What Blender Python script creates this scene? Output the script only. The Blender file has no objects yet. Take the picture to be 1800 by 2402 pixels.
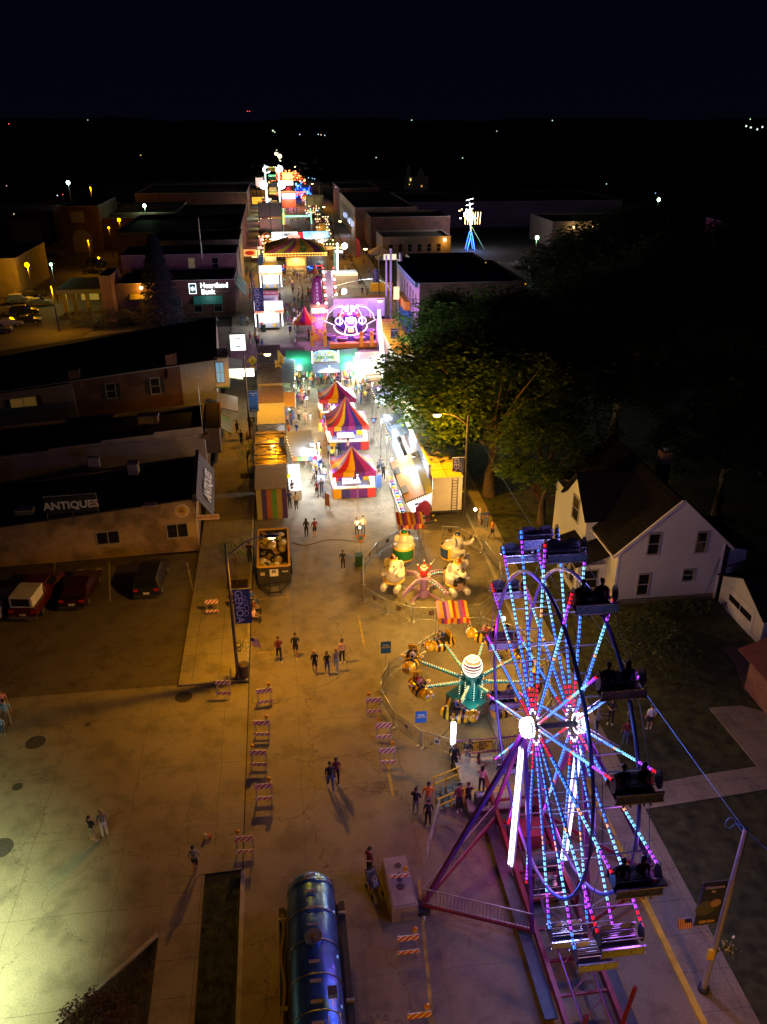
import bpy, bmesh, math, random
from mathutils import Vector, Matrix, Quaternion
R = math.radians
sc = bpy.context.scene
C = sc.collection
rnd = random.Random(7)
# ---------------- camera: a drone 30.5 m above a street that runs along +Y ----------------
CF, CH = 1900.0, 30.5
PITCH, YAW = math.atan(921 / CF), R(7.3)
cam = bpy.data.objects.new('camera', bpy.data.cameras.new('camera')); C.objects.link(cam)
cam.location = (0, 0, CH); cam.rotation_euler = (math.pi/2 - PITCH, 0, -YAW)
cam.data.sensor_fit = 'HORIZONTAL'; cam.data.sensor_width = 36; cam.data.lens = CF/1800*36
cam.data.clip_start = .5; cam.data.clip_end = 20000
sc.camera = cam
# ---------------- night sky ----------------
wd = bpy.data.worlds.new('World'); sc.world = wd; wd.use_nodes = True
wn = wd.node_tree.nodes; wl = wd.node_tree.links
bg = wn['Background']
tc = wn.new('ShaderNodeTexCoord'); sx = wn.new('ShaderNodeSeparateXYZ'); rp = wn.new('ShaderNodeValToRGB')
wl.new(tc.outputs['Generated'], sx.inputs[0]); wl.new(sx.outputs['Z'], rp.inputs[0]); wl.new(rp.outputs[0], bg.inputs['Color'])
rp.color_ramp.elements[0].color = (.0010, .0010, .0036, 1); rp.color_ramp.elements[0].position = 0
rp.color_ramp.elements[1].color = (.0005, .00055, .0042, 1); rp.color_ramp.elements[1].position = .25
bg.inputs['Strength'].default_value = 1.0
sc.view_settings.view_transform = 'Standard'; sc.view_settings.look = 'None'
sc.view_settings.exposure = 0; sc.view_settings.gamma = 1
sc.cycles.sample_clamp_indirect = 3.0; sc.cycles.sample_clamp_direct = 0
sc.cycles.max_bounces = 4; sc.cycles.diffuse_bounces = 2; sc.cycles.glossy_bounces = 2; sc.cycles.transmission_bounces = 3
sc.cycles.caustics_reflective = False; sc.cycles.caustics_refractive = False
sc.cycles.use_light_tree = True; sc.cycles.light_sampling_threshold = .002
# ---------------- lamp helper: fixtures of the fair, plus added lamps that brighten it ----------------
SOD = (1, .40, .0); WHT = (.86, .93, 1); PUR = (.50, .22, 1); WRM = (1, .66, .26)
def lamp(p, col, watt, rad=.12, parent=None, spot=None, aim=None, name='lamp_light'):
    d = bpy.data.lights.new(name, 'SPOT' if spot else 'POINT')
    d.energy = watt; d.color = col[:3]; d.shadow_soft_size = rad
    o = bpy.data.objects.new(name, d); C.objects.link(o); o.location = p
    if spot:
        d.spot_size = R(spot); d.spot_blend = .3
        if aim is not None: o.rotation_euler = Vector(aim).to_track_quat('-Z', 'Y').to_euler()
    o.parent = parent
    return o
# a pixel of the 1658 px wide plan photograph meets the level z there
def W(px, py, z=0.):
    k = 1800/1658; x = (px*k-900)/CF; y = (1201-py*k)/CF
    cp, sp, cy, sy = math.cos(PITCH), math.sin(PITCH), math.cos(YAW), math.sin(YAW)
    f = cp+y*sp; u = -sp+y*cp
    t = (z-CH)/u
    return Vector(((f*sy+x*cy)*t, (f*cy-x*sy)*t, z))
# ---------------- materials ----------------
MATS = {}
def mat(name, col=(.5,.5,.5), rough=.6, metal=0., emit=None, es=1., noise=0., nscale=3., bump=0., coat=0., trans=0.):
    if name in MATS: return MATS[name]
    m = bpy.data.materials.new(name); MATS[name] = m; m.use_nodes = True
    n, l = m.node_tree.nodes, m.node_tree.links; b = n['Principled BSDF']
    b.inputs['Base Color'].default_value = (*col, 1); b.inputs['Roughness'].default_value = rough; b.inputs['Metallic'].default_value = metal
    if coat: b.inputs['Coat Weight'].default_value = coat
    if trans: b.inputs['Transmission Weight'].default_value = trans
    if emit:
        b.inputs['Emission Color'].default_value = (*emit, 1); b.inputs['Emission Strength'].default_value = es
        m.cycles.emission_sampling = 'NONE'
    if noise:
        t = n.new('ShaderNodeTexCoord'); z = n.new('ShaderNodeTexNoise'); z.inputs['Scale'].default_value = nscale; z.inputs['Detail'].default_value = 6
        l.new(t.outputs['Object'], z.inputs['Vector'])
        r = n.new('ShaderNodeValToRGB'); l.new(z.outputs['Fac'], r.inputs[0])
        r.color_ramp.elements[0].position = .3; r.color_ramp.elements[1].position = .72
        r.color_ramp.elements[0].color = (*[c*(1-noise) for c in col], 1); r.color_ramp.elements[1].color = (*[min(1, c*(1+noise*.6)) for c in col], 1)
        l.new(r.outputs[0], b.inputs['Base Color'])
        if bump:
            u = n.new('ShaderNodeBump'); u.inputs['Strength'].default_value = bump; u.inputs['Distance'].default_value = .05
            l.new(z.outputs['Fac'], u.inputs['Height']); l.new(u.outputs[0], b.inputs['Normal'])
    return m
def paving(name, c1, c2, crack, slab=4.5, rough=.8, joint=.012, wob=.25, crk=.06):
    """concrete or asphalt in the scene's own metres: stains, slab joints and wandering cracks"""
    m = bpy.data.materials.new(name); MATS[name] = m; m.use_nodes = True
    n, l = m.node_tree.nodes, m.node_tree.links; b = n['Principled BSDF']; b.inputs['Roughness'].default_value = rough
    t = n.new('ShaderNodeTexCoord')
    def noise(s, d=5, src=None, rough=.6):
        z = n.new('ShaderNodeTexNoise'); z.inputs['Scale'].default_value = s; z.inputs['Detail'].default_value = d; z.inputs['Roughness'].default_value = rough
        l.new(src or t.outputs['Object'], z.inputs['Vector']); return z
    def ramp(f, a, ca, bb, cb):
        r = n.new('ShaderNodeValToRGB'); l.new(f, r.inputs[0]); e = r.color_ramp.elements
        e[0].position = a; e[0].color = (*ca, 1); e[1].position = bb; e[1].color = (*cb, 1); return r.outputs[0]
    def mix(f, a, bb, mode='MIX'):
        x = n.new('ShaderNodeMix'); x.data_type = 'RGBA'; x.blend_type = mode
        for s, v in ((0, f), (6, a), (7, bb)):
            if isinstance(v, (int, float)): x.inputs[s].default_value = v
            elif isinstance(v, tuple): x.inputs[s].default_value = (*v, 1)
            else: l.new(v, x.inputs[s])
        return x.outputs[2]
    base = ramp(noise(.16).outputs['Fac'], .3, c1, .7, c2)
    grain = ramp(noise(15, 8, rough=.85).outputs['Fac'], .34, (.5,)*3, .66, (1.28,)*3)
    base = mix(1., base, grain, 'MULTIPLY')
    stain = ramp(noise(.7, 6).outputs['Fac'], .36, (.55,)*3, .52, (1,)*3)
    base = mix(.7, base, stain, 'MULTIPLY')
    dist = noise(.5, 5)
    ad = n.new('ShaderNodeVectorMath'); ad.operation = 'MULTIPLY_ADD'; l.new(dist.outputs['Color'], ad.inputs[0]); ad.inputs[1].default_value = (wob,)*3; l.new(t.outputs['Object'], ad.inputs[2])
    br = n.new('ShaderNodeTexBrick'); br.offset = 0; br.squash = 1; l.new(ad.outputs[0], br.inputs['Vector'])
    br.inputs['Scale'].default_value = 1; br.inputs['Mortar Size'].default_value = joint; br.inputs['Brick Width'].default_value = slab; br.inputs['Row Height'].default_value = slab
    br.inputs['Color1'].default_value = (0,0,0,1); br.inputs['Color2'].default_value = (0,0,0,1); br.inputs['Mortar'].default_value = (1,1,1,1); br.inputs['Mortar Smooth'].default_value = .3
    base = mix(br.outputs['Fac'], base, crack)
    if crk:
        d2 = noise(1.3, 7)
        a2 = n.new('ShaderNodeVectorMath'); a2.operation = 'MULTIPLY_ADD'; l.new(d2.outputs['Color'], a2.inputs[0]); a2.inputs[1].default_value = (1.6,)*3; l.new(t.outputs['Object'], a2.inputs[2])
        v = n.new('ShaderNodeTexVoronoi'); v.feature = 'DISTANCE_TO_EDGE'; v.inputs['Scale'].default_value = .2; l.new(a2.outputs[0], v.inputs['Vector'])
        cr = ramp(v.outputs['Distance'], .0, (1,)*3, crk*.12, (0,)*3)
        mask = ramp(noise(.09, 3).outputs['Fac'], .36, (0,)*3, .5, (1,)*3)
        f = mix(1., cr, mask, 'MULTIPLY')
        base = mix(f, base, crack)
    l.new(base, b.inputs['Base Color'])
    bp = n.new('ShaderNodeBump'); bp.inputs['Strength'].default_value = .25; bp.inputs['Distance'].default_value = .02
    l.new(noise(14, 6).outputs['Fac'], bp.inputs['Height']); l.new(bp.outputs[0], b.inputs['Normal'])
    return m
def brick(name, c1, c2, mort, w=.5, h=.18, blotch=.6):
    m = bpy.data.materials.new(name); MATS[name] = m; m.use_nodes = True
    n, l = m.node_tree.nodes, m.node_tree.links; b = n['Principled BSDF']; b.inputs['Roughness'].default_value = .9
    t = n.new('ShaderNodeTexCoord'); s = n.new('ShaderNodeSeparateXYZ'); l.new(t.outputs['Object'], s.inputs[0])
    a = n.new('ShaderNodeMath'); l.new(s.outputs[0], a.inputs[0]); l.new(s.outputs[1], a.inputs[1])
    c = n.new('ShaderNodeCombineXYZ'); l.new(a.outputs[0], c.inputs[0]); l.new(s.outputs[2], c.inputs[1])
    br = n.new('ShaderNodeTexBrick'); l.new(c.outputs[0], br.inputs['Vector']); br.inputs['Scale'].default_value = 1
    br.inputs['Brick Width'].default_value = w; br.inputs['Row Height'].default_value = h; br.inputs['Mortar Size'].default_value = .012
    br.inputs['Color1'].default_value = (*c1, 1); br.inputs['Color2'].default_value = (*c2, 1); br.inputs['Mortar'].default_value = (*mort, 1)
    z = n.new('ShaderNodeTexNoise'); z.inputs['Scale'].default_value = .55; z.inputs['Detail'].default_value = 7; z.inputs['Distortion'].default_value = .6; l.new(t.outputs['Object'], z.inputs['Vector'])
    r = n.new('ShaderNodeValToRGB'); l.new(z.outputs['Fac'], r.inputs[0]); r.color_ramp.elements[0].position = .35; r.color_ramp.elements[0].color = (1-blotch,)*3+(1,); r.color_ramp.elements[1].position = .6
    x = n.new('ShaderNodeMix'); x.data_type = 'RGBA'; x.blend_type = 'MULTIPLY'; x.inputs[0].default_value = 1
    l.new(br.outputs['Color'], x.inputs[6]); l.new(r.outputs[0], x.inputs[7]); l.new(x.outputs[2], b.inputs['Base Color'])
    return m
def em(name, col, s=1.5):
    return mat('light_'+name, tuple(min(1, c) for c in col), .5, emit=col, es=s)
def pm(col, rough=.55, metal=0., tag='paint', noise=.18):
    return mat('%s_%02x%02x%02x_%d_%d' % (tag, *[int(min(1, c)*255) for c in col], rough*10, metal*10), col, rough, metal, noise=noise, nscale=2.5)
# ---------------- mesh builder ----------------
class MB:
    def __init__(s): s.v = []; s.f = []; s.m = []; s.mats = []; s.sm = []
    def mi(s, m):
        if m not in s.mats: s.mats.append(m)
        return s.mats.index(m)
    def add(s, vs, fs, m, smooth=False):
        o = len(s.v); k = s.mi(m); s.v += [tuple(v) for v in vs]
        for f in fs: s.f.append([i+o for i in f]); s.m.append(k); s.sm.append(smooth)
        return s
    def box(s, c, d, m, rz=0, M=None):
        x, y, z = d[0]/2, d[1]/2, d[2]/2
        vs = [Vector((a*x, b*y, e*z)) for e in (-1, 1) for a, b in ((-1,-1),(1,-1),(1,1),(-1,1))]
        if rz: vs = [Matrix.Rotation(rz, 3, 'Z') @ v for v in vs]
        if M: vs = [M @ v for v in vs]
        return s.add([v+Vector(c) for v in vs], [(3,2,1,0),(4,5,6,7),(0,1,5,4),(1,2,6,5),(2,3,7,6),(3,0,4,7)], m)
    def b0(s, x0, x1, y0, y1, z0, z1, m): return s.box(((x0+x1)/2,(y0+y1)/2,(z0+z1)/2), (x1-x0,y1-y0,z1-z0), m)
    def beam(s, p, q, w, h, m):
        p, q = Vector(p), Vector(q); d = q-p; L = d.length
        if L < 1e-5: return s
        return s.box((p+q)/2, (w, h, L), m, M=d.to_track_quat('Z', 'Y').to_matrix())
    def cyl(s, p, q, r, m, n=8, r2=None, caps=True, smooth=True):
        p, q = Vector(p), Vector(q); d = q-p; r2 = r if r2 is None else r2
        M = d.to_track_quat('Z', 'Y').to_matrix()
        ring = [M @ Vector((math.cos(2*math.pi*i/n), math.sin(2*math.pi*i/n), 0)) for i in range(n)]
        vs = [p+v*r for v in ring]+[q+v*r2 for v in ring]
        s.add(vs, [(i, (i+1) % n, n+(i+1) % n, n+i) for i in range(n)], m, smooth)
        if caps: s.add(vs, [tuple(range(n))[::-1], tuple(range(n, 2*n))], m)
        return s
    def tube(s, pts, r, m, n=6, closed=False):
        pts = [Vector(p) for p in pts]; N = len(pts); vs = []; fs = []
        for i, p in enumerate(pts):
            a = pts[(i-1) % N] if closed or i else p; b = pts[(i+1) % N] if closed or i < N-1 else p
            M = (b-a).to_track_quat('Z', 'Y').to_matrix(); rr = r[i] if isinstance(r, (list, tuple)) else r
            vs += [p+M @ Vector((math.cos(2*math.pi*j/n)*rr, math.sin(2*math.pi*j/n)*rr, 0)) for j in range(n)]
        for i in range(N if closed else N-1):
            k = (i+1) % N
            fs += [(i*n+j, i*n+(j+1) % n, k*n+(j+1) % n, k*n+j) for j in range(n)]
        return s.add(vs, fs, m, True)
    def sph(s, c, r, m, n=10, k=7, M=None):
        r = (r, r, r) if isinstance(r, (int, float)) else r; vs = []; fs = []
        for i in range(k+1):
            t = math.pi*i/k
            for j in range(n):
                v = Vector((r[0]*math.sin(t)*math.cos(2*math.pi*j/n), r[1]*math.sin(t)*math.sin(2*math.pi*j/n), r[2]*math.cos(t)))
                vs.append((M @ v if M else v)+Vector(c))
        for i in range(k):
            for j in range(n): fs.append((i*n+j, (i+1)*n+j, (i+1)*n+(j+1) % n, i*n+(j+1) % n))
        return s.add(vs, fs, m, True)
    def poly(s, pts, m): return s.add(pts, [tuple(range(len(pts)))], m)
    def prism(s, pts, z0, z1, m):
        n = len(pts); a = sum(pts[i][0]*pts[(i+1) % n][1]-pts[(i+1) % n][0]*pts[i][1] for i in range(n))
        if a < 0: pts = pts[::-1]
        vs = [(p[0], p[1], z0) for p in pts]+[(p[0], p[1], z1) for p in pts]
        return s.add(vs, [tuple(range(n))[::-1], tuple(range(n, 2*n))]+[(i, (i+1) % n, n+(i+1) % n, n+i) for i in range(n)], m)
    def slab(s, quad, th, m):
        """a thick sheet through four 3D corners"""
        q = [Vector(p) for p in quad]; nn = (q[1]-q[0]).cross(q[3]-q[0]).normalized()*th
        vs = q+[p+nn for p in q]
        return s.add(vs, [(3,2,1,0),(4,5,6,7),(0,1,5,4),(1,2,6,5),(2,3,7,6),(3,0,4,7)], m)
    def build(s, name, parent=None, loc=None, rz=0):
        me = bpy.data.meshes.new(name); me.from_pydata(s.v, [], s.f)
        for m in s.mats: me.materials.append(m)
        me.polygons.foreach_set('material_index', s.m); me.polygons.foreach_set('use_smooth', s.sm); me.update()
        o = bpy.data.objects.new(name, me); C.objects.link(o); o.parent = parent
        if loc is not None: o.location = loc
        if rz: o.rotation_euler.z = rz
        return o
def tag(o, label, cat, group=None):
    o['label'] = label; o['category'] = cat
    if group: o['group'] = group
    return o
def thing(name, label, cat, loc=(0,0,0), rz=0, group=None):
    o = bpy.data.objects.new(name, None); C.objects.link(o); o.location = loc; o.rotation_euler = (0, 0, rz); o.empty_display_size = .2
    return tag(o, label, cat, group)
def struct(name, mb): o = mb.build(name); o['kind'] = 'structure'; return o
def kids(o): return [c for c in o.children]
def dup(o, parent=None):
    c = o.copy(); C.objects.link(c); c.parent = parent
    for k in list(o.children): dup(k, c)
    return c
def text(txt, size, m, parent, M, name='lettering', depth=.01, spacing=1., bold=0., font=None):
    cu = bpy.data.curves.new('t', 'FONT'); cu.body = txt; cu.size = size; cu.align_x = 'CENTER'; cu.align_y = 'CENTER'
    cu.extrude = depth; cu.space_character = spacing; cu.offset = bold; cu.resolution_u = 3
    t = bpy.data.objects.new('t', cu); C.objects.link(t); dg = bpy.context.evaluated_depsgraph_get()
    me = bpy.data.meshes.new_from_object(t.evaluated_get(dg)); me.materials.clear(); me.materials.append(m)
    bpy.data.objects.remove(t); o = bpy.data.objects.new(name, me); C.objects.link(o); o.parent = parent; o.matrix_basis = M
    return o
def face(loc, rz=0, tilt=90, roll=0):
    """text matrix: tilt 90 stands it up facing -Y, then turned by rz"""
    return Matrix.Translation(loc) @ Matrix.Rotation(rz, 4, 'Z') @ Matrix.Rotation(R(tilt), 4, 'X') @ Matrix.Rotation(roll, 4, 'Z')
STEEL = mat('steel', (.5,.5,.52), .35, .9, noise=.2); GALV = mat('galvanised', (.42,.43,.44), .45, .7, noise=.25, nscale=8)
BLACK = mat('black_rubber', (.02,.02,.02), .7); GLASS = mat('dark_glass', (.01,.012,.015), .08, .0, coat=.5)
WPAINT = mat('white_paint', (.75,.75,.75), .5, noise=.15, nscale=1.5); DARKM = mat('dark_metal', (.06,.06,.07), .5, .4, noise=.3)
CONC = mat('plain_concrete', (.33,.31,.28), .9, noise=.35, nscale=1.5, bump=.3)
WOOD = mat('wood', (.2,.12,.06), .7, noise=.4, nscale=4)
# ================= the setting =================
road_m = paving('street_concrete', (.185,.155,.095), (.265,.225,.15), (.07,.055,.04), 5.2, .72, .010, .35, .07)
lot_m = paving('parking_asphalt', (.105,.088,.06), (.155,.13,.095), (.04,.035,.03), 7., .85, .010, .5, .08)
drive_m = paving('driveway_concrete', (.22,.19,.13), (.31,.275,.20), (.09,.075,.055), 4.2, .75, .012, .3, .04)
walk_m = paving('sidewalk_concrete', (.25,.22,.15), (.33,.29,.21), (.08,.075,.07), 1.6, .8, .014, .02, 0)
grass_m = mat('grass', (.035,.05,.014), .95, noise=.75, nscale=2.2, bump=.8)
grass2_m = mat('dry_grass', (.05,.045,.02), .95, noise=.7, nscale=3, bump=.8)
curb_m = mat('kerb_concrete', (.38,.36,.31), .85, noise=.3, nscale=2); ycurb_m = mat('yellow_kerb', (.62,.42,.04), .75, noise=.3, nscale=2)
line_m = mat('worn_yellow_line', (.42,.30,.05), .8, noise=.55, nscale=2.5); wline_m = mat('worn_white_line', (.45,.43,.38), .8, noise=.5, nscale=3)
def sheet(name, pts, z, m, th=.0):
    b = MB(); b.prism([(p[0], p[1]) for p in pts], z-max(th, .02), z, m); return struct(name, b)
b = MB(); b.poly([(-9000,-400,-.06),(9000,-400,-.06),(9000,16000,-.06),(-9000,16000,-.06)], mat('dark_earth', (.02,.022,.012), 1, noise=.5, nscale=.02)); struct('ground', b)
sheet('street', [(-3,-20),(14.1,-20),(15.5,70),(17.5,150),(20,420),(-7,420),(-3.6,150),(-3,70)], 0, road_m)
sheet('cross_street', [(-90,112),(-3.3,112),(-3.4,135),(-90,132)], -.004, road_m)
sheet('cross_street', [(16.7,118),(110,112),(110,128),(17,138)], -.004, road_m)
sheet('parking_lot', [(-60,40.4),(-7.2,40.4),(-7.2,57),(-60,57)], .0, lot_m)
sheet('rear_parking_lot', [(-120,98),(-34,98),(-30,134),(-34,230),(-120,230)], .0, lot_m)
sheet('far_parking_lot', [(38,120),(80,118),(84,190),(46,196)], .0, mat('blue_asphalt', (.12,.12,.13), .8, noise=.4, nscale=.6))
sheet('driveway', [(-40,8),(-11.5,18.2),(-6.4,23.5),(-6.35,26.4),(-3.05,26.5),(-3.05,40),(-7.2,40.4),(-40,40.4)], .0, drive_m)
sheet('sidewalk', [(-7.2,40.2),(-3.15,40.2),(-3.15,70),(-3.75,150),(-7,420),(-10,420),(-8.2,150),(-7.2,110)], .12, walk_m, .12)
sheet('footpath', [(-6.4,26.4),(-4.7,26.4),(-4.5,10),(-6.3,10)], .008, walk_m, .02)
sheet('grass_verge', [(-4.7,25.7),(-3.1,26.2),(-3.1,10),(-4.5,10)], .03, grass_m, .05)
sheet('grass_bed', [(-6.42,23.45),(-6.3,10),(-24,10),(-11.6,18.1)], .03, grass2_m, .05)
sheet('right_sidewalk', [(14.4,0),(16.2,0),(16.6,45),(17.2,70),(16.6,118),(15.9,118),(15.3,70),(14.4,30)], .12, walk_m, .12)
sheet('upper_right_sidewalk', [(17.6,138),(22,138),(24,420),(20.2,420)], .12, walk_m, .12)
sheet('lawn', [(16.2,0),(120,0),(120,112),(16.6,118),(17.2,70),(16.6,45)], .06, mat('lawn_grass', (.045,.055,.018), .95, noise=.75, nscale=1.6, bump=.9), .1)
kb = MB()
for (p, q) in (((-3.15,40.2),(-3.15,70)), ((-3.15,70),(-3.75,150)), ((-3.75,150),(-7,420))):
    kb.beam((p[0], p[1], .06), (q[0], q[1], .06), .15, .146, curb_m)
kb.beam((-3.0,26.3,.07), (-3.0,8,.07), .17, .15, curb_m); struct('kerb', kb)
kb = MB(); kb.beam((14.25,2,.06), (14.3,30,.06), .26, .15, ycurb_m); kb.beam((14.3,30.05,.06), (15.2,70,.06), .2, .15, curb_m); struct('yellow_kerb', kb)
kb = MB(); kb.beam((-6.42,23.6,.05), (-11.7,18.2,.05), .16, .14, curb_m); kb.beam((-11.8,18.1,.05), (-20,12,.05), .16, .14, curb_m); struct('bed_kerb', kb)
# paths across the lawn
def pxs(lst, z=0): return [tuple(W(x, y, z))[:2] for x, y in lst]
sheet('garden_path', pxs([(1360,1752),(1395,1700),(1500,1680),(1660,1655),(1780,1640),(1780,1700),(1658,1708),(1400,1750)]), .10, walk_m, .06)
sheet('patio', pxs([(1532,1532),(1600,1527),(1720,1560),(1780,1700),(1652,1678)]), .104, walk_m, .06)
sheet('gravel_drive', pxs([(1560,1400),(1620,1400),(1640,1480),(1610,1500),(1590,1440)]), .07, mat('gravel', (.12,.09,.07), .95, noise=.5, nscale=6), .06)
# painted marks
def stripe(pts, w=.1, m=line_m, z=.004, name='road_marking'):
    b = MB()
    for p, q in zip(pts[:-1], pts[1:]):
        p, q = Vector((p[0], p[1], 0)), Vector((q[0], q[1], 0)); n = Vector((-(q-p).y, (q-p).x, 0)).normalized()*w/2
        b.poly([(p-n)+Vector((0,0,z)), (q-n)+Vector((0,0,z)), (q+n)+Vector((0,0,z)), (p+n)+Vector((0,0,z))][::-1] if (q-p).cross(n).z < 0 else [(p-n)+Vector((0,0,z)), (q-n)+Vector((0,0,z)), (q+n)+Vector((0,0,z)), (p+n)+Vector((0,0,z))], m)
    return struct(name, b)
P2 = lambda x, y: tuple(W(x, y))[:2]
stripe([P2(835,1640), P2(850,1720)], .14); stripe([P2(905,1900), P2(935,2212)], .14); stripe([P2(775,1330), P2(788,1400)], .12)
stripe([P2(557,1410), P2(600,1409)], .1); stripe([P2(602,1398), P2(604,1412)], .1); stripe([P2(557,1296), P2(622,1290)], .1); stripe([P2(622,1283), P2(623,1297)], .1)
stripe([P2(565,705), P2(640,695)], .35, mat('white_crossing_line', (.6,.6,.6), .7, noise=.3)); stripe([P2(1060,1360), P2(1025,1352)], .1)
for a, c in ((404,423), (236,238), (119,112)):
    stripe([P2(a, 1215), P2(c, 1300)], .1, wline_m)
# covers, patches
for i, (px, py, r) in enumerate(((77,1604,.42), (0,1833,.6), (38,1700,.26), (190,1566,.17), (397,1506,.5))):
    c = W(px, py); b = MB(); b.cyl((c.x,c.y,-.01), (c.x,c.y,.006), r, mat('dark_iron' if i != 4 else 'asphalt_patch', (.05,.045,.04) if i != 0 else (.12,.11,.1), .6, .5 if i < 4 else 0, noise=.5, nscale=12), 24)
    if i == 0: b.cyl((c.x,c.y,-.01), (c.x,c.y,.003), r*1.25, mat('iron_ring', (.05,.05,.05), .6), 24)
    o = b.build('manhole_cover' if i != 4 else 'road_patch')
    if i == 4: o['kind'] = 'structure'
    else: tag(o, ('pale round manhole cover with a dark ring on the driveway', 'large dark manhole cover at the left edge of the driveway', 'small black round cover in a stained patch of the driveway', 'tiny black round cover farthest up the driveway')[i], 'manhole cover')
# dark square planting pits in the sidewalk
for i, (px, py) in enumerate(((537,1028), (513,1262), (548,905))):
    c = W(px, py, .12); b = MB(); b.b0(c.x-.75, c.x+.75, c.y-.6, c.y+.6, .1, .128, mat('soil', (.035,.022,.015), 1, noise=.4, nscale=8)); o = b.build('planting_pit'); o['kind'] = 'structure'
# ================= people =================
SKINS = [pm((.42,.24,.16), .6, tag='skin', noise=0), pm((.5,.31,.22), .6, tag='skin', noise=0), pm((.27,.15,.09), .6, tag='skin', noise=0)]
HAIRS = {'dark': pm((.02,.014,.01), .5, tag='hair'), 'brown': pm((.07,.035,.018), .5, tag='hair'), 'blond': pm((.33,.22,.1), .5, tag='hair'), 'grey': pm((.3,.29,.28), .5, tag='hair')}
CL = dict(black=(.015,.015,.018), white=(.72,.72,.7), red=(.45,.03,.03), maroon=(.16,.02,.03), orange=(.7,.2,.02), blue=(.04,.1,.42), navy=(.02,.03,.1), pink=(.65,.25,.3),
          grey=(.22,.22,.23), yellow=(.7,.5,.05), green=(.05,.2,.09), teal=(.04,.28,.28), purple=(.16,.05,.25), beige=(.45,.36,.24), denim=(.07,.12,.24), khaki=(.34,.28,.17), lightblue=(.3,.5,.7), brown=(.1,.06,.035), peach=(.7,.42,.33))
def cloth(c): return pm(CL[c], .85, tag='cloth')
SHOE_D, SHOE_W, EYE = pm((.03,.03,.03), .6, tag='shoe'), pm((.6,.6,.6), .6, tag='shoe'), mat('eye', (.02,.015,.01), .3)
POSES = {}
def person_mesh(pose, leg, fem):
    key = (pose, leg, fem)
    if key in POSES: return POSES[key]
    sw = .185 if not fem else .165; hw = .085
    J = dict(pel=(0,0,.95), wai=(0,0,1.08), che=(0,0,1.30), nec=(0,.005,1.475), hd0=(0,-.01,1.56), hd1=(0,-.015,1.66), hd2=(0,-.005,1.725))
    rad = dict(pel=(.155,.115), wai=(.135,.10), che=(.165,.115), nec=(.052,.052), hd0=(.068,.078), hd1=(.078,.095), hd2=(.06,.075))
    if fem: rad.update(wai=(.115,.09), che=(.145,.11))
    for s in (-1, 1):
        k = 'LR'[s > 0]
        hip = Vector((s*hw, 0, .90)); kn = Vector((s*.10, -.015, .49)); an = Vector((s*.11, .02, .085)); to = Vector((s*.125, -.16, .04))
        if pose == 'walk': kn = Vector((s*.09, -.10 if s > 0 else .06, .50)); an = Vector((s*.09, -.20 if s > 0 else .30, .09 if s > 0 else .15)); to = an+Vector((0, -.17, -.045 if s > 0 else -.09))
        if pose == 'sit' or pose == 'ride': kn = Vector((s*.12, -.42, .98)); an = Vector((s*.12, -.46, .55)); to = an+Vector((0, -.17, -.04))
        sh = Vector((s*sw, .0, 1.41)); el = Vector((s*(sw+.06), .03, 1.13)); wr = Vector((s*(sw+.07), -.06, .89))
        if pose == 'walk': el = Vector((s*(sw+.05), .10*s, 1.14)); wr = Vector((s*(sw+.05), .08*s-.10, .92))
        if pose == 'hold' or (pose == 'phone' and s > 0): el = Vector((s*(sw+.05), -.02, 1.15)); wr = Vector((s*.07, -.26, 1.2))
        if pose == 'fold': el = Vector((s*(sw+.04), -.06, 1.15)); wr = Vector((-s*.06, -.21, 1.18+.03*s))
        if pose == 'reach': el = Vector((s*(sw+.02), -.16, 1.22)); wr = Vector((s*(sw-.02), -.42, 1.22))
        if pose in ('sit', 'ride'): el = Vector((s*(sw+.05), -.06, 1.15)); wr = Vector((s*.13, -.28, 1.12))
        d = (wr-el).normalized(); ha = wr+d*.07
        J.update({'hip'+k: hip, 'kne'+k: kn, 'ank'+k: an, 'toe'+k: to, 'sho'+k: sh, 'elb'+k: el, 'wri'+k: wr, 'pal'+k: ha})
        tr = (.075, .082) if leg != 'skirt' else (.10, .10)
        rad.update({'hip'+k: (.092,.10), 'kne'+k: (.056,.06), 'ank'+k: (.036,.042), 'toe'+k: (.036,.03), 'sho'+k: (.062,.062), 'elb'+k: (.04,.04), 'wri'+k: (.028,.024), 'pal'+k: (.034,.018)})
    E = [('pel','wai'),('wai','che'),('che','nec'),('nec','hd0'),('hd0','hd1'),('hd1','hd2')]
    for k in 'LR': E += [('pel','hip'+k),('hip'+k,'kne'+k),('kne'+k,'ank'+k),('ank'+k,'toe'+k),('che','sho'+k),('sho'+k,'elb'+k),('elb'+k,'wri'+k),('wri'+k,'pal'+k)]
    for k, s in (('L',-1),('R',1)):   # five fingers
        wr, pa = Vector(J['wri'+k]), Vector(J['pal'+k]); d = (pa-wr).normalized(); side = Vector((0,1,0)) if abs(d.y) < .8 else Vector((1,0,0))
        side = (side-d*side.dot(d)).normalized(); inn = d.cross(side)*s
        for f in range(4):
            n1 = 'f%s%da' % (k, f); L = (.075,.085,.08,.06)[f]
            J[n1] = pa+d*L*.55+side*(f-1.5)*.021; J[n1+'t'] = pa+d*L+side*(f-1.5)*.023+inn*.02
            rad[n1] = (.009,.009); rad[n1+'t'] = (.007,.007); E += [('pal'+k, n1), (n1, n1+'t')]
        J['t'+k] = wr+d*.055-side*.05+inn*.015; rad['t'+k] = (.01,.01); E.append(('wri'+k, 't'+k))
    names = list(J); me = bpy.data.meshes.new('skel'); me.from_pydata([tuple(J[n]) for n in names], [(names.index(a), names.index(b)) for a, b in E], [])
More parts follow.
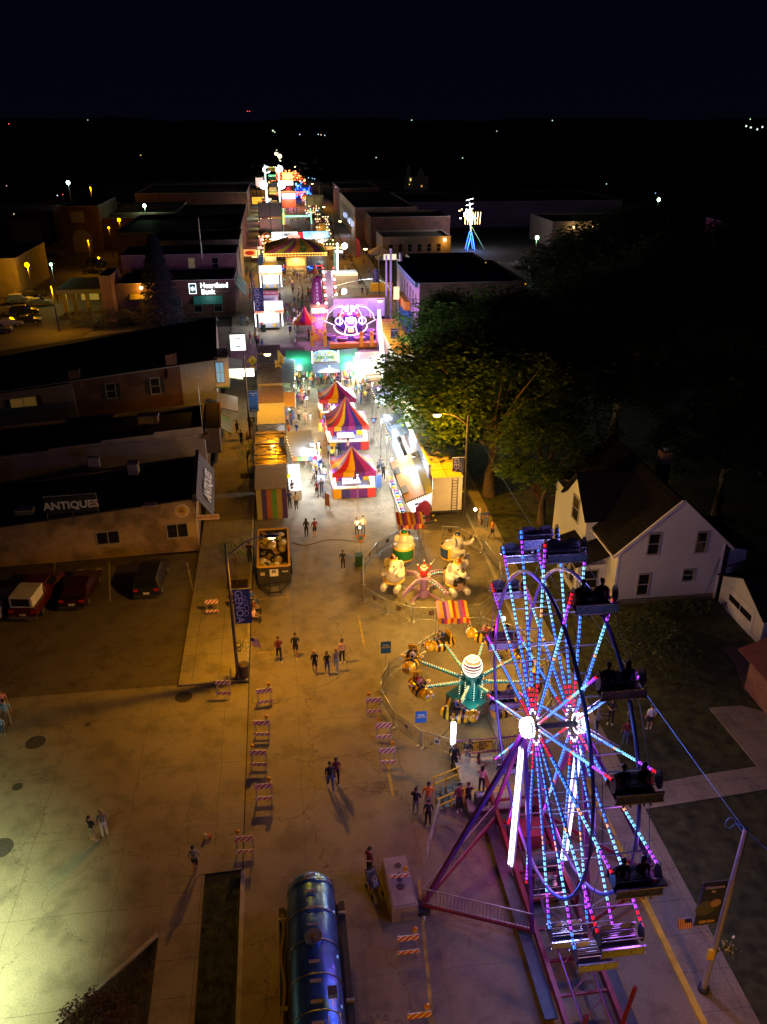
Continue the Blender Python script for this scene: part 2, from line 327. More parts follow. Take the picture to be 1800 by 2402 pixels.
    ob = bpy.data.objects.new('skel', me); C.objects.link(ob); md = ob.modifiers.new('s', 'SKIN'); sv = me.skin_vertices[0].data if me.skin_vertices else None
    if sv is None:
        bm = bmesh.new(); bm.from_mesh(me); bm.verts.layers.skin.verify(); bm.to_mesh(me); bm.free(); sv = me.skin_vertices[0].data
    for i, n in enumerate(names): sv[i].radius = rad[n]; sv[i].use_root = (n == 'pel')
    ss = ob.modifiers.new('u', 'SUBSURF'); ss.levels = 1
    dg = bpy.context.evaluated_depsgraph_get(); m2 = bpy.data.meshes.new_from_object(ob.evaluated_get(dg)); bpy.data.objects.remove(ob)
    segs = []
    for a, b2 in E:
        A, B = Vector(J[a]), Vector(J[b2]); base = a[:3]
        if a in ('pel',) and b2 != 'wai': t = 2
        elif a == 'pel' or a in ('wai',) : t = 1
        elif a == 'che': t = 1
        elif a in ('nec','hd0','hd1'): t = 0
        elif base == 'hip': t = 2
        elif base == 'kne': t = 2 if leg == 'long' else 0
        elif base == 'ank': t = 3
        elif base == 'sho': t = 1
        else: t = 0
        segs.append((A, B, t, base))
    mi = []
    for p in m2.polygons:
        c = p.center; best = None
        for A, B, t, base in segs:
            u = max(0, min(1, (c-A).dot(B-A)/(B-A).length_squared)); dd = (c-(A+(B-A)*u)).length
            if best is None or dd < best[0]: best = (dd, t, base, u)
        t = best[1]
        if best[2] == 'hip' and leg != 'long' and best[3] > .7: t = 0
        if c.z > 1.475 and abs(c.x) < .1: t = 0
        if t == 1 and c.z < .98 and pose not in ('sit','ride'): t = 2
        mi.append(t); p.use_smooth = True
    m2.materials.clear()
    for i in range(5): m2.materials.append(EYE)
    m2.polygons.foreach_set('material_index', mi)
    # nose, eyes, mouth and ears joined into the same mesh
    fb = MB(); d = [mat('slot%d' % i) for i in range(1)]
    bm = bmesh.new(); bm.from_mesh(m2)
    def blob(c, r, idx):
        g = bmesh.ops.create_icosphere(bm, subdivisions=1, radius=1, matrix=Matrix.Translation(c) @ Matrix.Diagonal((*r, 1)))
        for v in g['verts']:
            for f in v.link_faces: f.material_index = idx
    blob((0,-.105,1.625), (.014,.022,.022), 0)
    for s in (-1, 1): blob((s*.03,-.088,1.655), (.012,.012,.009), 4); blob((s*.078,0,1.64), (.012,.022,.03), 0)
    blob((0,-.09,1.585), (.022,.01,.006), 4)
    if leg == 'skirt':
        n = 12; rings = []
        for z, r in ((1.0,.15), (.82,.21), (.6,.25)): rings.append([bm.verts.new((r*math.cos(2*math.pi*i/n), r*.8*math.sin(2*math.pi*i/n), z)) for i in range(n)])
        for a, b2 in zip(rings[:-1], rings[1:]):
            for i in range(n): bm.faces.new((b2[i], b2[(i+1) % n], a[(i+1) % n], a[i])).material_index = 2
    bm.to_mesh(m2); bm.free(); m2.name = 'person_%s' % pose
    POSES[key] = m2; return m2
HAIRM = {}
def hair_mesh(kind):
    if kind in HAIRM: return HAIRM[kind]
    b = MB(); h = HAIRS['dark']
    b.sph((0,.018,1.682), (.094,.108,.088), h, 12, 8)
    if kind == 'long': b.sph((0,.075,1.56), (.09,.05,.17), h, 10, 7); b.sph((-.07,.03,1.57), (.03,.05,.12), h); b.sph((.07,.03,1.57), (.03,.05,.12), h)
    if kind == 'bun': b.sph((0,.12,1.70), (.05,.05,.05), h)
    if kind == 'cap': b.box((0,-.12,1.70), (.13,.09,.015), h)
    o = b.build('hair'); HAIRM[kind] = o.data; bpy.data.objects.remove(o); return HAIRM[kind]
LABELS = {}
def person(loc, rz, pose='stand', top='black', bot='denim', leg='long', hair='dark', hk='short', h=1.7, label=None, group=None, skin=0, shoe=None, fem=None, scale=None):
    fem = (hk in ('long', 'bun')) if fem is None else fem
    o = bpy.data.objects.new('person', person_mesh(pose, leg, fem)); C.objects.link(o)
    o.location = loc; o.rotation_euler.z = rz; s = h/1.66; o.scale = (s, s, s)
    ms = [SKINS[skin], cloth(top), cloth(bot), SHOE_W if shoe == 'white' else SHOE_D, EYE]
    for i, m in enumerate(ms): o.material_slots[i].link = 'OBJECT'; o.material_slots[i].material = m
    hh = bpy.data.objects.new('cap' if hk == 'cap' else 'hair', hair_mesh(hk)); C.objects.link(hh); hh.parent = o; hh.material_slots[0].link = 'OBJECT'; hh.material_slots[0].material = HAIRS[hair]
    if label is None: label = 'person'
    LABELS[label] = LABELS.get(label, 0)+1
    tag(o, label, 'person', group); return o
# ================= ferris wheel =================
FX0, FX1, FY, FZ, FR, FPH = 9.19, 10.74, 24.3, 8.74, 7.86, .509
blueframe = mat('blue_white_frame_paint', (.10,.11,.22), .4, .3, noise=.15); purp = mat('purple_leg_paint', (.20,.03,.22), .4, .2, noise=.2); maroon = mat('maroon_frame_paint', (.22,.02,.04), .45, .2, noise=.3)
LED = {'r': em('red_led', (1,.01,.02), 1.7), 'b': em('blue_led', (.05,.22,1), 3.0), 'c': em('cyan_led', (.25,.72,1), 2.2), 'o': em('amber_led', (1,.42,.16), 2.0), 'v': em('violet_led', (.45,.06,1), 2.4), 'w': em('white_led', (1,.88,1), 2.4), 'd': mat('led_off', (.1,.1,.14), .3)}
WHITE_HOT = em('white_hot', (.85,.9,1), 7.); BULB = em('warm_bulb', (1,.66,.28), 5.)
fw = thing('ferris_wheel', 'tall ferris wheel seen nearly edge on, its spokes lit blue, red and violet', 'ferris wheel', (FX0, FY, 0))
O = Vector((FX0, FY, 0)); dx = FX1-FX0
def rad(a, r, x): return Vector((x, r*math.sin(a), FZ+r*math.cos(a)))
PATT = [''.join(ch*int(k_) for ch, k_ in p.items()) for p in (dict(w=1,r=6,b=14,o=2,c=8,v=4,R=1), dict(w=1,V=1,b=16,o=1,c=9,v=5,R=3), dict(w=1,r=4,b=13,c=9,B=4,v=3,D=2), dict(w=1,V=2,b=15,o=2,c=9,v=4,B=3))]; PATT = [p.replace('R','r').replace('V','v').replace('B','b').replace('D','b') for p in PATT]
def spoke_meshes(pat):
    L = FR-.55; m = MB(); m.b0(-.03,.03,-.03,.03,.5,FR,blueframe)
    m.b0(-.02,.02,.14,.17,.6,FR*.62,blueframe)
    for k in range(9): m.beam((0,.155,.6+k*.5), (0,.0,.85+k*.5), .014, .014, blueframe)
    d = MB(); n = len(pat)
    for i, ch in enumerate(pat):
        for h in (0,):
            z0 = .6+L*i/n
            for sx in (-.024, .024): d.box((sx, 0, z0+L/n*.3), (.022, .062, L/n*.62), LED[ch])
    return m, d
sp0 = []
for pat in PATT:
    m, d = spoke_meshes(pat); s = m.build('spoke', fw); d.build('light_strip', s); sp0.append(s)
used = set()
for side, x in ((0, 0.), (1, dx)):
    for i in range(16):
        a = FPH+i*math.pi/8; k = (0 if i % 2 else 1) if i not in (0,1,8,9) else (2 if i in (0, 1) else 3)
        if k in used: s = dup(sp0[k], fw)
        else: s = sp0[k]; used.add(k)
        s.location = (x, 0, FZ); s.rotation_euler = (-a, 0, 0)
for side, x in ((-1, 0.), (1, dx)):
    h = MB(); h.cyl((x+side*.1, 0, FZ), (x+side*.54, 0, FZ), .28, DARKM, 16, .26); hub = h.build('hub', fw)
    g = MB()
    for ring, (xx, rr) in enumerate(((.14,.36),(.28,.38),(.42,.36),(.52,.3))):
        for j in range(20):
            a = j*math.pi/10+ring*.16; g.sph((x+side*xx, rr*math.sin(a), FZ+rr*math.cos(a)), .042, WHITE_HOT, 6, 4)
    for j in range(9): a = j*math.pi/4.5; g.sph((x+side*.56, .18*math.sin(a), FZ+.18*math.cos(a)), .04, WHITE_HOT, 6, 4)
    g.cyl((x+side*.3, 0, FZ), (x+side*.40, 0, FZ), .32, WHITE_HOT, 20)
    g.build('bulb_ring', hub)
    t = MB(); t.tube([rad(j*math.pi/20, FR*.79, x) for j in range(40)], .075, mat('violet_ring_paint', (.16,.15,.5), .35, .3), 8, True); t.build('rim_tube', fw)
cb = MB(); cb.beam((0,0,0), (dx,0,0), .045, .045, mat('bar_paint', (.32,.28,.28), .4, .4)); first = None
for i in range(16):
    a = FPH+i*math.pi/8
    for r in (FR*.42, FR*.63, FR*.9):
        if first is None: first = cb.build('cross_bar', fw); o = first
        else: o = first.copy(); C.objects.link(o); o.parent = fw
        o.location = rad(a, r, 0)
ax = MB(); ax.cyl((-.5,0,FZ), (dx+.5,0,FZ), .12, DARKM, 12); ax.build('axle', fw)
# thin rim between neighbouring tips
for x in (0., dx):
    rim = MB()
    for i in range(16):
        a = FPH+i*math.pi/8; rim.beam(rad(a, FR*.9, x), rad(a+math.pi/8, FR*.9, x), .018, .018, blueframe)
    rim.build('rim_cable', fw)
# legs: near vertical towers with white tubes of light, splayed braces, side braces
tube_w = em('white_tube', (.88,.84,1), 4.5)
for side, x in ((-1, -.42), (1, dx+.42)):
    l = MB(); l.beam((x,0,FZ-.1), (x,0,.9), .22, .2, mat('lilac_leg_paint', (.4,.3,.6), .4, .2)); lo = l.build('leg', fw)
    t = MB(); t.box((x+side*.03-.0, -.13, FZ-4.3), (.07, .05, 6.6), tube_w); t.box((x-.13, -.0, FZ-4.3), (.05, .08, 6.6), tube_w); t.build('tube_light', lo)
    for yy in (-3.2, 3.2):
        l = MB(); l.beam((x,0,FZ-.1), (x,yy,.9), .14, .14, purp); l.build('leg', fw)
    l = MB(); l.beam((x,0,FZ-.2), (x+side*4.1,-.9,.25), .17, .17, purp); l.build('side_brace', fw)
    f = MB(); f.box((x+side*4.1,-.9,.12), (.6,.6,.24), DARKM); f.build('foot_pad', fw)
    for yy in (2.9, -3.0):
        l = MB(); p, q = Vector((x, yy, .8)), Vector((x+side*4.1,-.9,.35)); l.beam(p, q, .14, .14, maroon); oo = l.build('outrigger', fw)
        r = MB(); up = Vector((0,0,.95)); nb = 30
        r.beam(p+up, q+up, .04, .04, GALV); r.beam(p+up*.12, q+up*.12, .03, .03, GALV)
        for j in range(nb+1): v = p.lerp(q, j/nb); r.beam(v+up*.12, v+up, .016, .016, GALV)
        r.build('railing', oo)
# trailer under the wheel
tr = MB()
for x in (-.25, dx+.25): tr.b0(x-.09, x+.09, -13., 5.5, .75, 1.02, maroon); tr.b0(x-.04, x+.04, -13, 5.5, .52, .6, maroon)
for j in range(13): tr.b0(-.2, dx+.2, -12.9+j*1.4, -12.8+j*1.4, .8, .9, maroon)
for x in (.25, dx-.25): tr.beam((x,-13,.95), (x,-2,1.35), .05, .05, purp)
for j in range(9): tr.beam((.25,-12.5+j*1.1,1.), (dx-.25,-11.8+j*1.1,1.1), .03, .03, maroon)
tr.b0(-.9,-.4,-6.5,3.0,.55,.62,DARKM); tr.b0(dx+.4,dx+.9,-9,3.0,.55,.62,DARKM)
tr.build('trailer_frame', fw)
for x, y, xt, yt in ((.15,-7.3,.05,-7.7), (dx+.1,-7.3,dx+.6,-6.9), (dx+.2,-2.2,dx+.2,-2.2), (-.1,-1.8,-.1,-1.8)):
    l = MB(); l.beam((x,y,.8), (xt,yt,2.5), .13, .13, maroon); l.build('stop_post', fw)
for x in (-.35, dx+.35):
    for y in (3.4, 4.3): w = MB(); w.cyl((x-.12,y,.42), (x+.12,y,.42), .42, BLACK, 16); w.cyl((x-.13,y,.42), (x+.13,y,.42), .2, STEEL, 12); w.build('wheel', fw)
dr = MB(); dr.cyl((.1,-.2,1.3), (1.4,-.2,1.3), .45, DARKM, 14); dr.box((.8,1.4,1.3), (1.1,1.1,.8), pm((.15,.02,.03))); dr.build('drive_unit', fw)
# gondolas
art = mat('painted_scroll_art', (.20,.28,.55), .4, noise=.0)
def art_mat(name, cols, scale=5):
    m = mat(name, cols[0], .45); n, l = m.node_tree.nodes, m.node_tree.links
    t = n.new('ShaderNodeTexCoord'); z = n.new('ShaderNodeTexNoise'); z.inputs['Scale'].default_value = scale; z.inputs['Distortion'].default_value = 1.5; z.inputs['Detail'].default_value = 2
    l.new(t.outputs['Object'], z.inputs['Vector']); r = n.new('ShaderNodeValToRGB'); r.color_ramp.interpolation = 'CONSTANT'; l.new(z.outputs['Fac'], r.inputs[0])
    while len(r.color_ramp.elements) < len(cols): r.color_ramp.elements.new(.5)
    for i, (e, c) in enumerate(zip(r.color_ramp.elements, cols)): e.position = .3+.4*i/len(cols) if i else 0; e.color = (*c, 1)
    l.new(r.outputs[0], n['Principled BSDF'].inputs['Base Color']); return m
scroll = art_mat('scroll_art_panel', [(.15,.3,.5),(.6,.62,.7),(.1,.15,.3),(.5,.55,.65),(.2,.5,.6)], 7)
GW = dx/2-.09
def make_gondola():
    b = MB(); b.slab([(-GW,.48,-.82),(GW,.48,-.82),(GW,-.45,-.82),(-GW,-.45,-.82)][::-1], .04, DARKM); g = b.build('gondola', fw); g.scale = (1,.78,.78)
    for yy, nm in ((-.52,'front_panel'), (.55,'back_panel')):
        p = MB(); p.box((0,yy,-.58), (2*GW+.1,.06,.40), scroll); p.box((0,yy,-.80), (2*GW+.16,.09,.07), mat('chrome_trim', (.6,.6,.68), .25, .8)); p.box((0,yy,-.37), (2*GW+.12,.08,.05), mat('chrome_trim')); p.build(nm, g)
    for s in (-1, 1):
        p = MB(); n = 14
        pts = [(s*(GW+.03), .30*math.cos(t)-.02, -.2+.42*math.sin(t)) for t in [2*math.pi*j/n for j in range(n)]]
        q = [(x+.03*s, y, z) for x, y, z in pts]; p.add(pts+q, [tuple(range(n)), tuple(range(n, 2*n))[::-1]]+[(i, n+i, n+(i+1) % n, (i+1) % n) for i in range(n)], mat('mesh_shield', (.2,.19,.26), .5, .3)); p.build('side_shield', g)
        p = MB(); p.sph((s*(GW*.52), .36, -.18), (.27,.035,.19), mat('pale_headrest', (.6,.62,.7), .5), 12, 7); p.build('headrest', g)
    p = MB()
    for j in range(4): p.box((0,.08+j*.09,-.5+j*.01), (2*GW-.05,.05,.03), STEEL)
    for j in range(3): p.box((0,.43,-.42+j*.12), (2*GW-.05,.03,.05), STEEL)
    p.build('bench', g)
    p = MB(); p.cyl((-GW-.05,-.28,-.2), (GW+.05,-.28,-.2), .025, STEEL); p.build('lap_bar', g)
    return g
g0 = make_gondola(); GONS = []
for i in range(16):
    a = FPH+i*math.pi/8; g = g0 if i == 0 else dup(g0, fw); g.location = rad(a, FR, dx/2); GONS.append(g)
# people riding (on the near and far rim)
for i, cols, lab in ((15, None, None), (14, ('black','black'), 'two'), (13, ('black','grey'), ''), (12, ('navy','black'), ''), (11, ('black','maroon'), ''), (3, ('black','navy'), ''), (4, ('black','grey'), '')):
    if cols is None: continue
    for s in (0, 1):
        c = O+rad(FPH+i*math.pi/8, FR, dx/2)
        where = {14: 'highest occupied seat on the near rim', 13: 'ferris wheel seat by the dark hedge', 12: 'ferris wheel seat beside the garden path', 11: 'lowest occupied ferris wheel seat above the lawn edge', 3: 'far rim seat above the bee ride', 4: 'far rim seat level with the hub'}[i]
        person((c.x+(-.33, .33)[s], c.y+.22, c.z-.48-.84), 0, 'ride', cols[s], 'black', label='%s of two dark riders in the %s' % (('left', 'right')[s], where), h=1.55, hk=('short', 'long')[s] if i != 14 else 'short', group='riders on the ferris wheel')
lamp(O+Vector((-.95, 0, FZ)), (.5,.25,.9), 120, .4, name='hub_light'); lamp(O+Vector((dx+.95, 0, FZ)), (.40,.38,1), 1300, .4, name='hub_light')
for (a, r, x, c, w) in ((.3,6,-.3,(.2,.1,1),50), (1.5,6.2,-.3,(.9,.05,.5),90), (3.0,6,-.4,(.8,.06,.5),130), (4.0,5,-.7,(.02,.18,1),300), (5.4,6,-.3,(.2,.5,1),60), (3.1,6.2,dx+.3,(.9,.1,.5),120), (.2,6,dx+.3,(.35,.3,1),110), (4.7,6,dx+.4,(.5,.15,.9),170), (2.6,2.5,-.3,(1,.1,.5),90)):
    lamp(O+rad(a, r, x), c, w, .5, name='spoke_light')
lamp(O+Vector((-.75,-.3,FZ-4)), (.8,.4,.9), 25, .3, name='tube_glow'); lamp(O+Vector((dx+.75,-.3,FZ-4)), (.8,.5,1), 30, .3, name='tube_glow')
# boarding deck
dk = thing('boarding_deck', 'raised pale boarding deck with double yellow stripe, railing and yellow steps beside the ferris wheel', 'platform', (0,0,0))
D0 = Vector((8.4, 27.0, 0)); dm = mat('deck_plate', (.42,.38,.3), .6, .1, noise=.25)
b = MB(); b.b0(7.7,11.2,27.9,31.6,.62,.72,dm); b.b0(7.75,11.15,27.95,31.55,.5,.615,maroon); b.build('deck', dk)
b = MB(); b.b0(7.7,11.2,28.9,29.0,.724,.728,mat('yellow_paint', (.75,.5,.02), .5)); b.b0(7.7,11.2,29.1,29.2,.724,.728,mat('yellow_paint')); b.build('stripe', dk)
for x, y in ((7.8,28),(11.1,28),(7.8,31.5),(11.1,31.5)): b = MB(); b.b0(x-.05,x+.05,y-.05,y+.05,0,.5,DARKM); b.build('leg', dk)
b = MB()
for z in (.85, 1.7): b.beam((7.7,31.6,z), (11.2,31.6,z), .05, .05, purp)
for j in range(24): b.beam((7.75+j*.15,31.6,.85), (7.75+j*.15,31.6,1.7), .015, .015, mat('yellow_paint'))
for z in (.85, 1.7): b.beam((11.2,27.9,z), (11.2,31.6,z), .05, .05, purp)
b.build('railing', dk)
b = MB(); b.box((9.2,31.55,1.35), (.95,.03,.62), mat('yellow_paint')); s = b.build('sign_board', dk)
for j, t in enumerate(('DO NOT ROCK', 'SEATS', 'HAVE TO', 'ZERO')): text(t, .15, BLACK, s, face((9.2,31.52,1.58-j*.15)), bold=.004)
b = MB(); b.box((7.62,31.5,2.35), (.22,.22,1.3), WHITE_HOT); b.box((7.62,31.5,1.0), (.1,.1,1.4), WPAINT); b.build('light_post', dk); lamp((7.3,31.2,2.6), (.8,.92,1), 60, .2, dk)
b = MB(); ylw = mat('yellow_paint')
for j in range(4): b.box((7.45-j*.3,29.3,.6-j*.16), (.3,1.3,.04), DARKM)
b.build('steps', dk)
b = MB()
for yy in (28.6, 30.0):
    for dz in (.45, .9): b.beam((7.7,yy,.62+dz), (6.3,yy,.02+dz), .045, .045, ylw)
    for j in range(3): b.beam((7.6-j*.6,yy,.55-j*.24), (7.6-j*.6,yy,1.48-j*.26), .045, .045, ylw)
b.build('handrail', dk)
b = MB(); b.box((8.35,28.2,1.1), (.6,.45,.5), DARKM); b.box((8.35,28.2,1.38), (.5,.3,.02), pm((.2,.2,.25))); 
for j, c in enumerate('rbo'): b.sph((8.2+j*.12,28.2,1.4), .02, LED[c], 6, 4)
b.build('control_box', dk)
q = MB()
for j, z in enumerate((.5,.8,1.1)): q.beam((6.35,28.4,z), (5.2,25.5,z), .035, .035, GALV)
for j in range(5): v = Vector((6.35,28.4,0)).lerp(Vector((5.2,25.5,0)), j/4); q.beam(v, v+Vector((0,0,1.1)), .03, .03, GALV)
o = q.build('queue_rail'); tag(o, 'slanting grey tube queue rail below the yellow steps of the ferris wheel', 'railing')
# ================= tanker truck =================
tt = thing('tanker_truck', 'tanker truck with a shiny blue metal tank at the bottom of the street', 'truck', (-.02,20.2,0))
chrome = mat('blue_tank_metal', (.10,.26,.75), .3, .75, noise=.25, nscale=1.6, bump=.9)  # metallic blue base colour over the whole tank
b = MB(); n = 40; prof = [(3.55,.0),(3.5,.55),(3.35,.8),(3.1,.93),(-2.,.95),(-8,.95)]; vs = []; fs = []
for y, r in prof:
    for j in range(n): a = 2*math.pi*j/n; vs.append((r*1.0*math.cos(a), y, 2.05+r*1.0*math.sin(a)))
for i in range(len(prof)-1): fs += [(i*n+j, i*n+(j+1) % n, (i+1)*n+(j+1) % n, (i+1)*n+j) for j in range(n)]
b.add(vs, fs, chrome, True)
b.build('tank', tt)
b = MB()
for y in (2.9, 1.55, .2, -1.15, -2.5, -3.85, -5.2): b = MB(); b.tube([(.965*math.cos(a), y, 2.05+.965*math.sin(a)) for a in [math.pi*j/16 for j in range(17)]], .022, mat('dull_band', (.35,.35,.38), .35, .9), 6); b.build('tank_band', tt)
b = MB()
for j in range(12): y = 3.05-j*.75; b = MB(); b.box((0, y, 3.02), (.42, .12, .03), mat('grip_step', (.4,.36,.33), .6, .4)); b.build('walkway_step', tt)
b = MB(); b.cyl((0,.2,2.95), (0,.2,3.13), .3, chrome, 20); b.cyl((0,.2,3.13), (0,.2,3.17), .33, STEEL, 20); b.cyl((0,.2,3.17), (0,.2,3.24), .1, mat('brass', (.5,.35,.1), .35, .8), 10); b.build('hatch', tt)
for s in (-1, 1):
    b = MB(); b.b0(s*1.2-.12, s*1.2+.12, -6, 2.6, 1.55, 1.85, BLACK); fo = b.build('side_rack', tt)
    b = MB()
    for y in (2.0, -1.6): b.box((s*1.2,y,1.9), (.3,.1,.14), GALV)
    b.build('bracket', fo)
    b = MB(); b.b0(s*1.02-.22, s*1.02+.22, -7, 3.1, 1.0, 1.06, mat('black_fender', (.02,.02,.022), .35)); b.build('fender', tt)
    for y in (1.8, .5, -6.2): b = MB(); b.cyl((s*.85,y,.5), (s*1.2,y,.5), .5, BLACK, 20); b.cyl((s*1.2,y,.5), (s*1.21,y,.5), .25, STEEL, 12); b.build('wheel', tt)
b = MB(); b.b0(-.65,.65,3.35,3.95,1.0,1.5,mat('red_box', (.25,.02,.02), .4)); b.b0(-1.0,1.0,3.3,3.9,.85,.98,DARKM); b.b0(-.95,-.75,3.6,3.85,.98,1.7,DARKM); b.b0(.75,.95,3.6,3.85,.98,1.7,DARKM); b.build('rear_bumper', tt)
for s in (-1, 1): b = MB(); b.box((s*.55,3.6,1.53), (.14,.1,.06), em('tail_lamp', (1,.03,.02), .8)); b.build('tail_light', tt)
b = MB(); b.b0(-.5,.5,-8,3.4,.75,.95,DARKM); b.build('chassis', tt)
b = MB(); b.tube([(-1.2+.06*math.sin(j*.9), 2.2-j*.35, 1.93+.03*math.sin(j*1.7)) for j in range(18)], .06, pm((.28,.2,.1), .5), 8); b.build('hose', tt)
b = MB()
for j in range(9): b.box((.84,2.6-j*.95,2.45), (.07,.1,.07), em('marker', (.3,.5,1), .7) if j % 2 else STEEL)
b.build('marker_light', tt)
b = MB(); b.box((.55,-2.1,3.25), (.32,.34,.22), STEEL); b.box((.55,-2.12,3.12), (.26,.26,.03), em('work_lamp', (1,.6,.1), .8)); b.beam((.55,-2.4,2.9), (.55,-2.2,3.2), .03, .03, STEEL); b.build('work_light', tt)
b = MB()
for x in (.35,.75): b.tube([(x,-4.5,2.9),(x,-4.5,3.2),(x,-2.9,3.2),(x,-2.6,2.85)], .02, STEEL)
b.build('grab_rail', tt)
b = MB(); b.b0(-1.1,1.1,-11,-8.6,.9,3.0,pm((.5,.05,.05), .3)); b.b0(-1.0,1.0,-11.05,-10.98,1.9,2.8,GLASS); b.build('cab', tt)
# ================= concrete block =================
b = MB(); b.box((0,0,.42), (1.12,2.6,.84), mat('stained_concrete', (.30,.26,.23), .9, noise=.35, nscale=1.2, bump=.4)); b.box((0,0,.87), (.98,2.46,.08), mat('stained_concrete'))
for y, r in ((.75,.16), (.0,.13), (-.35,.19), (.3,.09)): b.cyl((.02+y*.1,y,.9), (.02+y*.1,y,.914), r, mat('dark_stain', (.07,.05,.045), .9), 9)
c = W(872,1990); o = b.build('concrete_block', None, (c.x, c.y+1.3, 0)); o.rotation_euler.z = R(3); tag(o, 'large pale concrete block with dark stains on top, between two striped barricades', 'concrete block')
# ================= barricades =================
bo, bw = mat('orange_reflector', (.62,.07,.01), .5), mat('white_reflector', (.85,.85,.82), .5)
def make_barricade(label, loc, rz):
    t = thing('barricade', label, 'barricade', loc, rz, 'striped barricades closing the street')
    f = MB()
    for s in (-1, 1):
        f.beam((s*.33,-.22,0), (s*.33,0,1.02), .035, .035, GALV); f.beam((s*.33,.22,0), (s*.33,0,1.02), .035, .035, GALV); f.beam((s*.33,-.13,.4), (s*.33,.13,.4), .02, .02, GALV)
    f.build('frame', t)
    for z0, z1, yy in ((.72,1.0,-.075), (.18,.36,-.19)):
        p = MB(); x0, x1 = -.4, .4; p.b0(x0,x1,yy,yy+.025,z0,z1,bw); h = z1-z0; w = .12; k = x0-h
        i = 0
        while k < x1:
            a = [(k, z0), (k+w, z0), (k+w+h, z1), (k+h, z1)]; out = []   # clip to the board
            def cl(pts, f, sgn, lim):
                r = []
                for i2 in range(len(pts)):
                    A, B = pts[i2], pts[(i2+1) % len(pts)]; ia = (A[0]-lim)*sgn >= 0; ib = (B[0]-lim)*sgn >= 0
                    if ia: r.append(A)
                    if ia != ib: u = (lim-A[0])/(B[0]-A[0]); r.append((lim, A[1]+(B[1]-A[1])*u))
                return r
            a = cl(cl(a, 0, 1, x0), 0, -1, x1)
            if len(a) > 2: p.add([(x, yy-.004, z) for x, z in a], [tuple(range(len(a)))], bo); p.add([(x, yy+.029, z) for x, z in a], [tuple(range(len(a)))[::-1]], bo)
            k += w*2; i += 1
        p.build('board', t)
    return t
bl = MB(); bl.cyl((.25,0,1.03), (.25,0,1.10), .05, mat('yellow_paint'), 10); bl.cyl((.25,-.035,1.20), (.25,.035,1.20), .095, mat('amber_lens', (.7,.3,.02), .25), 14); bl.box((.25,0,1.1), (.13,.07,.1), mat('yellow_paint'))
bar0 = make_barricade('x', (0,0,0), 0)
BL = [((460,1325), 0, 0, 'striped barricade standing over a pale square patch on the sidewalk by the first banner pole'),
      ((485,1502), -.1, 0, 'striped barricade on the sidewalk at the foot of the trash can and pole'),
      ((573,1520), .1, 1, 'topmost striped barricade of the left row in the street'), ((568,1590), -.08, 1, 'second striped barricade from the top of the left row'),
      ((561,1655), -.1, 1, 'third striped barricade from the top of the left row'), ((572,1728), 0, 1, 'lowest striped barricade of the left street row, above the kerb'),
      ((531,1842), -.05, 1, 'striped barricade at the end of the yellow kerb strip beside the driveway'),
      ((808,1540), -.05, 1, 'topmost striped barricade of the right row beside the bee ride fence'), ((829,1595), -.05, 1, 'middle striped barricade of the right row beside the bee ride fence'),
      ((837,1650), -.05, 1, 'lowest striped barricade of the right row above the worn yellow line'), ((862,1925), 0, 1, 'striped barricade half hidden behind the concrete block'),
      ((881,2058), 0, 1, 'striped barricade just below the concrete block'), ((905,2225), 0, 1, 'striped barricade at the bottom edge of the street')]
for k, ((px, py), rz, li, lab) in enumerate(BL):
    t = bar0 if k == 0 else dup(bar0); t.location = W(px, py, .12 if k < 2 else 0); t.rotation_euler.z = rz; t['label'] = lab
    t.scale = (1.12,)*3
    if li: bl.build('warning_light', t) if 'wl0' not in globals() else None
    if li and 'wl0' not in globals(): wl0 = [c for c in t.children if c.name.startswith('warning')][0]
    elif li: w = wl0.copy(); C.objects.link(w); w.parent = t; w.location.x = -.5 if k in (2,4,6,7,8) else 0
# ================= fences of crowd barriers =================
def make_panel():
    t = thing('crowd_barrier', 'x', 'barrier', (0,0,0))
    f = MB(); f.tube([(0,0,.08),(0,0,1.1),(1,0,1.1),(1,0,.08)], .03, GALV); f.beam((0,0,.14), (1,0,.14), .05, .05, GALV)
    for x in (.06, .94): f.box((x,0,.02), (.05,.5,.03), GALV)
    f.build('frame', t)
    b = MB()
    for j in range(1, 18): b.tube([(j/18,0,.14),(j/18+.012,0,.45),(j/18-.012,0,.75),(j/18,0,1.1)], .012, GALV, 4)
    b.build('bars', t); return t
pan0 = make_panel(); pan_used = False
def fence(pts, where, closed=False, signs=(), gaps=(), m=None):
    global pan_used
    n = len(pts)-(0 if closed else 1)
    for i in range(n):
        if i in gaps: continue
        p, q = Vector(pts[i]), Vector(pts[(i+1) % len(pts)]); L = (q-p).length; k = max(1, round(L/2.4))
        for j in range(k):
            t = dup(pan0) if pan_used else pan0; pan_used = True
            a = p.lerp(q, j/k); t.location = a; t.scale = (L/k*.985, 1, 1); t.rotation_euler.z = math.atan2((q-p).y, (q-p).x)
            t['label'] = 'grey steel crowd barrier panel in the fence %s' % where; t['group'] = 'crowd barrier panels %s' % where
            if (i*3+j) in signs:
                s = MB(); s.box((.5,-.03,.72), (.34/(L/k),.01,.34), m or pm((.75,.75,.7))); s.box((.5,-.04,.72), (.2/(L/k),.01,.2), pm((.15,.1,.12))); s.build('notice_sign', t)
EP = [W(x, y) for x, y in ((785,1262),(787,1298),(835,1325),(890,1342),(975,1345),(1040,1335),(1085,1295),(1078,1240),(1045,1195),(990,1165),(955,1163))]
EP2 = [W(x, y) for x, y in ((905,1165),(860,1172),(815,1200),(785,1235),(785,1262))]
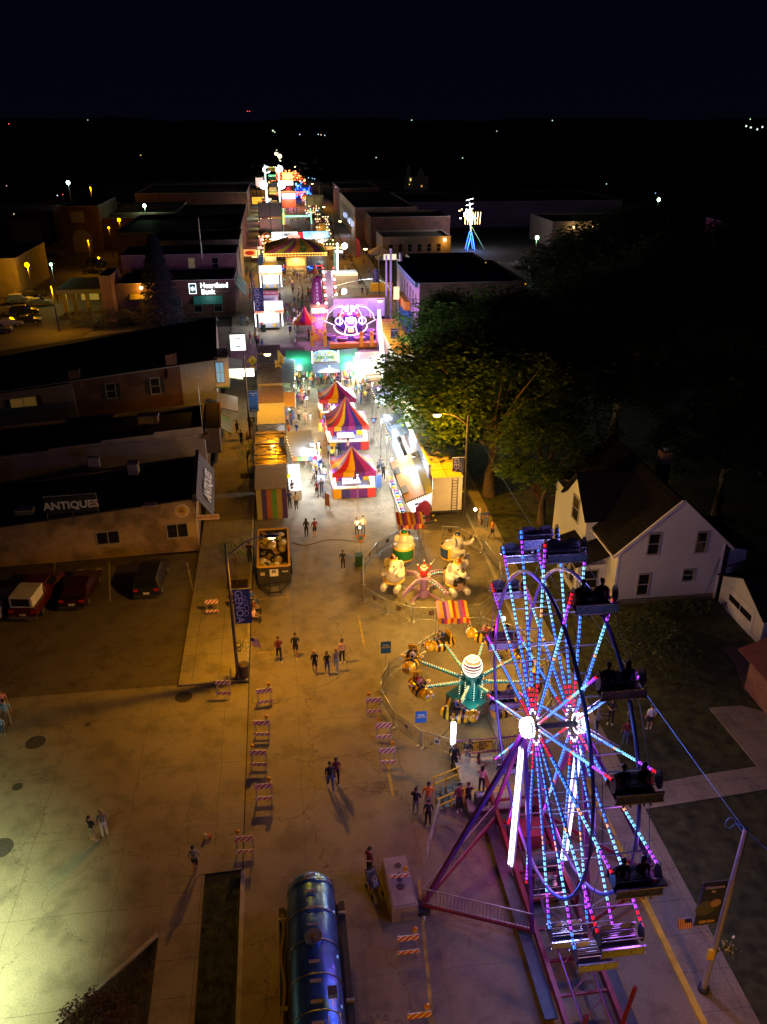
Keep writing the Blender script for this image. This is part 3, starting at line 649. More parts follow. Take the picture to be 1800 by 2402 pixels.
dk_m = pm((.12,.05,.06)); fence(EP, 'around the elephant ride', signs=(3,6,9,13,16,19,24,27), m=dk_m); fence(EP2, 'around the elephant ride', signs=(0,3,6), m=dk_m)
bp = [W(x, y) for x, y in ((938,1399),(841,1462),(824,1496),(824,1524),(850,1569),(910,1614),(980,1634),(1075,1640))]
fence(bp, 'around the bee ride', signs=(0,1,4,12,15,18,21))
fence([W(1075,1640), W(1150,1600), W(1190,1540), W(1180,1450), W(1120,1385), W(1040,1365), W(1005,1365)], 'around the bee ride')
# ================= elephant ride =================
def remesh(b, name, parent, vox=.04, smooth=6):
    o = b.build(name, None); md = o.modifiers.new('r', 'REMESH'); md.mode = 'VOXEL'; md.voxel_size = vox; md.use_smooth_shade = True
    s = o.modifiers.new('s', 'SMOOTH'); s.iterations = smooth; s.factor = .5
    dg = bpy.context.evaluated_depsgraph_get(); me = bpy.data.meshes.new_from_object(o.evaluated_get(dg)); mm = list(o.data.materials)
    bpy.data.objects.remove(o); me.materials.clear()
    for m in mm[:1]: me.materials.append(m)
    for p in me.polygons: p.use_smooth = True; p.material_index = 0
    o = bpy.data.objects.new(name, me); C.objects.link(o); o.parent = parent; return o
fib = mat('pale_grey_fibreglass', (.60,.57,.55), .25, coat=.6, noise=.06); gold = mat('gold_trim', (.75,.45,.03), .3, coat=.4)
er = thing('elephant_ride', 'purple armed kiddie ride with a clown figure on its post, inside a fence', 'ride', W(915,1285))
lil = mat('lilac_paint', (.38,.2,.5), .4, coat=.3)
b = MB(); b.cyl((0,0,0), (0,0,.5), .5, lil, 12, .4); b.cyl((0,0,.5), (0,0,1.5), .28, lil, 12, .22); b.cyl((0,0,1.4), (0,0,1.55), .5, lil, 12)
for j in range(4): a = R(45+90*j); b.beam((.3*math.cos(a),.3*math.sin(a),.35), (1.5*math.cos(a),1.5*math.sin(a),.08), .14, .1, lil); b.box((1.5*math.cos(a),1.5*math.sin(a),.04), (.5,.5,.08), CONC)
b.build('centre_base', er)
b = MB(); wh = pm((.75,.72,.7)); rd = pm((.6,.03,.03))
b.sph((0,0,1.85), (.3,.3,.35), rd); b.sph((0,0,2.05), (.24,.24,.2), wh); b.sph((0,0,2.35), .17, pm((.7,.5,.4))); b.cyl((0,0,2.2), (0,0,2.24), .26, wh, 12); b.cyl((0,0,2.48), (0,0,2.75), .11, rd, 10, .02); b.sph((0,0,2.78), .06, wh)
for s in (-1, 1): b.tube([(s*.22,0,2.1),(s*.42,-.1,2.2),(s*.45,-.12,2.5)], .06, rd); b.sph((s*.15,-.02,2.4), .07, pm((.7,.2,.02))); b.sph((s*.46,-.12,2.55), .06, wh)
b.cyl((.46,-.12,2.5), (.7,-.2,2.95), .015, wh); b.sph((0,-.16,2.36), .035, rd); b.build('clown_figure', er)
def arm_pts(r, z1): return [(.3,0,1.35),(r*.35,0,1.55),(r*.65,0,1.35),(r,0,z1)]
ER_R = 2.75
for j in range(4):
    b = MB(); pts = [(x, y, z) for x, y, z in arm_pts(ER_R-.5, 1.0)]; b.tube(pts, .09, lil, 6); b.tube([(x, y, z-.28) for x, y, z in pts], .05, lil, 6)
    for t in range(8): u = t/7; x = .45+u*1.5; b.sph((x,-.1,1.43-.35*u*u), .045, em('arm_bulb', (1,.8,.3), 1.2) if t % 2 else em('green_bulb', (.1,1,.4), 1.2), 6, 4)
    o = b.build('arm', er); o.rotation_euler.z = R(40+90*j)
def make_elephant(blanket, hatc, pots):
    t = thing('elephant_car', 'x', 'ride car')
    b = MB(); s = MB()
    b.sph((0,.1,.85), (.68,.72,.78), fib, 20, 14); b.sph((0,-.25,1.62), (.36,.42,.44), fib, 16, 12); b.sph((0,0,1.25), (.5,.5,.4), fib, 14, 10)
    for q in (-1, 1):
        b.sph((q*.42,-.62,.28), (.24,.36,.24), fib, 12, 8); b.sph((q*.42,-.95,.26), (.22,.13,.24), fib, 12, 8)
        b.sph((q*.55,-.38,1.08), (.19,.34,.19), fib, 12, 8); b.sph((q*.5,-.68,1.12), (.15,.15,.15), fib, 10, 8)
        b.sph((q*.42,-.1,1.62), (.24,.07,.32), fib, 12, 8)
    b.tube([(0,-.5,1.6),(0,-.82,1.45),(.05,-1.1,1.5),(.1,-1.25,1.75),(.08,-1.22,2.05),(.03,-1.05,2.2),(.0,-.92,2.12)], [.22,.17,.14,.12,.1,.1,.11], fib, 10)
    body = remesh(b, 'body', t)
    k = MB()   # blanket with gold border over the back
    pts = []; n = 14; mm = 8
    for i in range(mm+1):
        for j in range(n+1):
            th = -1.5+3.0*j/n; ph = -.55+1.15*i/mm
            r = .70*math.cos(ph)**.5; pts.append((math.sin(th)*.71*math.cos(ph*.5), .1+math.cos(th)*.75*math.cos(ph*.6), .85+.80*math.sin(ph)))
    fs = []; 
    for i in range(mm):
        for j in range(n): fs.append((i*(n+1)+j, (i+1)*(n+1)+j, (i+1)*(n+1)+j+1, i*(n+1)+j+1))
    inner = [f for f in fs if 0 < fs.index(f)//n < mm-1 and 0 < fs.index(f) % n < n-1]; edge = [f for f in fs if f not in inner]
    k.add(pts, inner, blanket, True); k.add(pts, edge, gold, True); k.build('saddle_blanket', t)
    k = MB(); k.cyl((0,-.22,1.95), (0,-.22,2.03), .27, gold, 16); k.sph((0,-.22,2.03), (.2,.2,.2), hatc, 12, 8); k.sph((0,-.22,2.24), .05, gold); k.build('hat', t)
    for q in (-1, 1): k = MB(); k.sph((q*.17,-.64,1.72), (.05,.03,.07), mat('eye'), 8, 6); k.build('eye', t)
    k = MB(); k.tube([(.62*math.cos(a), .0+.66*math.sin(a)*1.1, .52) for a in [j*math.pi/10 for j in range(20)]], .06, gold, 6, True); k.build('belt', t)
    return t
elems = []
gb, bb, pb, ob = [mat('glossy_'+n, c, .15, coat=1) for n, c in (('green', (.01,.13,.05)), ('blue', (.02,.05,.25)), ('plum', (.1,.02,.06)), ('black', (.02,.02,.02)))]
EC = W(915,1285)
for (px, py), rz, bl_, ht, lab in (((872,1195), R(165), gb, gb, 'pale elephant ride car with a green blanket, seen from behind, far left of its ride'),
      ((980,1195), R(75), bb, bb, 'pale elephant ride car with a blue blanket and raised trunk, far right of its ride'),
      ((852,1245), R(-25), pb, pb, 'pale elephant ride car with a plum blanket and curled trunk, near left of its ride'),
      ((985,1252), R(10), ob, mat('glossy_orange', (.6,.1,.02), .2, coat=.6), 'pale elephant ride car with an orange hat and dark round opening')):
    t = make_elephant(bl_, ht, None); c = W(px, py, 1.2); t.location = (c.x, c.y, .42); t.rotation_euler.z = rz; t.scale = (1.17,)*3; t['label'] = lab; t['group'] = 'elephant cars of the kiddie ride'
k = MB(); k.sph((0,-.62,.75), (.42,.12,.42), ob, 14, 8); k.box((0,-.76,.55), (.36,.05,.5), pm((.4,.25,.2))); k.build('seat_opening', t)
for dx_, dy_ in ((-1.2,-1.6), (1.4,-1.2), (.3,2)):
    pass
# small flood lamps on stands
def floodlamp(loc, h, lab, w, col=WRM, rad=.15, s=.13):
    t = thing('flood_lamp', lab, 'lamp', loc); b = MB(); b.beam((0,0,0), (0,0,h), .035, .035, GALV); b.box((0,0,.02), (.3,.3,.04), DARKM); b.build('stand', t)
    b = MB(); b.sph((0,0,h+s*.6), s, em('flood_glow', (1,.85,.6), 9), 12, 8); b.build('bulb', t); lamp((0,0,h+.45), col, w, rad, t); return t
floodlamp(W(1024,1163), 2.5, 'bright round lamp on a thin stand beside the white trailer and sidewalk', 500, (1,.56,.14))
floodlamp(W(1082,1420), 2.8, 'bright round lamp on a thin stand between the elephant and bee rides', 900, (1,.52,.1))
floodlamp(W(778,1165), 1.0, 'low bright lamp standing on the street by the couple above the elephant ride', 90, s=.1)
lamp((0, 0, 4.6), (1,.54,.09), 1700, .4, er, name='ride_light'); lamp((-1, -4.6, 3.8), (1,.62,.2), 650, .3, er, name='ride_light')
# ================= bee ride =================
BC = W(1016,1530)
br_ = thing('bee_ride', 'turquoise kiddie ride with a glowing ringed globe and eight lit arms carrying bee cars', 'ride', (BC.x, BC.y, 0))
turq = mat('turquoise_paint', (.02,.30,.34), .35, coat=.4, noise=.1); flower = art_mat('flower_panel', [(.02,.3,.34),(.02,.34,.38),(.5,.1,.15),(.5,.3,.2),(.1,.4,.42)], 6)
b = MB(); b.box((0,0,.5), (2.0,2.0,.9), flower, rz=R(35)); b.box((0,0,.97), (2.06,2.06,.06), turq, rz=R(35)); b.build('base_box', br_)
b = MB(); b.cyl((0,0,1), (0,0,2.35), .5, turq, 12, .42)
for j in range(8):
    a = j*math.pi/4; b.beam((.62*math.cos(a),.62*math.sin(a),1.0), (.5*math.cos(a),.5*math.sin(a),2.4), .08, .08, turq)
    for q in range(8): b.sph((.68*math.cos(a),.68*math.sin(a),1.1+q*.16), .03, em('pale_bulb', (.8,.95,.7), 1.4), 6, 4)
b.build('column', br_)
b = MB(); b.sph((0,0,2.95), (.55,.55,.62), mat('salmon_globe', (.5,.28,.22), .4), 24, 16); gl = b.build('globe', br_)
b = MB()
for q in range(7): z = -.5+q*.165; r = .56*math.sqrt(max(.05, 1-(z/.62)**2)); b.tube([(r*math.cos(a), r*math.sin(a), 2.95+z) for a in [2*math.pi*j/28 for j in range(28)]], .022, em('white_neon', (1,.85,.75), 2), 6, True)
b.build('neon_ring', gl)
lamp((0, 0, 4.2), (1,.56,.12), 700, .4, br_, name='globe_light'); lamp((0, -1.5, 1.6), (.7,.95,.8), 30, .3, br_, name='globe_light')
yb, kb_ = mat('bee_yellow', (.72,.42,.02), .25, coat=.6), mat('bee_black', (.02,.018,.015), .3, coat=.5)
b = MB(); b.tube([(.45,0,2.0),(1.6,0,2.25),(3.0,0,2.55)], [.11,.09,.07], turq, 8); arm0 = b.build('arm', br_)
b = MB()
for q in range(16): b.box((.85+q*.135,0,2.19+q*.026), (.055,.13,.05), em('arm_lamp', (1,.72,.25), .5) if q % 2 else em('arm_lamp_cool', (.35,.75,1), .35))
b.build('light_strip', arm0)
def make_bee():
    t = thing('bee_car', 'x', 'ride car'); b = MB()
    for k in range(9):
        y = -.55+k*.15; r = .42*math.sqrt(max(.08, 1-((y-.1)/.85)**2)); r1 = .42*math.sqrt(max(.08, 1-((y+.05)/.85)**2)); b.cyl((0,y,.45), (0,y+.15,.45), r, kb_ if k % 2 else yb, 16, r1, caps=(k in (0, 8)))
    b.build('body', t)
    b = MB(); b.sph((0,-.78,.6), (.33,.3,.32), yb, 14, 10); hd = b.build('head', t)
    for q in (-1, 1):
        b = MB(); b.sph((q*.15,-1.02,.7), (.09,.06,.11), pm((.8,.8,.8))); b.sph((q*.14,-1.07,.69), (.05,.03,.06), mat('eye')); b.build('eye', hd)
        b = MB(); b.tube([(q*.1,-.8,.88),(q*.18,-.95,1.1)], .02, kb_); b.sph((q*.18,-.95,1.13), .05, yb); b.build('antenna', hd)
        b = MB(); b.sph((q*.45,.1,.72), (.22,.16,.03), pm((.75,.6,.3)), 12, 6, Matrix.Rotation(q*R(-20), 3, 'Y')); b.build('wing', t)
    b = MB(); b.box((0,.1,.85), (.5,.55,.22), kb_); b.box((0,.42,1.05), (.5,.08,.42), yb); b.build('seat', t)
    return t
bee0 = make_bee(); nm = ['upper left', 'upper right', 'right, nearest the ferris wheel hub', 'lower right', 'lowest', 'left', 'far left', 'top']
first = True
for j in range(8):
    a = R(22.5+45*j+ -3)
    ar = arm0 if j == 0 else dup(arm0, br_); ar.rotation_euler.z = a
    t = bee0 if j == 0 else dup(bee0)
    r = 3.45; z = 1.95+.15*math.sin(j*2.1); t.scale = (1.08,)*3; t.location = (BC.x+r*math.cos(a), BC.y+r*math.sin(a), z); t.rotation_euler = (0, .12*(-1)**j, a+math.pi)
    t['label'] = 'yellow and black bee car on the %s arm of the ride' % ('right', 'upper right', 'upper left', 'left', 'lower left', 'lowest left', 'bottom', 'lower right')[j]; t['group'] = 'bee cars of the turquoise ride'
    for q in (0, 1):
        if j in (7,): continue
        person((t.location.x+math.cos(a+math.pi/2)*(.12*(2*q-1)), t.location.y+math.sin(a+math.pi/2)*(.12*(2*q-1)), z+.30), a+math.pi, 'ride', ('black','white','red','pink','blue','grey')[(j*2+q) % 6], 'denim', h=1.1, skin=(j+q) % 2, hair=('dark','brown','blond')[(j+q) % 3],
               label='child in %s on the %s seat of the %s bee car' % (('black','white','red','pink','blue','grey')[(j*2+q) % 6], ('left','right')[q], ('right', 'upper right', 'upper left', 'left', 'lower left', 'lowest left', 'bottom', 'lower right')[j]), group='children riding the bee cars')
# striped ticket canopies
stripec = [pm((.40,.03,.03), .5), pm((.5,.26,.02), .5), pm((.14,.03,.2), .5), pm((.45,.04,.16), .5), pm((.8,.42,.02), .5)]
def ticket_canopy(px, py, w, lab, rz=0):
    t = thing('ticket_canopy', lab, 'canopy', W(px, py), rz, 'striped ticket canopies'); b = MB()
    for x in (-w/2, w/2):
        for y in (-.55, .55): b.beam((x*.95,y,0), (x*.95,y,2.1), .035, .035, GALV)
    b.build('frame', t)
    b = MB(); n = 10
    for i in range(n):
        x0, x1 = -w/2+w*i/n, -w/2+w*(i+1)/n; m = stripec[i % 5]; z0, z1 = 2.2+.06*math.sin(i*1.7), 2.2+.06*math.sin(i*1.7+1.7)
        b.add([(x0,-.7,z0-.15),(x1,-.7,z1-.15),(x1,.65,z1+.3),(x0,.65,z0+.3)], [(0,1,2,3)], m); b.add([(x0,-.7,z0-.15),(x0,-.72,z0-.55),(x1,-.72,z1-.55),(x1,-.7,z1-.15)], [(0,1,2,3)], stripec[(i+1) % 5])
    b.build('cloth', t); return t
ticket_canopy(885,1175,2.1,'small red and yellow striped canopy in front of the game stools, above the elephant ride')
ticket_canopy(975,1380,2.0,'wrinkled red and yellow striped canopy between the elephant and bee fences', R(-3))
# blue flags at the bee ride
def flagpole(px, py, w, h, z0, pole, col, lab, lines=(), rz=0):
    t = thing('banner_flag', lab, 'flag', W(px, py), rz); b = MB(); b.beam((0,0,0), (0,0,pole), .03, .03, STEEL); b.build('pole', t)
    b = MB(); b.prism([(-w/2,-.02),(w/2,-.02),(w/2,.0),(-w/2,.0)], z0, z0+h, col) ; f = b.build('cloth', t)
    for j, s in enumerate(lines): text(s, w*.2, pm((.8,.6,.2)) if j else WPAINT, f, face((0,-.03,z0+h*.7-j*w*.25)), bold=.003)
    return t
flagpole(834,1440,.62,.85,1.0,1.9,pm((.02,.12,.45)),'square blue ticket flag with yellow lettering on the street left of the bee ride', ('Tickets','BEE RIDE'))
fl = flagpole(908,1618,.6,.75,1.8,2.6,pm((.02,.12,.45)),'blue pennant with two points on a pole at the bee fence', ('Tickets','BEE RIDE')); 
# trash cans
def bin_(px, py, col, lab, z=0, h=1.0):
    t = thing('trash_can', lab, 'trash can', W(px, py, z)); b = MB(); b.box((0,0,h*.45), (.52,.55,h*.85), col); b.build('body', t); b = MB(); b.box((0,.0,h*.93), (.58,.62,.08), col); b.build('lid', t)
    for s in (-1, 1): b = MB(); b.cyl((s*.26,.28,.1), (s*.3,.28,.1), .1, BLACK, 10); b.build('wheel', t)
gr_ = pm((.02,.07,.04), .5)
bin_(776,1222, gr_, 'dark green wheeled trash can at the left edge of the elephant ride fence'); bin_(571,717, gr_, 'dark green wheeled trash can beside the front food trailer', h=1.3)
t = thing('litter_bin', 'round brown slatted litter bin at the foot of the first banner pole', 'litter bin', W(529,1462,.12)); b = MB(); b.cyl((0,0,.05), (0,0,.85), .28, mat('slats', (.10,.07,.045), .7, noise=.4, nscale=9), 18, .3); b.build('drum', t); b = MB(); b.tube([(.31*math.cos(a), .31*math.sin(a), .9) for a in [j*math.pi/8 for j in range(16)]], .03, DARKM, 6, True); b.build('rim', t)
b = MB()
for s in (-1, 1): b.tube([(s*.42-.4,-.2,0),(s*.42-.4,-.2,.75),(s*.42-.4,.2,.75),(s*.42-.4,.2,0)], .025, GALV)
o = b.build('hoop', t)
# ================= street lamps, banners =================
SODE = em('sodium_head', (1,.62,.2), 14); genb = pm((.02,.03,.16), .6, tag='banner'); genl = mat('banner_lettering', (.55,.5,.75), .6)
blueb = art_mat('blue_banner', [(.01,.05,.25),(.02,.14,.5),(.01,.08,.35)], 3)
def genoa_banner(parent, x, z0, h, kind, lab=None, side=1):
    w = h*.42; b = MB(); b.prism([(x, -.012), (x+side*w, -.012), (x+side*w, .012), (x, .012)], z0, z0+h, genb if kind != 'blue' else blueb)
    o = b.build('banner', parent); cx = x+side*w/2
    b = MB(); b.beam((x-side*.1,0,z0+h+.02), (x+side*(w+.05),0,z0+h+.02), .03, .03, STEEL); b.beam((x-side*.1,0,z0-.02), (x+side*(w+.05),0,z0-.02), .03, .03, STEEL); b.build('bracket', parent)
    if kind == 'genoa':
        text('GENOA', h*.27, genl, o, face((cx-w*.2,-.02,z0+h*.5), roll=R(-90)), bold=.006, spacing=1.05)
        b = MB()
        for k, (cz, r) in enumerate(((.74,.06),(.6,.09),(.45,.11),(.3,.09))):
            b.tube([(cx+w*.12+r*h*math.sin(a), -.02, z0+h*cz+r*h*math.cos(a)) for a in [math.pi*j/8 for j in range(9)]], .012, genl, 4)
        b.beam((cx+w*.12,-.02,z0+h*.2), (cx+w*.12,-.02,z0+h*.82), .02, .01, genl); b.build('skyline_drawing', o)
    if kind in ('welcome', 'blue'):
        text('Welcome', h*.085, genl if kind == 'welcome' else WPAINT, o, face((cx,-.02,z0+h*.88)), bold=.003); text('to', h*.085, genl if kind == 'welcome' else WPAINT, o, face((cx,-.02,z0+h*.79)), bold=.003)
        text('GENOA', h*.08, mat('gold_lettering', (.6,.4,.1)), o, face((cx,-.02,z0+h*.07)), bold=.004)
        if kind == 'welcome': b = MB(); b.cyl((cx-w*.2,-.013,z0+h*.4), (cx-w*.2,-.018,z0+h*.4), h*.17, mat('dusk_round', (.07,.08,.2)), 20); b.cyl((cx+w*.2,-.013,z0+h*.5), (cx+w*.2,-.02,z0+h*.5), h*.09, mat('flower_print', (.3,.2,.3)), 12); b.build('picture', o)
    return o
def flower_basket(parent, z, x=.35):
    b = MB(); b.beam((0,0,z), (x,0,z), .03, .03, DARKM); lf = mat('basket_leaves', (.10,.14,.03), .8, noise=.5); fl_ = mat('blossom', (.6,.5,.25), .7)
    for k in range(60):
        v = Vector((rnd.gauss(0,.2), rnd.gauss(0,.2), rnd.gauss(0,.14))); s = .06+.05*rnd.random()
        b.box((x+v.x, v.y, z+.1+v.z), (s,s,.02), fl_ if k % 4 == 0 else lf, M=Matrix.Rotation(rnd.random()*3, 3, Vector((rnd.random(), rnd.random(), rnd.random())).normalized()))
    b.build('flower_basket', parent)
def us_flag(parent, p, q, sz=.75):
    b = MB(); b.beam(p, q, .02, .02, pm((.6,.5,.3))); b.build('flag_staff', parent)
    b = MB(); q = Vector(q); rd_, wh_ = pm((.5,.02,.04)), pm((.7,.68,.65)); d = Vector((.25,.1,-1)).normalized(); w = Vector((-.45,.15,-.2)) if q.x < p[0] else Vector((.45,.1,-.25))
    for k in range(13): u0, u1 = k/13, (k+1)/13; A = q+w*u0*1.; B2 = q+w*u1*1.; b.slab([A, B2, B2+d*sz, A+d*sz], .006, rd_ if k % 2 == 0 else wh_)
    b.slab([q+Vector((0,-.01,0)), q+w*.5+Vector((0,-.01,0)), q+w*.5+d*sz*.4+Vector((0,-.01,0)), q+d*sz*.4+Vector((0,-.01,0))], .012, pm((.03,.04,.2))); b.build('flag', parent)
def street_lamp(base, hx, lab, watt=2300, banner=None, side=1, h=8.9, lit=True, omni=False, flag=False, basket=False, hy=.5, aim=None, pole_m=None, col=SOD, boff=0):
    t = thing('street_lamp', lab, 'street lamp', base, group='street lamps along the fair'); pm_ = pole_m or mat('brown_pole', (.10,.08,.06), .5, .3, noise=.2)
    b = MB(); b.cyl((0,0,0), (0,0,h), .11, pm_, 10, .075); b.cyl((0,0,0), (0,0,.35), .2, pm_, 10, .14); b.build('pole', t)
    L = hx; pts = [(0,0,h-.9)]+[(L*u, hy*u, h-.9+.95*math.sin(min(1,u*1.25)*math.pi/2)) for u in (.25,.5,.75,1)]
    b = MB(); b.tube(pts, .045, mat('arm_paint', (.3,.22,.2), .5, .4), 6); b.build('arm', t)
    b = MB(); s = 1 if L > 0 else -1; c = Vector((L+s*.35, hy, h+.06)); b.sph(c, (.46,.18,.09), mat('lamp_hood', (.12,.10,.16), .4, .4), 14, 8); hd = b.build('lamp_head', t)
    b = MB(); b.sph(c+Vector((0,0,-.15)), (.34,.22,.17) if h < 9 else (.2,.1,.03), SODE if lit else GLASS, 12, 8); b.build('lens', hd)
    if lit: lamp(c+Vector((0,0,-.5)), col, watt, .22, t, None if omni else 160)
    if banner: genoa_banner(t, .15*side, 2.9+boff, 2.3, banner, side=side)
    if basket: flower_basket(t, 2.2, .3*side)
    if flag: us_flag(t, (0,0,2.4), (.9*flag,-.3,3.1))
    return t
A_ = W(515,1465,.12)
street_lamp(A_, 2.2, 'nearest left street lamp with a blue GENOA banner, arm reaching over the rubbish trailer', 4300, 'genoa', 1,  flag=1, basket=True, h=9.2, boff=1.0)
def lamp_at(hpx, hpy, dxp, lab, watt, z=8.9, **k):
    c = W(hpx, hpy, z); s = 1 if dxp > 0 else -1; return street_lamp((c.x-dxp-s*.35, c.y-k.get('hy', .5), .1), dxp, lab, watt, **k)
lamp_at(945,897,-2.1,'street lamp glowing at the edge of the big tree behind the white trailer', 3600, omni=True, banner='genoa', side=-1, basket=True, flag=-1)
lamp_at(578,766,2.,'left street lamp above the yellow feather banners, with a blue welcome banner', 2600, banner='blue', side=1)
lamp_at(822,650,-2.1,'right street lamp beside the purple trailer with a dark banner', 2300, banner='welcome', side=-1, flag=-1)
lamp_at(578,510,1.9,'left street lamp beside the big striped canopy with a blue banner', 2600, banner='blue', side=1)
lamp_at(790,538,-2.1,'right street lamp beyond the purple mast of the small coaster', 2300, banner='genoa', side=-1)
lamp_at(735,478,-2.1,'right street lamp in front of the pale brick shop row', 2600)
lamp_at(700,447,-2.1,'right street lamp beside the peaked pop up tents', 2600)
lamp_at(675,397,-2.1,'right street lamp half way to the traffic signals', 2800)
lamp_at(658,390,-2.,'small right street lamp just left of another near the far crossing', 2000)
lamp_at(570,368,2.,'left street lamp at the far crossing above the white glare', 2500)
lamp_at(638,360,-2.,'highest and farthest street lamp, right of the red signals', 2500)
# post with the second GENOA banner at the bank corner
t = thing('banner_pole', 'thin dark pole with a blue GENOA banner beside the lemonade trailers', 'banner pole', W(553,735,.12)); b = MB(); b.cyl((0,0,0), (0,0,10), .1, DARKM, 8); b.build('pole', t); genoa_banner(t, .15, 4.4, 3.4, 'genoa')
# near right pole without a lamp: silver, with cable loop
rp_ = thing('banner_pole', 'silver pole with a welcome banner, flag and flower basket on the right sidewalk', 'banner pole', W(1520,2140,.12))
b = MB(); b.cyl((0,0,0), (0,0,8.6), .12, mat('silver_pole', (.5,.5,.55), .3, .7), 12, .09); b.cyl((0,0,0), (0,0,.2), .22, DARKM, 10); b.build('pole', rp_)
genoa_banner(rp_, -.16, 3.9, 2.2, 'welcome', side=-1); flower_basket(rp_, 2.3, .5); b = MB(); b.box((-.12,-.05,2.2), (.25,.12,.5), mat('yellow_paint')); b.build('bracket_box', rp_)
us_flag(rp_, (0,0,2.7), (-1.0,.3,3.9), .7)
b = MB(); b.tube([(.0,.0,8.6)]+[(-.35+.18*math.cos(a), .4, 8.5+.25*math.sin(a)) for a in [j*math.pi/6 for j in range(13)]]+[(0,0,8.3)], .014, mat('blue_cable', (.1,.3,.6), .4), 5); b.build('cable_loop', rp_)
P0 = W(1520,2140,.12)
b = MB(); e = Vector((15, 61.6, 8.3)); s = Vector((P0.x, P0.y, 8.6)); b.tube([s.lerp(e, u)+Vector((0,0,-1.6*4*u*(1-u)*.5)) for u in [j/12 for j in range(13)]], .009, mat('blue_cable'), 5); e2 = Vector((19,9,9)); b.tube([s.lerp(e2, u)+Vector((0,0,-.3*4*u*(1-u))) for u in [j/6 for j in range(7)]], .01, mat('blue_cable'), 5)
tag(b.build('overhead_cable'), 'thin blue overhead cable running from the silver pole to the tree lined sidewalk', 'cable')
# lamps that stand just outside the frame and light the near ground
street_lamp((17.0,9.5,.1), -2.2, 'street lamp by the lawn, out of frame below the silver pole', 1500, h=8.9)
street_lamp((-3.7,3,.1), 2.2, 'added street lamp on the left kerb strip, out of frame below the tanker truck', 2600, h=8.9)  # unseen lamp added to brighten the barricade boards and near road
t = thing('lot_light', 'cool white lot light at the lower left edge of the driveway', 'lamp', (-15.6,19.6,0)); b = MB(); b.cyl((0,0,0), (0,0,8.8), .1, GALV, 10); b.build('pole', t); b = MB(); b.box((.5,0,8.8), (1.,.4,.12), GALV); hd = b.build('lamp_head', t); b = MB(); b.box((.6,0,8.73), (.7,.3,.03), WHITE_HOT); b.build('lens', hd)
lamp((.6,0,8.4), (.84,1,.52), 26000, .25, t, 122, (-.35,.2,-1)).data.spot_blend = 1
# ================= debris truck =================
dt = thing('dump_trailer', 'open top trailer heaped with rubbish bags and cardboard, parked at the left kerb', 'trailer', (-1.38,53.4,0))
yt = mat('worn_yellow_rail', (.6,.36,.05), .5, noise=.2); bk = pm((.03,.03,.03), .5)
b = MB()
for s in (-1, 1): b.b0(s*1.12-.05, s*1.12+.05, -2.9, 2.9, .7, 2.0, bk)
b.b0(-1.12,1.12,-2.95,-2.85,.7,2.0,bk); b.b0(-1.12,1.12,2.85,2.95,.7,2.0,bk); b.b0(-1.15,1.15,-2.95,2.95,.6,.72,bk); b.build('box', dt)
b = MB()
for s in (-1, 1): b.b0(s*1.12-.07, s*1.12+.07, -2.9, 2.9, 2.003, 2.12, yt)
b.b0(-1.05,1.05,-3.0,-2.85,2.003,2.1,yt); b.b0(-1.05,1.05,2.85,3.0,2.003,2.1,yt); b.build('top_rail', dt)
b = MB(); b.box((0,-2.98,1.55), (.6,.02,.55), pm((.7,.68,.6))); s = b.build('notice_sign', dt); text('60', .3, BLACK, s, face((0,-3.0,1.66)), bold=.01)
b = MB(); b.box((.8,-2.98,1.6), (.5,.02,.2), bk); b.box((-.8,-2.98,1.5), (.3,.02,.25), pm((.5,.4,.2))); s = b.build('name_plate', dt); text('BLACK', .13, WPAINT, s, face((.8,-3.0,1.62)), bold=.004)
b = MB(); b.beam((-1.1,-3,.7), (-.3,-4.1,.6), .1, .1, bk); b.beam((1.1,-3,.7), (.3,-4.1,.6), .1, .1, bk); b.beam((-.35,-2.9,.7), (-.35,-4.3,.65), .1, .1, bk); b.beam((.35,-2.9,.7), (.35,-4.3,.65), .1, .1, bk); b.beam((-.5,-4.1,.6), (.5,-4.1,.6), .1, .1, bk); b.build('drawbar', dt)
for s in (-1, 1):
    for y in (-.5, .6): b = MB(); b.cyl((s*1.05,y,.4), (s*1.3,y,.4), .4, BLACK, 14); b.build('wheel', dt)
bagm = [mat('clear_bag', (.42,.36,.25), .3, coat=.3, noise=.5, nscale=5), mat('black_bag', (.02,.02,.02), .25, noise=.3, nscale=5), mat('cardboard', (.25,.14,.06), .8, noise=.2)]
b = MB()
for k in range(46):
    x, y = rnd.uniform(-.85,.85), rnd.uniform(-2.6,2.6); r = rnd.uniform(.22,.42); mm_ = bagm[0] if rnd.random() < .68 else bagm[1]
    b.sph((-1.38+x, 53.4+y, 1.55+.25*rnd.random()+(.2 if y > 0 else 0)), (r, r*1.1, r*.75), mm_, 9, 6, Matrix.Rotation(rnd.random()*3, 3, 'X'))
for k in range(16):
    x, y = rnd.uniform(-.8,.8), rnd.uniform(-2.5,2.5); b.box((-1.38+x, 53.4+y, 1.9+.1*rnd.random()), (rnd.uniform(.3,.8), rnd.uniform(.3,.6), .03), bagm[2] if k % 4 else pm((.65,.6,.5)), M=Matrix.Rotation(rnd.uniform(-.5,.5), 3, 'Y') @ Matrix.Rotation(rnd.random()*3, 3, 'Z'))
o = b.build('rubbish_heap'); o['kind'] = 'stuff'; o['label'] = 'heap of clear and black rubbish bags with cardboard in the open trailer'; o['category'] = 'rubbish'
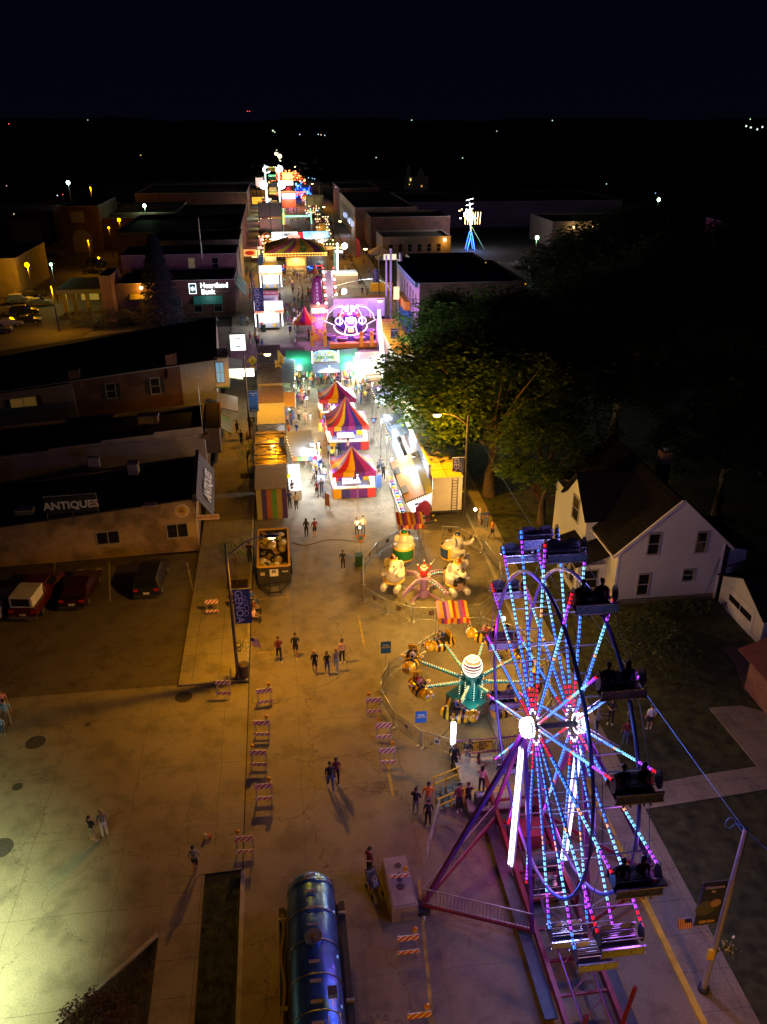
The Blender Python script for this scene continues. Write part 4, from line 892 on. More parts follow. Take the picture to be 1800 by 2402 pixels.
# ================= big fair structures, near block =================
orangetop = mat('cream_roof', (.62,.52,.40), .5, noise=.12, nscale=.6); cream = mat('cream_panel', (.62,.55,.47), .5, noise=.1, nscale=1)
def box_trailer(lab, x0, x1, y0, y1, h, side, top, z0=.9, ladder=True, seams=True):
    t = thing('fair_trailer', lab, 'trailer', ((x0+x1)/2, y0, 0)); cx = (x0+x1)/2; w = x1-x0; L = y1-y0
    b = MB(); b.b0(-w/2,w/2,0,L,z0,h,side); b.build('body', t)
    b = MB(); b.b0(-w/2-.03,w/2+.03,-.03,L+.03,h+.002,h+.07,top)
    if seams:
        y = 1.6
        while y < L: b.b0(-w/2+.05,w/2-.05,y-.02,y+.02,h+.07,h+.085,DARKM); y += 1.7
        b.b0(-.02,.02,.05,L-.05,h+.071,h+.08,DARKM)
    b.build('roof', t)
    if ladder:
        b = MB()
        for x in (w*.16, w*.34): b.beam((x,-.09,z0), (x,-.09,h), .04, .04, DARKM)
        for k in range(12): b.beam((w*.16,-.09,z0+.1+k*(h-z0-.1)/12), (w*.34,-.09,z0+.1+k*(h-z0-.1)/12), .03, .03, DARKM)
        b.build('ladder', t)
    for y in (L*.15, L*.8, L*.9):
        for s in (-1, 1): b = MB(); b.cyl((s*(w/2-.35),y,.45), (s*(w/2-.05),y,.45), .45, BLACK, 14); b.build('wheel', t)
    b = MB(); b.b0(-w/2,w/2,-.04,0,z0,z0+.15,DARKM); b.build('bumper', t)
    return t
box_trailer('white box trailer with an orange lit roof and a ladder at its end', 11.75, 14.25, 59.9, 84, 4.0, cream, orangetop)
# poster wall and awnings of the shooting game
gm = thing('water_gun_game', 'water gun game booth with raised orange lit awning, coloured stools and a tall picture wall', 'game booth', (0,0,0))
wallart = art_mat('picture_wall_art', [(.55,.62,.8),(.7,.75,.85),(.25,.35,.65),(.7,.45,.3),(.75,.78,.85),(.4,.5,.75)], .9)
b = MB(); b.prism([(11.5,60.5),(11.7,60.5),(11.7,84),(11.5,84)], 2.6, 5.0, wallart); b.build('picture_wall', gm)
peach = mat('peach_awning', (.62,.42,.24), .45, noise=.1, nscale=.8); slate = mat('slate_awning', (.12,.17,.23), .35, noise=.15)
b = MB(); q = [W(843,1000,3.6), W(903,975,4.1), W(936,1062,4.1), W(877,1087,3.6)]; b.slab(q[::-1], .06, peach); q2 = [W(889,981,4.12), W(903,975,4.14), W(936,1062,4.14), W(921,1068,4.12)]; b.slab(q2[::-1], .06, slate); aw = b.build('awning', gm)
b = MB(); b.slab([W(852,1012,3.75), W(862,1009,3.79), W(867,1022,3.79), W(856,1026,3.75)][::-1], .02, DARKM); b.slab([W(866,1052,3.75), W(878,1048,3.79), W(884,1063,3.79), W(870,1068,3.75)][::-1], .02, pm((.15,.2,.3))); b.build('patch_panel', aw)
b = MB()
for p, qq in ((q[0], q[3]), (q[3], q[2])):
    b.beam(p, qq, .1, .14, DARKM)
    for k in range(14): b.sph(p.lerp(qq, (k+.5)/14)+Vector((0,-.06,-.02)), .035, BULB, 6, 4)
b.build('bulb_edge', aw)
b = MB(); b.prism([tuple(W(862,1078))[:2], tuple(W(898,1135))[:2], tuple(W(918,1135))[:2], (11.2,59.9), (11.3,66), tuple(W(880,1060))[:2]], .0, .75, pm((.7,.7,.72), .4)); b.build('counter', gm)
b = MB(); b.b0(10.9,11.7,60.2,66,.76,1.5,pm((.45,.55,.45))); b.b0(10.4,11.6,59.95,60.15,.0,1.5,pm((.35,.03,.12))); b.cyl((11.1,59.9,1.5), (11.1,60.2,1.5), .5, pm((.35,.03,.12)), 16); b.build('end_panel', gm)
for k in range(6):
    p = W(892+k*4.6, 1079+k*10.5, .85); b = MB(); b.beam(p, p+Vector((.95,.25,.05)), .16, .12, BLACK); b.sph(p+Vector((1.05,.28,.1)), .1, pm((.8,.6,.05))); b.build('water_gun', gm)
scol = [((.8,.55,.02),'yellow'), ((.6,.12,.3),'pink'), ((.03,.12,.5),'blue')]
b = MB(); b.beam(W(843,1045,.35), W(873,1128,.35), .12, .12, WPAINT); o = b.build('stool_rail', gm)
for k in range(13):
    p = W(845+k*2.35, 1047+k*6.6, 0); t = thing('stool', 'round %s stool, number %s from the top of the row beside the water gun game' % (scol[k % 3][1], ('one','two','three','four','five','six','seven','eight','nine','ten','eleven','twelve','thirteen')[k]), 'stool', p, group='coloured round stools'); b = MB(); b.cyl((0,0,0), (0,0,.6), .04, STEEL); b.build('post', t); b = MB(); b.cyl((0,0,.6), (0,0,.72), .2, pm(scol[k % 3][0], .3), 14, .19); b.sph((0,0,.72), (.19,.19,.05), pm(scol[k % 3][0], .3), 14, 6); b.build('seat', t)
gl_ = W(893,1035,3.0); lamp((gl_.x, gl_.y, 2.3), WHT, 650, .2, gm); ga = W(885,1030,5.8)
t = floodlamp((9.4,63.6,0), .1, 'x', 1)   # replaced by a bracket flood above the awning
for c in list(t.children): bpy.data.objects.remove(c)
bpy.data.objects.remove(t)
b = MB(); fp = (10.5, 62.0, 5.3); b.box(fp, (.3,.2,.15), DARKM); b.beam(fp, (11.5,62,4.8), .03, .03, DARKM); b.box((10.45,62,5.2), (.26,.16,.03), WHITE_HOT); b.build('flood_light', gm); lamp((10.3,62,4.7), WHT, 220, .1, gm)
def lit_awning(name, lab, quad, col, watt, lights, cat='awning', edge=True, skirt=None):
    t = thing(name, lab, cat, (0,0,0)); b = MB(); b.slab([Vector(p) for p in quad][::-1], .06, col); cl = b.build('canopy', t)
    if edge:
        b = MB()
        for i, j in ((0,1),(1,2),(2,3)):
            for k in range(9): b.sph(Vector(quad[i]).lerp(Vector(quad[j]), (k+.5)/9)+Vector((0,-.05,-.05)), .04, BULB, 6, 4)
        b.build('bulb_edge', cl)
    for i, j in ((0,0),(3,3),(1,1),(2,2)):
        b = MB(); p = Vector(quad[i]); b.beam((p.x,p.y,0), p, .05, .05, STEEL); b.build('post', t)
    if skirt:
        b = MB(); p, q3 = Vector(quad[0]), Vector(quad[3]); n = len(skirt)
        for k in range(n): A, B2 = p.lerp(q3, k/n), p.lerp(q3, (k+1)/n); b.slab([A-Vector((0,.05,.35)), B2-Vector((0,.05,.35)), B2-Vector((0,.05,0)), A-Vector((0,.05,0))], .02, pm(skirt[k], .5))
        b.build('valance', t)
    for L in lights:
        b = MB(); b.box(Vector(L)+Vector((0,0,.1)), (.25,.2,.1), DARKM); b.sph(L, .09, WHITE_HOT, 8, 6); b.build('flood_light', t); lamp(Vector(L)+Vector((0,-.1,.22)), WHT, watt*.25, .1, t)
    return t
# second game: slate awnings further up along the trailer
lit_awning('game_awning', 'dark slate awning with bright spots above the long game counter, just under the tree', [W(845,950,3.6), W(822,898,3.6), W(868,893,4.1), W(892,932,4.1)], slate, 900, [tuple(W(845,905,4.5)), tuple(W(852,930,4.5))])
lit_awning('game_awning', 'far slate awning half hidden behind the overhanging branches', [W(822,878,3.6), W(802,838,3.6), W(838,832,4.1), W(850,868,4.1)], slate, 900, [tuple(W(818,842,4.4)), tuple(W(825,862,4.4))])
b = MB(); b.prism([tuple(W(848,965))[:2], tuple(W(884,1050))[:2], tuple(W(893,1050))[:2], tuple(W(858,965))[:2]], 0, .95, pm((.5,.58,.8), .4)); tag(b.build('game_counter'), 'long pale blue game counter running up behind the open orange awning', 'counter')
# ================= striped tents =================
TC = [(.65,.03,.03), (.85,.42,.01), (.13,.02,.16), (.38,.03,.2), (.05,.04,.22), (.7,.05,.03), (.85,.42,.02), (.18,.03,.24)]
def tent(lab, x0, x1, y0, y1, he, hp, sect=16, walls='counter', light=700, textband=False):
    t = thing('striped_tent', lab, 'tent', ((x0+x1)/2, (y0+y1)/2, 0), group='striped game tents'); w, d = (x1-x0)/2, (y1-y0)/2
    b = MB()
    for x in (-w, w):
        for y in (-d, d): b.cyl((x*.97,y*.97,0), (x*.97,y*.97,he), .06, GALV, 8)
    b.cyl((0,0,he-.6), (0,0,hp-.1), .06, DARKM); b.build('frame', t)
    fly = 1
    per = []   # points round the rectangle
    for i in range(sect):
        u = i/sect*4; s = int(u); f = u-s
        per.append([(-w+2*w*f,-d),(w,-d+2*d*f),(w-2*w*f,d),(-w,d-2*d*f)][s])
    b = MB(); m = 8
    for i in range(sect):
        a, c = Vector((*per[i], 0)), Vector((*per[(i+1) % sect], 0)); mt = pm(TC[i % len(TC)], .35, tag='tentcloth', noise=.12)
        pa = []; pc = []
        for k in range(m+1):
            u = k/m; z = he+(hp-he)*(u**1.7); sag = 1-u; tw = .22*u*(1-u)*2.2; rot = Matrix.Rotation(tw, 3, 'Z')
            pa.append(rot @ (a*sag)+Vector((0,0,z))); pc.append(rot @ (c*sag)+Vector((0,0,z)))
        vs = pa+pc; b.add(vs, [(k, m+1+k, m+2+k, k+1) for k in range(m)], mt, True)
        b.add([a+Vector((0,0,he)), a*1.01+Vector((0,0,he-.45)), c*1.01+Vector((0,0,he-.45)), c+Vector((0,0,he))], [(0,1,2,3)], pm(TC[(i+(0 if i < sect/2 else 2)) % len(TC)], .35, tag='tentcloth', noise=.12))
    b.build('roof_cloth', t)
    b = MB(); hc = 1.0; n = 5
    for (p, q) in (((-w,-d),(w,-d)), ((w,-d),(w,d)), ((w,d),(-w,d)), ((-w,d),(-w,-d))):
        for k in range(n):
            A = Vector((*p, 0)).lerp(Vector((*q, 0)), k/n); B2 = Vector((*p, 0)).lerp(Vector((*q, 0)), (k+1)/n); b.slab([A, B2, B2+Vector((0,0,hc-.12)), A+Vector((0,0,hc-.12))][::-1], .04, pm(TC[(k*3+1) % len(TC)], .4, tag='tentcloth', noise=.12))
    b.build('side_skirt', t)
    b = MB(); yc = mat('cream_counter', (.75,.62,.35), .4)
    b.b0(-w,w,-d,-d+.4,hc-.1,hc,yc); b.b0(-w,w,d-.4,d,hc-.1,hc,yc); b.b0(-w,-w+.4,-d+.4,d-.4,hc-.1,hc,yc); b.b0(w-.4,w,-d+.4,d-.4,hc-.1,hc,yc); b.build('counter', t)
    b = MB(); b.b0(-w*.45,w*.35,-d*.2,d*.4,0,.75,WPAINT); b.b0(-w*.45,w*.35,-d*.22,-d*.205,.0,.3,ylw)
    for k in range(12): b.box((-w*.38+.22*(k % 6),-d*.05+.25*(k//6),.79), (.12,.12,.07), pm((.6,.1,.1) if k % 3 else (.1,.1,.4)))
    b.build('prize_table', t)
    b = MB(); b.b0(-w+.41,w-.41,-d+.41,d-.41,.0,.012,pm((.14,.16,.24))); b.build('mat', t)
    for s in (-1, 1):
        b = MB(); b.sph((s*w*.5,0,he-.2), .1, WHITE_HOT, 8, 6); b.build('bulb', t); lamp((s*w*.5,0,he-.32), WHT if light > 0 else WRM, abs(light)/2, .15, t)
    return t
tent('nearest striped tent with a red, gold and plum peaked roof and an open counter', 3.85, 7.75, 65.6, 69.6, 2.5, 4.2, light=900)
tent('middle striped tent with the tallest pointed red, gold and purple roof', 4.2, 8.4, 77.2, 81.8, 2.6, 5.1, 24, light=2400)
tent('farthest striped tent with a low swirled roof hung with toy prizes', 3.9, 8.0, 86.5, 90.5, 2.5, 4.1, light=1500)
def pennant(px, py, z, lab, col=(.15,.03,.06)):
    t = thing('pennant_flag', lab, 'flag', W(px, py)); b = MB(); b.cyl((0,0,0), (0,0,z+.9), .025, STEEL, 6); b.build('pole', t); b = MB(); b.prism([(-.01,-.4),(.01,-.4),(.01,.4),(-.01,.4)], 0, 0.01, pm(col)); bpy.data.objects.remove(b.build('x'))
    b = MB(); b.add([(-.4,-.02,z+.8),(.4,-.02,z+.8),(0,-.02,z),(-.4,.0,z+.8),(.4,.0,z+.8),(0,.0,z)], [(2,1,0),(3,4,5),(0,1,4,3),(1,2,5,4),(2,0,3,5)], pm(col)); b.cyl((0,-.021,z+.55), (0,-.03,z+.55), .17, pm((.05,.25,.55)), 12); b.build('cloth', t)
pennant(808,945,1.4,'maroon pennant with a round blue emblem right of the middle tent'); pennant(755,935,1.4,'maroon pennant with a round blue emblem left of the middle tent'); pennant(780,1190,.6,'small orange pennant on the street by the couple above the elephant ride',(.6,.2,.03))
def board(px, py, w, h, z, lab, col, rz=0, cat='sign', lines=(), tc=None, lean=0, glow=None):
    t = thing('sign_stand', lab, cat, W(px, py), rz); b = MB(); b.box((0,0,z+h/2), (w,.04,h), em(glow[0], glow[1], glow[2]) if glow else pm(col, .5)); p = b.build('panel', t)
    b = MB(); b.beam((-w/2+.03,.04,0), (-w/2+.03,.04,z+h*.6), .03, .03, DARKM); b.beam((w/2-.03,.04,0), (w/2-.03,.04,z+h*.6), .03, .03, DARKM); b.build('stand', t)
    for k, s in enumerate(lines): text(s, min(h/(len(lines)+.6), w*1.5/max(3, len(s))), tc or BLACK, p, face((0,-.03,z+h-(k+.7)*h/(len(lines)+.3))), bold=.004)
    return t
board(695,1065,.7,1.5,.2,'pale blue standing board with red lettering left of the nearest tent',(.5,.6,.75),R(-12),lines=('TICKETS','GAMES'),tc=pm((.5,.1,.1)))
board(708,1100,.6,1.2,.3,'orange and blue tilted poster at the left corner of the nearest tent',(.5,.2,.05),R(-50)); board(818,1060,.7,1.2,.3,'blue poster with an orange centre at the right corner of the nearest tent',(.08,.15,.4),R(35)); board(616,1052,1.1,.75,.5,'yellow panel sign at the front end of the white lit booth',(.75,.6,.02),0)
# ================= left stalls along the kerb =================
def stall(lab, x0, x1, y0, y1, h, roofm, sidem, tilt=0, skirtc=None, cat='stall', light=0, col=WRM, extra=None):
    t = thing('fair_stall', lab, cat, ((x0+x1)/2, y0, 0)); w = (x1-x0)/2; L = y1-y0
    b = MB(); b.b0(-w,w,0,L,.35,h-.05,sidem); b.build('body', t)
    b = MB(); b.slab([(-w-.08,-.08,h),(w+.08,-.08,h),(w+.08,L+.08,h+tilt),(-w-.08,L+.08,h+tilt)], .08, roofm); b.build('roof', t)
    for s in (-1, 1):
        b = MB(); b.cyl((s*(w-.25),L*.6,.3), (s*(w-.02),L*.6,.3), .3, BLACK, 12); b.build('wheel', t)
    if skirtc:
        b = MB(); n = len(skirtc)
        for k in range(n): xa, xb = -w+2*w*k/n, -w+2*w*(k+1)/n; b.slab([(xa,-.12,.1),(xb,-.12,.1),(xb,-.06,h-.1),(xa,-.06,h-.1)], .02, pm(skirtc[k], .6))
        b.build('striped_skirt', t)
    if light: lamp((0,L*.5,h-.5), col, light, .2, t)
    return t
rr = mat('tan_roof', (.42,.33,.25), .7, noise=.15); sk = [(.4,.33,.12),(.07,.03,.18),(.42,.13,.04),(.12,.3,.04),(.42,.28,.06),(.09,.03,.2)]
stall('tan roofed stall with a striped purple, orange and green skirt on the left kerb', -2.75, -.2, 62.2, 67.2, 2.9, rr, pm((.3,.25,.18)), skirtc=sk)
t = stall('stall with a corrugated orange lit roof crossed by black roof trusses, beside the white awning', -2.9, -.1, 67.8, 76.2, 2.7, mat('corrugated_yellow', (.7,.42,.06), .3, .3, noise=.1), pm((.3,.22,.1)))
b = MB()
for k in range(22): b.b0(-1.4,1.4,.2+k*.38,.35+k*.38,2.79,2.83,mat('corrugated_yellow'))
b.build('roof_rib', t)
b = MB()
for k in range(4):
    y = .1+k*2.7
    b.beam((-1.45,y,3.6), (1.45,y,3.6), .07, .07, BLACK); b.beam((-1.45,y,2.8), (-1.45,y,3.6), .06, .06, BLACK); b.beam((1.45,y,2.8), (1.45,y,3.6), .06, .06, BLACK)
    if k < 3: b.beam((-1.45,y,3.6), (1.45,y+2.7,3.6), .04, .04, BLACK); b.beam((1.45,y,3.6), (-1.45,y+2.7,3.6), .04, .04, BLACK)
for x in (-1.45, 1.45): b.beam((x,.1,3.6), (x,8.2,3.6), .07, .07, BLACK)
b.build('truss', t); b = MB(); b.box((1.1,4.2,3.3), (.5,.5,.8), BLACK); b.build('speaker_box', t)
lamp((.2,5.5,3.25), (1,.75,.4), 70, .1, t)
stall('white topped stall between the truss roofed stall and the brown stall', -2.75, -.05, 77.5, 84.2, 3.0, mat('grey_white_roof', (.5,.5,.52), .6, noise=.15), pm((.5,.5,.5)), cat='stall')
stall('brown roofed stall with a yellow fascia further up the left kerb', -2.8, -.1, 84.6, 90.5, 3.0, mat('brown_roof', (.25,.16,.07), .7, noise=.3), pm((.4,.3,.15)), light=0)
stall('long stall with a patchy brown roof beside two yellow feather banners', -2.9, -.2, 91.2, 99.5, 3.2, mat('patchy_roof', (.20,.14,.07), .8, noise=.8, nscale=3), pm((.5,.45,.3)))
stall('farthest kerb stall with a pale front strip and a dark roof under the street lamp', -3.0, -.2, 100, 108.5, 3.2, mat('dark_brown_roof', (.10,.075,.05), .7, noise=.3), pm((.6,.62,.55)))
stall('grey roofed stall with toy prizes hung along its front edge', -.1, 3.0, 104, 108.5, 2.8, mat('grey_roof', (.14,.15,.17), .6), pm((.3,.28,.25)), light=120)
lit_awning('stall_awning', 'white glowing awning with a red, green and orange valance above the crowd', [W(632,988,2.9), W(616,934,3.3), W(672,930,3.3), W(686,985,2.9)], mat('white_awning', (.62,.66,.66), .45, noise=.06), 900, [tuple(W(674,962,3.4)), tuple(W(676,984,3.0)), tuple(W(665,970,2.0))], skirt=[(.7,.15,.02),(.1,.45,.05),(.75,.4,.02),(.05,.1,.4),(.5,.02,.1)])
b = MB(); b.b0(.0,1.1,65.9,72,.0,.9,pm((.7,.72,.74), .4)); o = b.build('stall_counter'); tag(o, 'long white counter in the glowing booth beside the striped skirt stall', 'counter'); lamp((1.6,67.8,2.0), WHT, 330, .2); lamp((2.6,71,2.3), WHT, 700, .2)
lit_awning('stall_awning', 'small orange awning in front of the white topped stall', [W(611,878,2.8), W(612,848,3.0), W(638,848,3.0), W(638,880,2.8)], peach, 300, [tuple(W(625,884,2.3))])
lit_awning('stall_awning', 'pale blue awning in front of the brown roofed stalls', [W(602,828,2.8), W(601,776,3.1), W(637,776,3.1), W(637,828,2.8)], mat('pale_blue_awning', (.2,.27,.38), .5, noise=.2), 300, [tuple(W(636,834,2.4))])
def feather(px, py, h, lab, col, tcol=None, word=None, w=.75, rz=0):
    t = thing('feather_banner', lab, 'banner', W(px, py), rz); b = MB(); b.cyl((0,0,0), (0,0,h), .03, DARKM, 6); b.build('pole', t)
    n = 10; L = [(0, .5)]+[(w*min(1, 1.1*math.sin(math.pi*(.55+.45*(1-k/n)))+.25) if k > n-4 else w, .5+(h-.5)*k/n) for k in range(n+1)]; pts = [(0,.5)]+[(w if k < 8 else w*(1-(k-8)/2*.8), .5+(h-.5)*k/n) for k in range(n+1)]+[(0,h)]
    b = MB(); N = len(pts); b.add([(x,-.012,z) for x, z in pts]+[(x,.012,z) for x, z in pts], [tuple(range(N)), tuple(range(N, 2*N))[::-1]]+[(i, N+i, N+(i+1) % N, (i+1) % N) for i in range(N)], pm(col, .5)); c = b.build('cloth', t)
    if word: text(word, w*.62, tcol or BLACK, c, face((w*.48,-.02,.5+(h-.5)*.46), roll=R(-90)), bold=.005, spacing=1.1)
    return t
feather(598,850,4.2,'left one of two tall yellow feather banners by the brown stalls',(.7,.42,.02),pm((.2,.05,.02)),'SNOW CONES'); feather(604,838,4.8,'right one of two tall yellow feather banners by the brown stalls',(.7,.42,.02),pm((.2,.05,.02)),'FRIED DOUGH')
# ================= green canopied fun booth =================
fb_ = thing('fun_booth', 'booth with a glowing blue and white arched front between two green awnings', 'game booth', (0,0,0))
gc = mat('green_awning', (.05,.42,.24), .4, noise=.1); 
c0 = W(705,830); X, Y = c0.x, c0.y
b = MB(); b.b0(X-1.5,X+1.5,Y-.2,Y+4.5,2.8,2.9,pm((.25,.2,.12))); b.b0(X-1.5,X+1.5,Y+4.4,Y+4.5,0,2.8,pm((.3,.3,.35))); b.build('roof', fb_)
b = MB(); b.slab([(X-5.0,Y-1.2,2.3),(X-1.7,Y-2.0,2.3),(X-1.7,Y+4.4,3.2),(X-4.9,Y+5.0,3.2)], .05, gc); b.build('awning', fb_); b = MB(); b.slab([(X+1.7,Y-2.0,2.3),(X+4.6,Y-1.2,2.3),(X+4.5,Y+5.0,3.2),(X+1.7,Y+4.4,3.2)], .05, gc); b.build('awning', fb_)
b = MB(); b.slab([(X-1.65,Y-2.4,2.2),(X+1.65,Y-2.4,2.2),(X+1.65,Y-.3,2.8),(X-1.65,Y-.3,2.8)], .05, pm((.35,.42,.6), .4)); b.build('awning', fb_)
b = MB(); pts = [(X-1.5,3.0),(X+1.5,3.0),(X+1.5,3.9)]+[(X+1.5*math.cos(a), 3.9+.5*math.sin(a)) for a in [math.pi*j/12 for j in range(1,12)]]+[(X-1.5,3.9)]; N = len(pts)
b.add([(x,Y-.1,z) for x, z in pts]+[(x,Y+.1,z) for x, z in pts], [tuple(range(N)), tuple(range(N, 2*N))[::-1]]+[(i, N+i, N+(i+1) % N, (i+1) % N) for i in range(N)], art_mat('booth_art', [(.1,.2,.6),(.7,.72,.8),(.3,.5,.3),(.7,.5,.1),(.65,.7,.8)], 1.8)); fa = b.build('front_arch', fb_)
text('FUN TIME', .52, pm((.1,.3,.1)), fa, face((X,Y-.13,3.5)), bold=.02)
b = MB()
for j in range(26): a = math.pi*j/25; b.sph((X+1.55*math.cos(a), Y-.15, 3.9+.55*math.sin(a)), .06, LED['c'] if j % 3 else LED['b'], 6, 4)
for s in (-1, 1): b.box((X+s*1.65,Y-.12,3.6), (.12,.1,1.5), tube_w)
b.build('light_strip', fb_)
lamp((X,Y-2.2,3.6), WHT, 60, .2, fb_); lamp((X-3.5,Y-1.3,1.9), (.8,1,.85), 700, .2, fb_); lamp((X+3.5,Y-1.3,1.9), (.95,1,.7), 700, .2, fb_); lamp((X-3.4,Y+1.2,3.9), (.6,1,.85), 330, .2, fb_); lamp((X+3.2,Y+1.2,3.9), (.7,1,.85), 330, .2, fb_)
for k in range(9):
    b = MB(); x = X-4.6+k*1.15; cc = [(.7,.1,.1),(.8,.6,.05),(.1,.5,.15),(.1,.2,.6),(.7,.3,.5)][k % 5]; b.sph((0,0,.18), (.2,.17,.26), pm(cc)); b.sph((0,0,.5), .15, pm(cc)); b.sph((-.1,0,.65), .05, pm(cc)); b.sph((.1,0,.65), .05, pm(cc))
    tag(b.build('stuffed_toy', None, (x, Y-1.6-.1*(k % 2), 1.55)), '%s stuffed prize hanging under the front edge of the green and blue awnings' % ('red','yellow','green','blue','pink')[k % 5], 'toy', 'stuffed prizes of the arched booth')
# bright white booth right with glowing slanted wall
wb = thing('bright_booth', 'booth with a blown out white roof and glowing wall by the tree', 'game booth', (0,0,0))
b = MB(); b.slab([W(768,812,3.3), W(822,805,3.4), W(822,760,3.7), W(768,762,3.6)], .07, mat('bright_roof', (.78,.78,.76), .4)); b.build('roof', wb)
b = MB(); 
gq = [W(826,815,3.5), W(828,745,3.8), W(814,700,4.2), W(800,712,4.4)]
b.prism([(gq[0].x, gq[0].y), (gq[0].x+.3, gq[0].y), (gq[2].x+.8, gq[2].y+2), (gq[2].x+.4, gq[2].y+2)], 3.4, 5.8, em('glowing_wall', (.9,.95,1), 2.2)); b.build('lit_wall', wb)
b = MB(); b.prism([tuple(W(737,835))[:2], tuple(W(825,828))[:2], tuple(W(825,790))[:2], tuple(W(737,792))[:2]], 0, .9, pm((.75,.55,.3))); b.build('counter', wb)
b = MB()
for k in range(6): p = W(772, 838-k*6, 1.0+k*.12); q3 = W(822, 832-k*6, 1.0+k*.12); b.beam(p, q3, .1, .1, pm((.75,.65,.4) if k % 2 else (.35,.15,.1)))
b.build('ring_shelf', wb)
for px, py in ((775,768), (775,795), (805,770)): p = W(px, py, 4.7); b = MB(); b.sph(p, .12, WHITE_HOT, 8, 6); b.build('flood_light', wb); lamp(p+Vector((0,0,-.5)), WHT, 420, .12, wb)
p = W(780,800,2.5); lamp(p, WHT, 900, .2, wb)
box_trailer('orange roofed box trailer behind the bright white booth', 14.2, 17.0, 99, 119, 3.9, cream, mat('orange_roof', (.7,.42,.08), .5, noise=.1), ladder=False)

# floodlights added on poles to brighten the walkway between the stalls
for k, (x, y, z, c, w) in enumerate(((9.0,62.5,3.4,WRM,700),(9.2,66,3.6,WHT,1300),(9.4,71,3.7,WHT,1500),(9.5,76,3.7,WHT,1500),(9.7,82,3.8,WHT,1300),(10,88,3.8,WHT,900),(2.9,66,3.3,WHT,1100),(3.0,71,3.4,WHT,1000),(2.6,79,3.4,WRM,700),(2.5,85,3.4,(1,.78,.42),1000),(2.4,92,3.4,(1,.8,.4),1000),(5.8,62.6,3.6,WRM,380),(5.8,98,3.2,WHT,900),(9,100,3.6,WHT,1200))):
    t = thing('added_flood', 'added small floodlight on a slim pole, brightening the fair walkway', 'lamp', (x, y, 0), group='added walkway floodlights'); b = MB(); b.cyl((0,0,0), (0,0,z), .03, GALV, 6); b.build('pole', t); b = MB(); b.box((0,-.05,z+.08), (.2,.16,.12), DARKM); b.box((0,-.05,z), (.16,.12,.03), WHITE_HOT); b.build('lamp_head', t); lamp((0,-.05,z-.12), c, w, .1, t, 132)
lamp((10.2,69,4.9), (.9,1,.8), 500, .3, gm, name='leaf_fill_light'); lamp((11.9,78,5.6), (.9,1,.75), 1100, .3, gm, name='leaf_fill_light'); lamp((12.6,92,5.6), (.9,1,.8), 1500, .3, wb, name='leaf_fill_light')  # lamps without fixtures, added to brighten the tree leaves
# ================= spider ride with glowing face =================
oc = thing('spider_ride', 'ride with a glowing white and violet face and curved lit legs', 'ride', W(757,738))
glw = em('white_violet_tube', (.82,.62,1), 2.2); dpur = pm((.08,.02,.2), .35); ored = pm((.5,.08,.03), .35)
b = MB(); b.cyl((0,0,.2), (0,0,1.4), 1.3, dpur, 16, .9); b.cyl((0,0,.1), (0,0,.25), 2.4, dpur, 20); b.build('base', oc)
b = MB(); b.sph((0,0,3.0), (2.3,1.5,1.5), dpur, 20, 12); b.sph((-1.3,-.4,3.9), (.7,.6,.7), ored, 12, 8); b.sph((1.3,-.4,3.9), (.7,.6,.7), ored, 12, 8); fc = b.build('spider_body', oc)
b = MB()
b.tube([(2.5*math.cos(a), -1.55+.3*abs(math.cos(a)), 2.7+1.35*math.sin(a)) for a in [math.pi+math.pi*j/14 for j in range(15)]], .1, glw, 8)
b.tube([(.85*math.cos(a), -1.7, 3.3+.75*math.sin(a)) for a in [2*math.pi*j/20 for j in range(20)]], .1, glw, 8, True)
b.box((0,-1.62,3.75), (1.5,.1,.5), glw)
for s in (-1, 1): b.beam((s*.7,-1.7,2.7), (s*.95,-1.6,1.6), .14, .14, glw); b.tube([(s*1.75+.55*math.cos(a), -1.5, 3.5+.5*math.sin(a)) for a in [2*math.pi*j/14 for j in range(14)]], .09, glw, 8, True); b.beam((s*2.3,-1.3,2.8), (s*3.9,-.9,3.5), .08, .08, glw)
b.build('neon_outline', fc)
b = MB(); b.box((0,-1.72,3.25), (1.0,.05,.4), pm((.5,.2,.35))); b.box((0,-1.6,2.1), (.9,.05,.6), em('orange_mouth', (1,.35,.1), 1.1)); b.build('sign_plate', fc)
for k, (x, yy, zt) in enumerate(((-3.4,-1,3.6), (-1.6,-1.9,2.9), (1.6,-1.9,2.9), (3.4,-1,3.6), (-.6,1,4.), (.8,1,4.1), (-3.2,1.6,3.2), (3.2,1.6,3.2))):
    b = MB(); s = 1 if x > 0 else -1; b.tube([(s*.25,0,4.4),(x*.35,yy*.3,5.4),(x*.7,yy*.7,5.3),(x,yy,4.4),(x*1.05,yy*1.05,zt)], .055, glw if k < 6 else em('pink_tube', (1,.3,.5), 2), 8); b.build('lit_leg', oc)
for k in range(6):
    a = R(200+k*45); b = MB(); b.cyl((3.3*math.cos(a),3.3*math.sin(a),.7), (3.3*math.cos(a),3.3*math.sin(a),1.35), .75, pm((.12,.05,.25)), 14, .85); b.tube([(3.3*math.cos(a)+.8*math.cos(t), 3.3*math.sin(a)+.8*math.sin(t), 1.4) for t in [j*math.pi/6 for j in range(12)]], .06, pm((.6,.3,.3)), 6, True); b.build('tub_car', oc)
b = MB(); b.prism([(-3.4,-4.6),(3.6,-4.6),(3.6,-3.5),(-3.4,-3.5)], .2, .9, pm((.6,.2,.03))); b.build('orange_stage', oc)
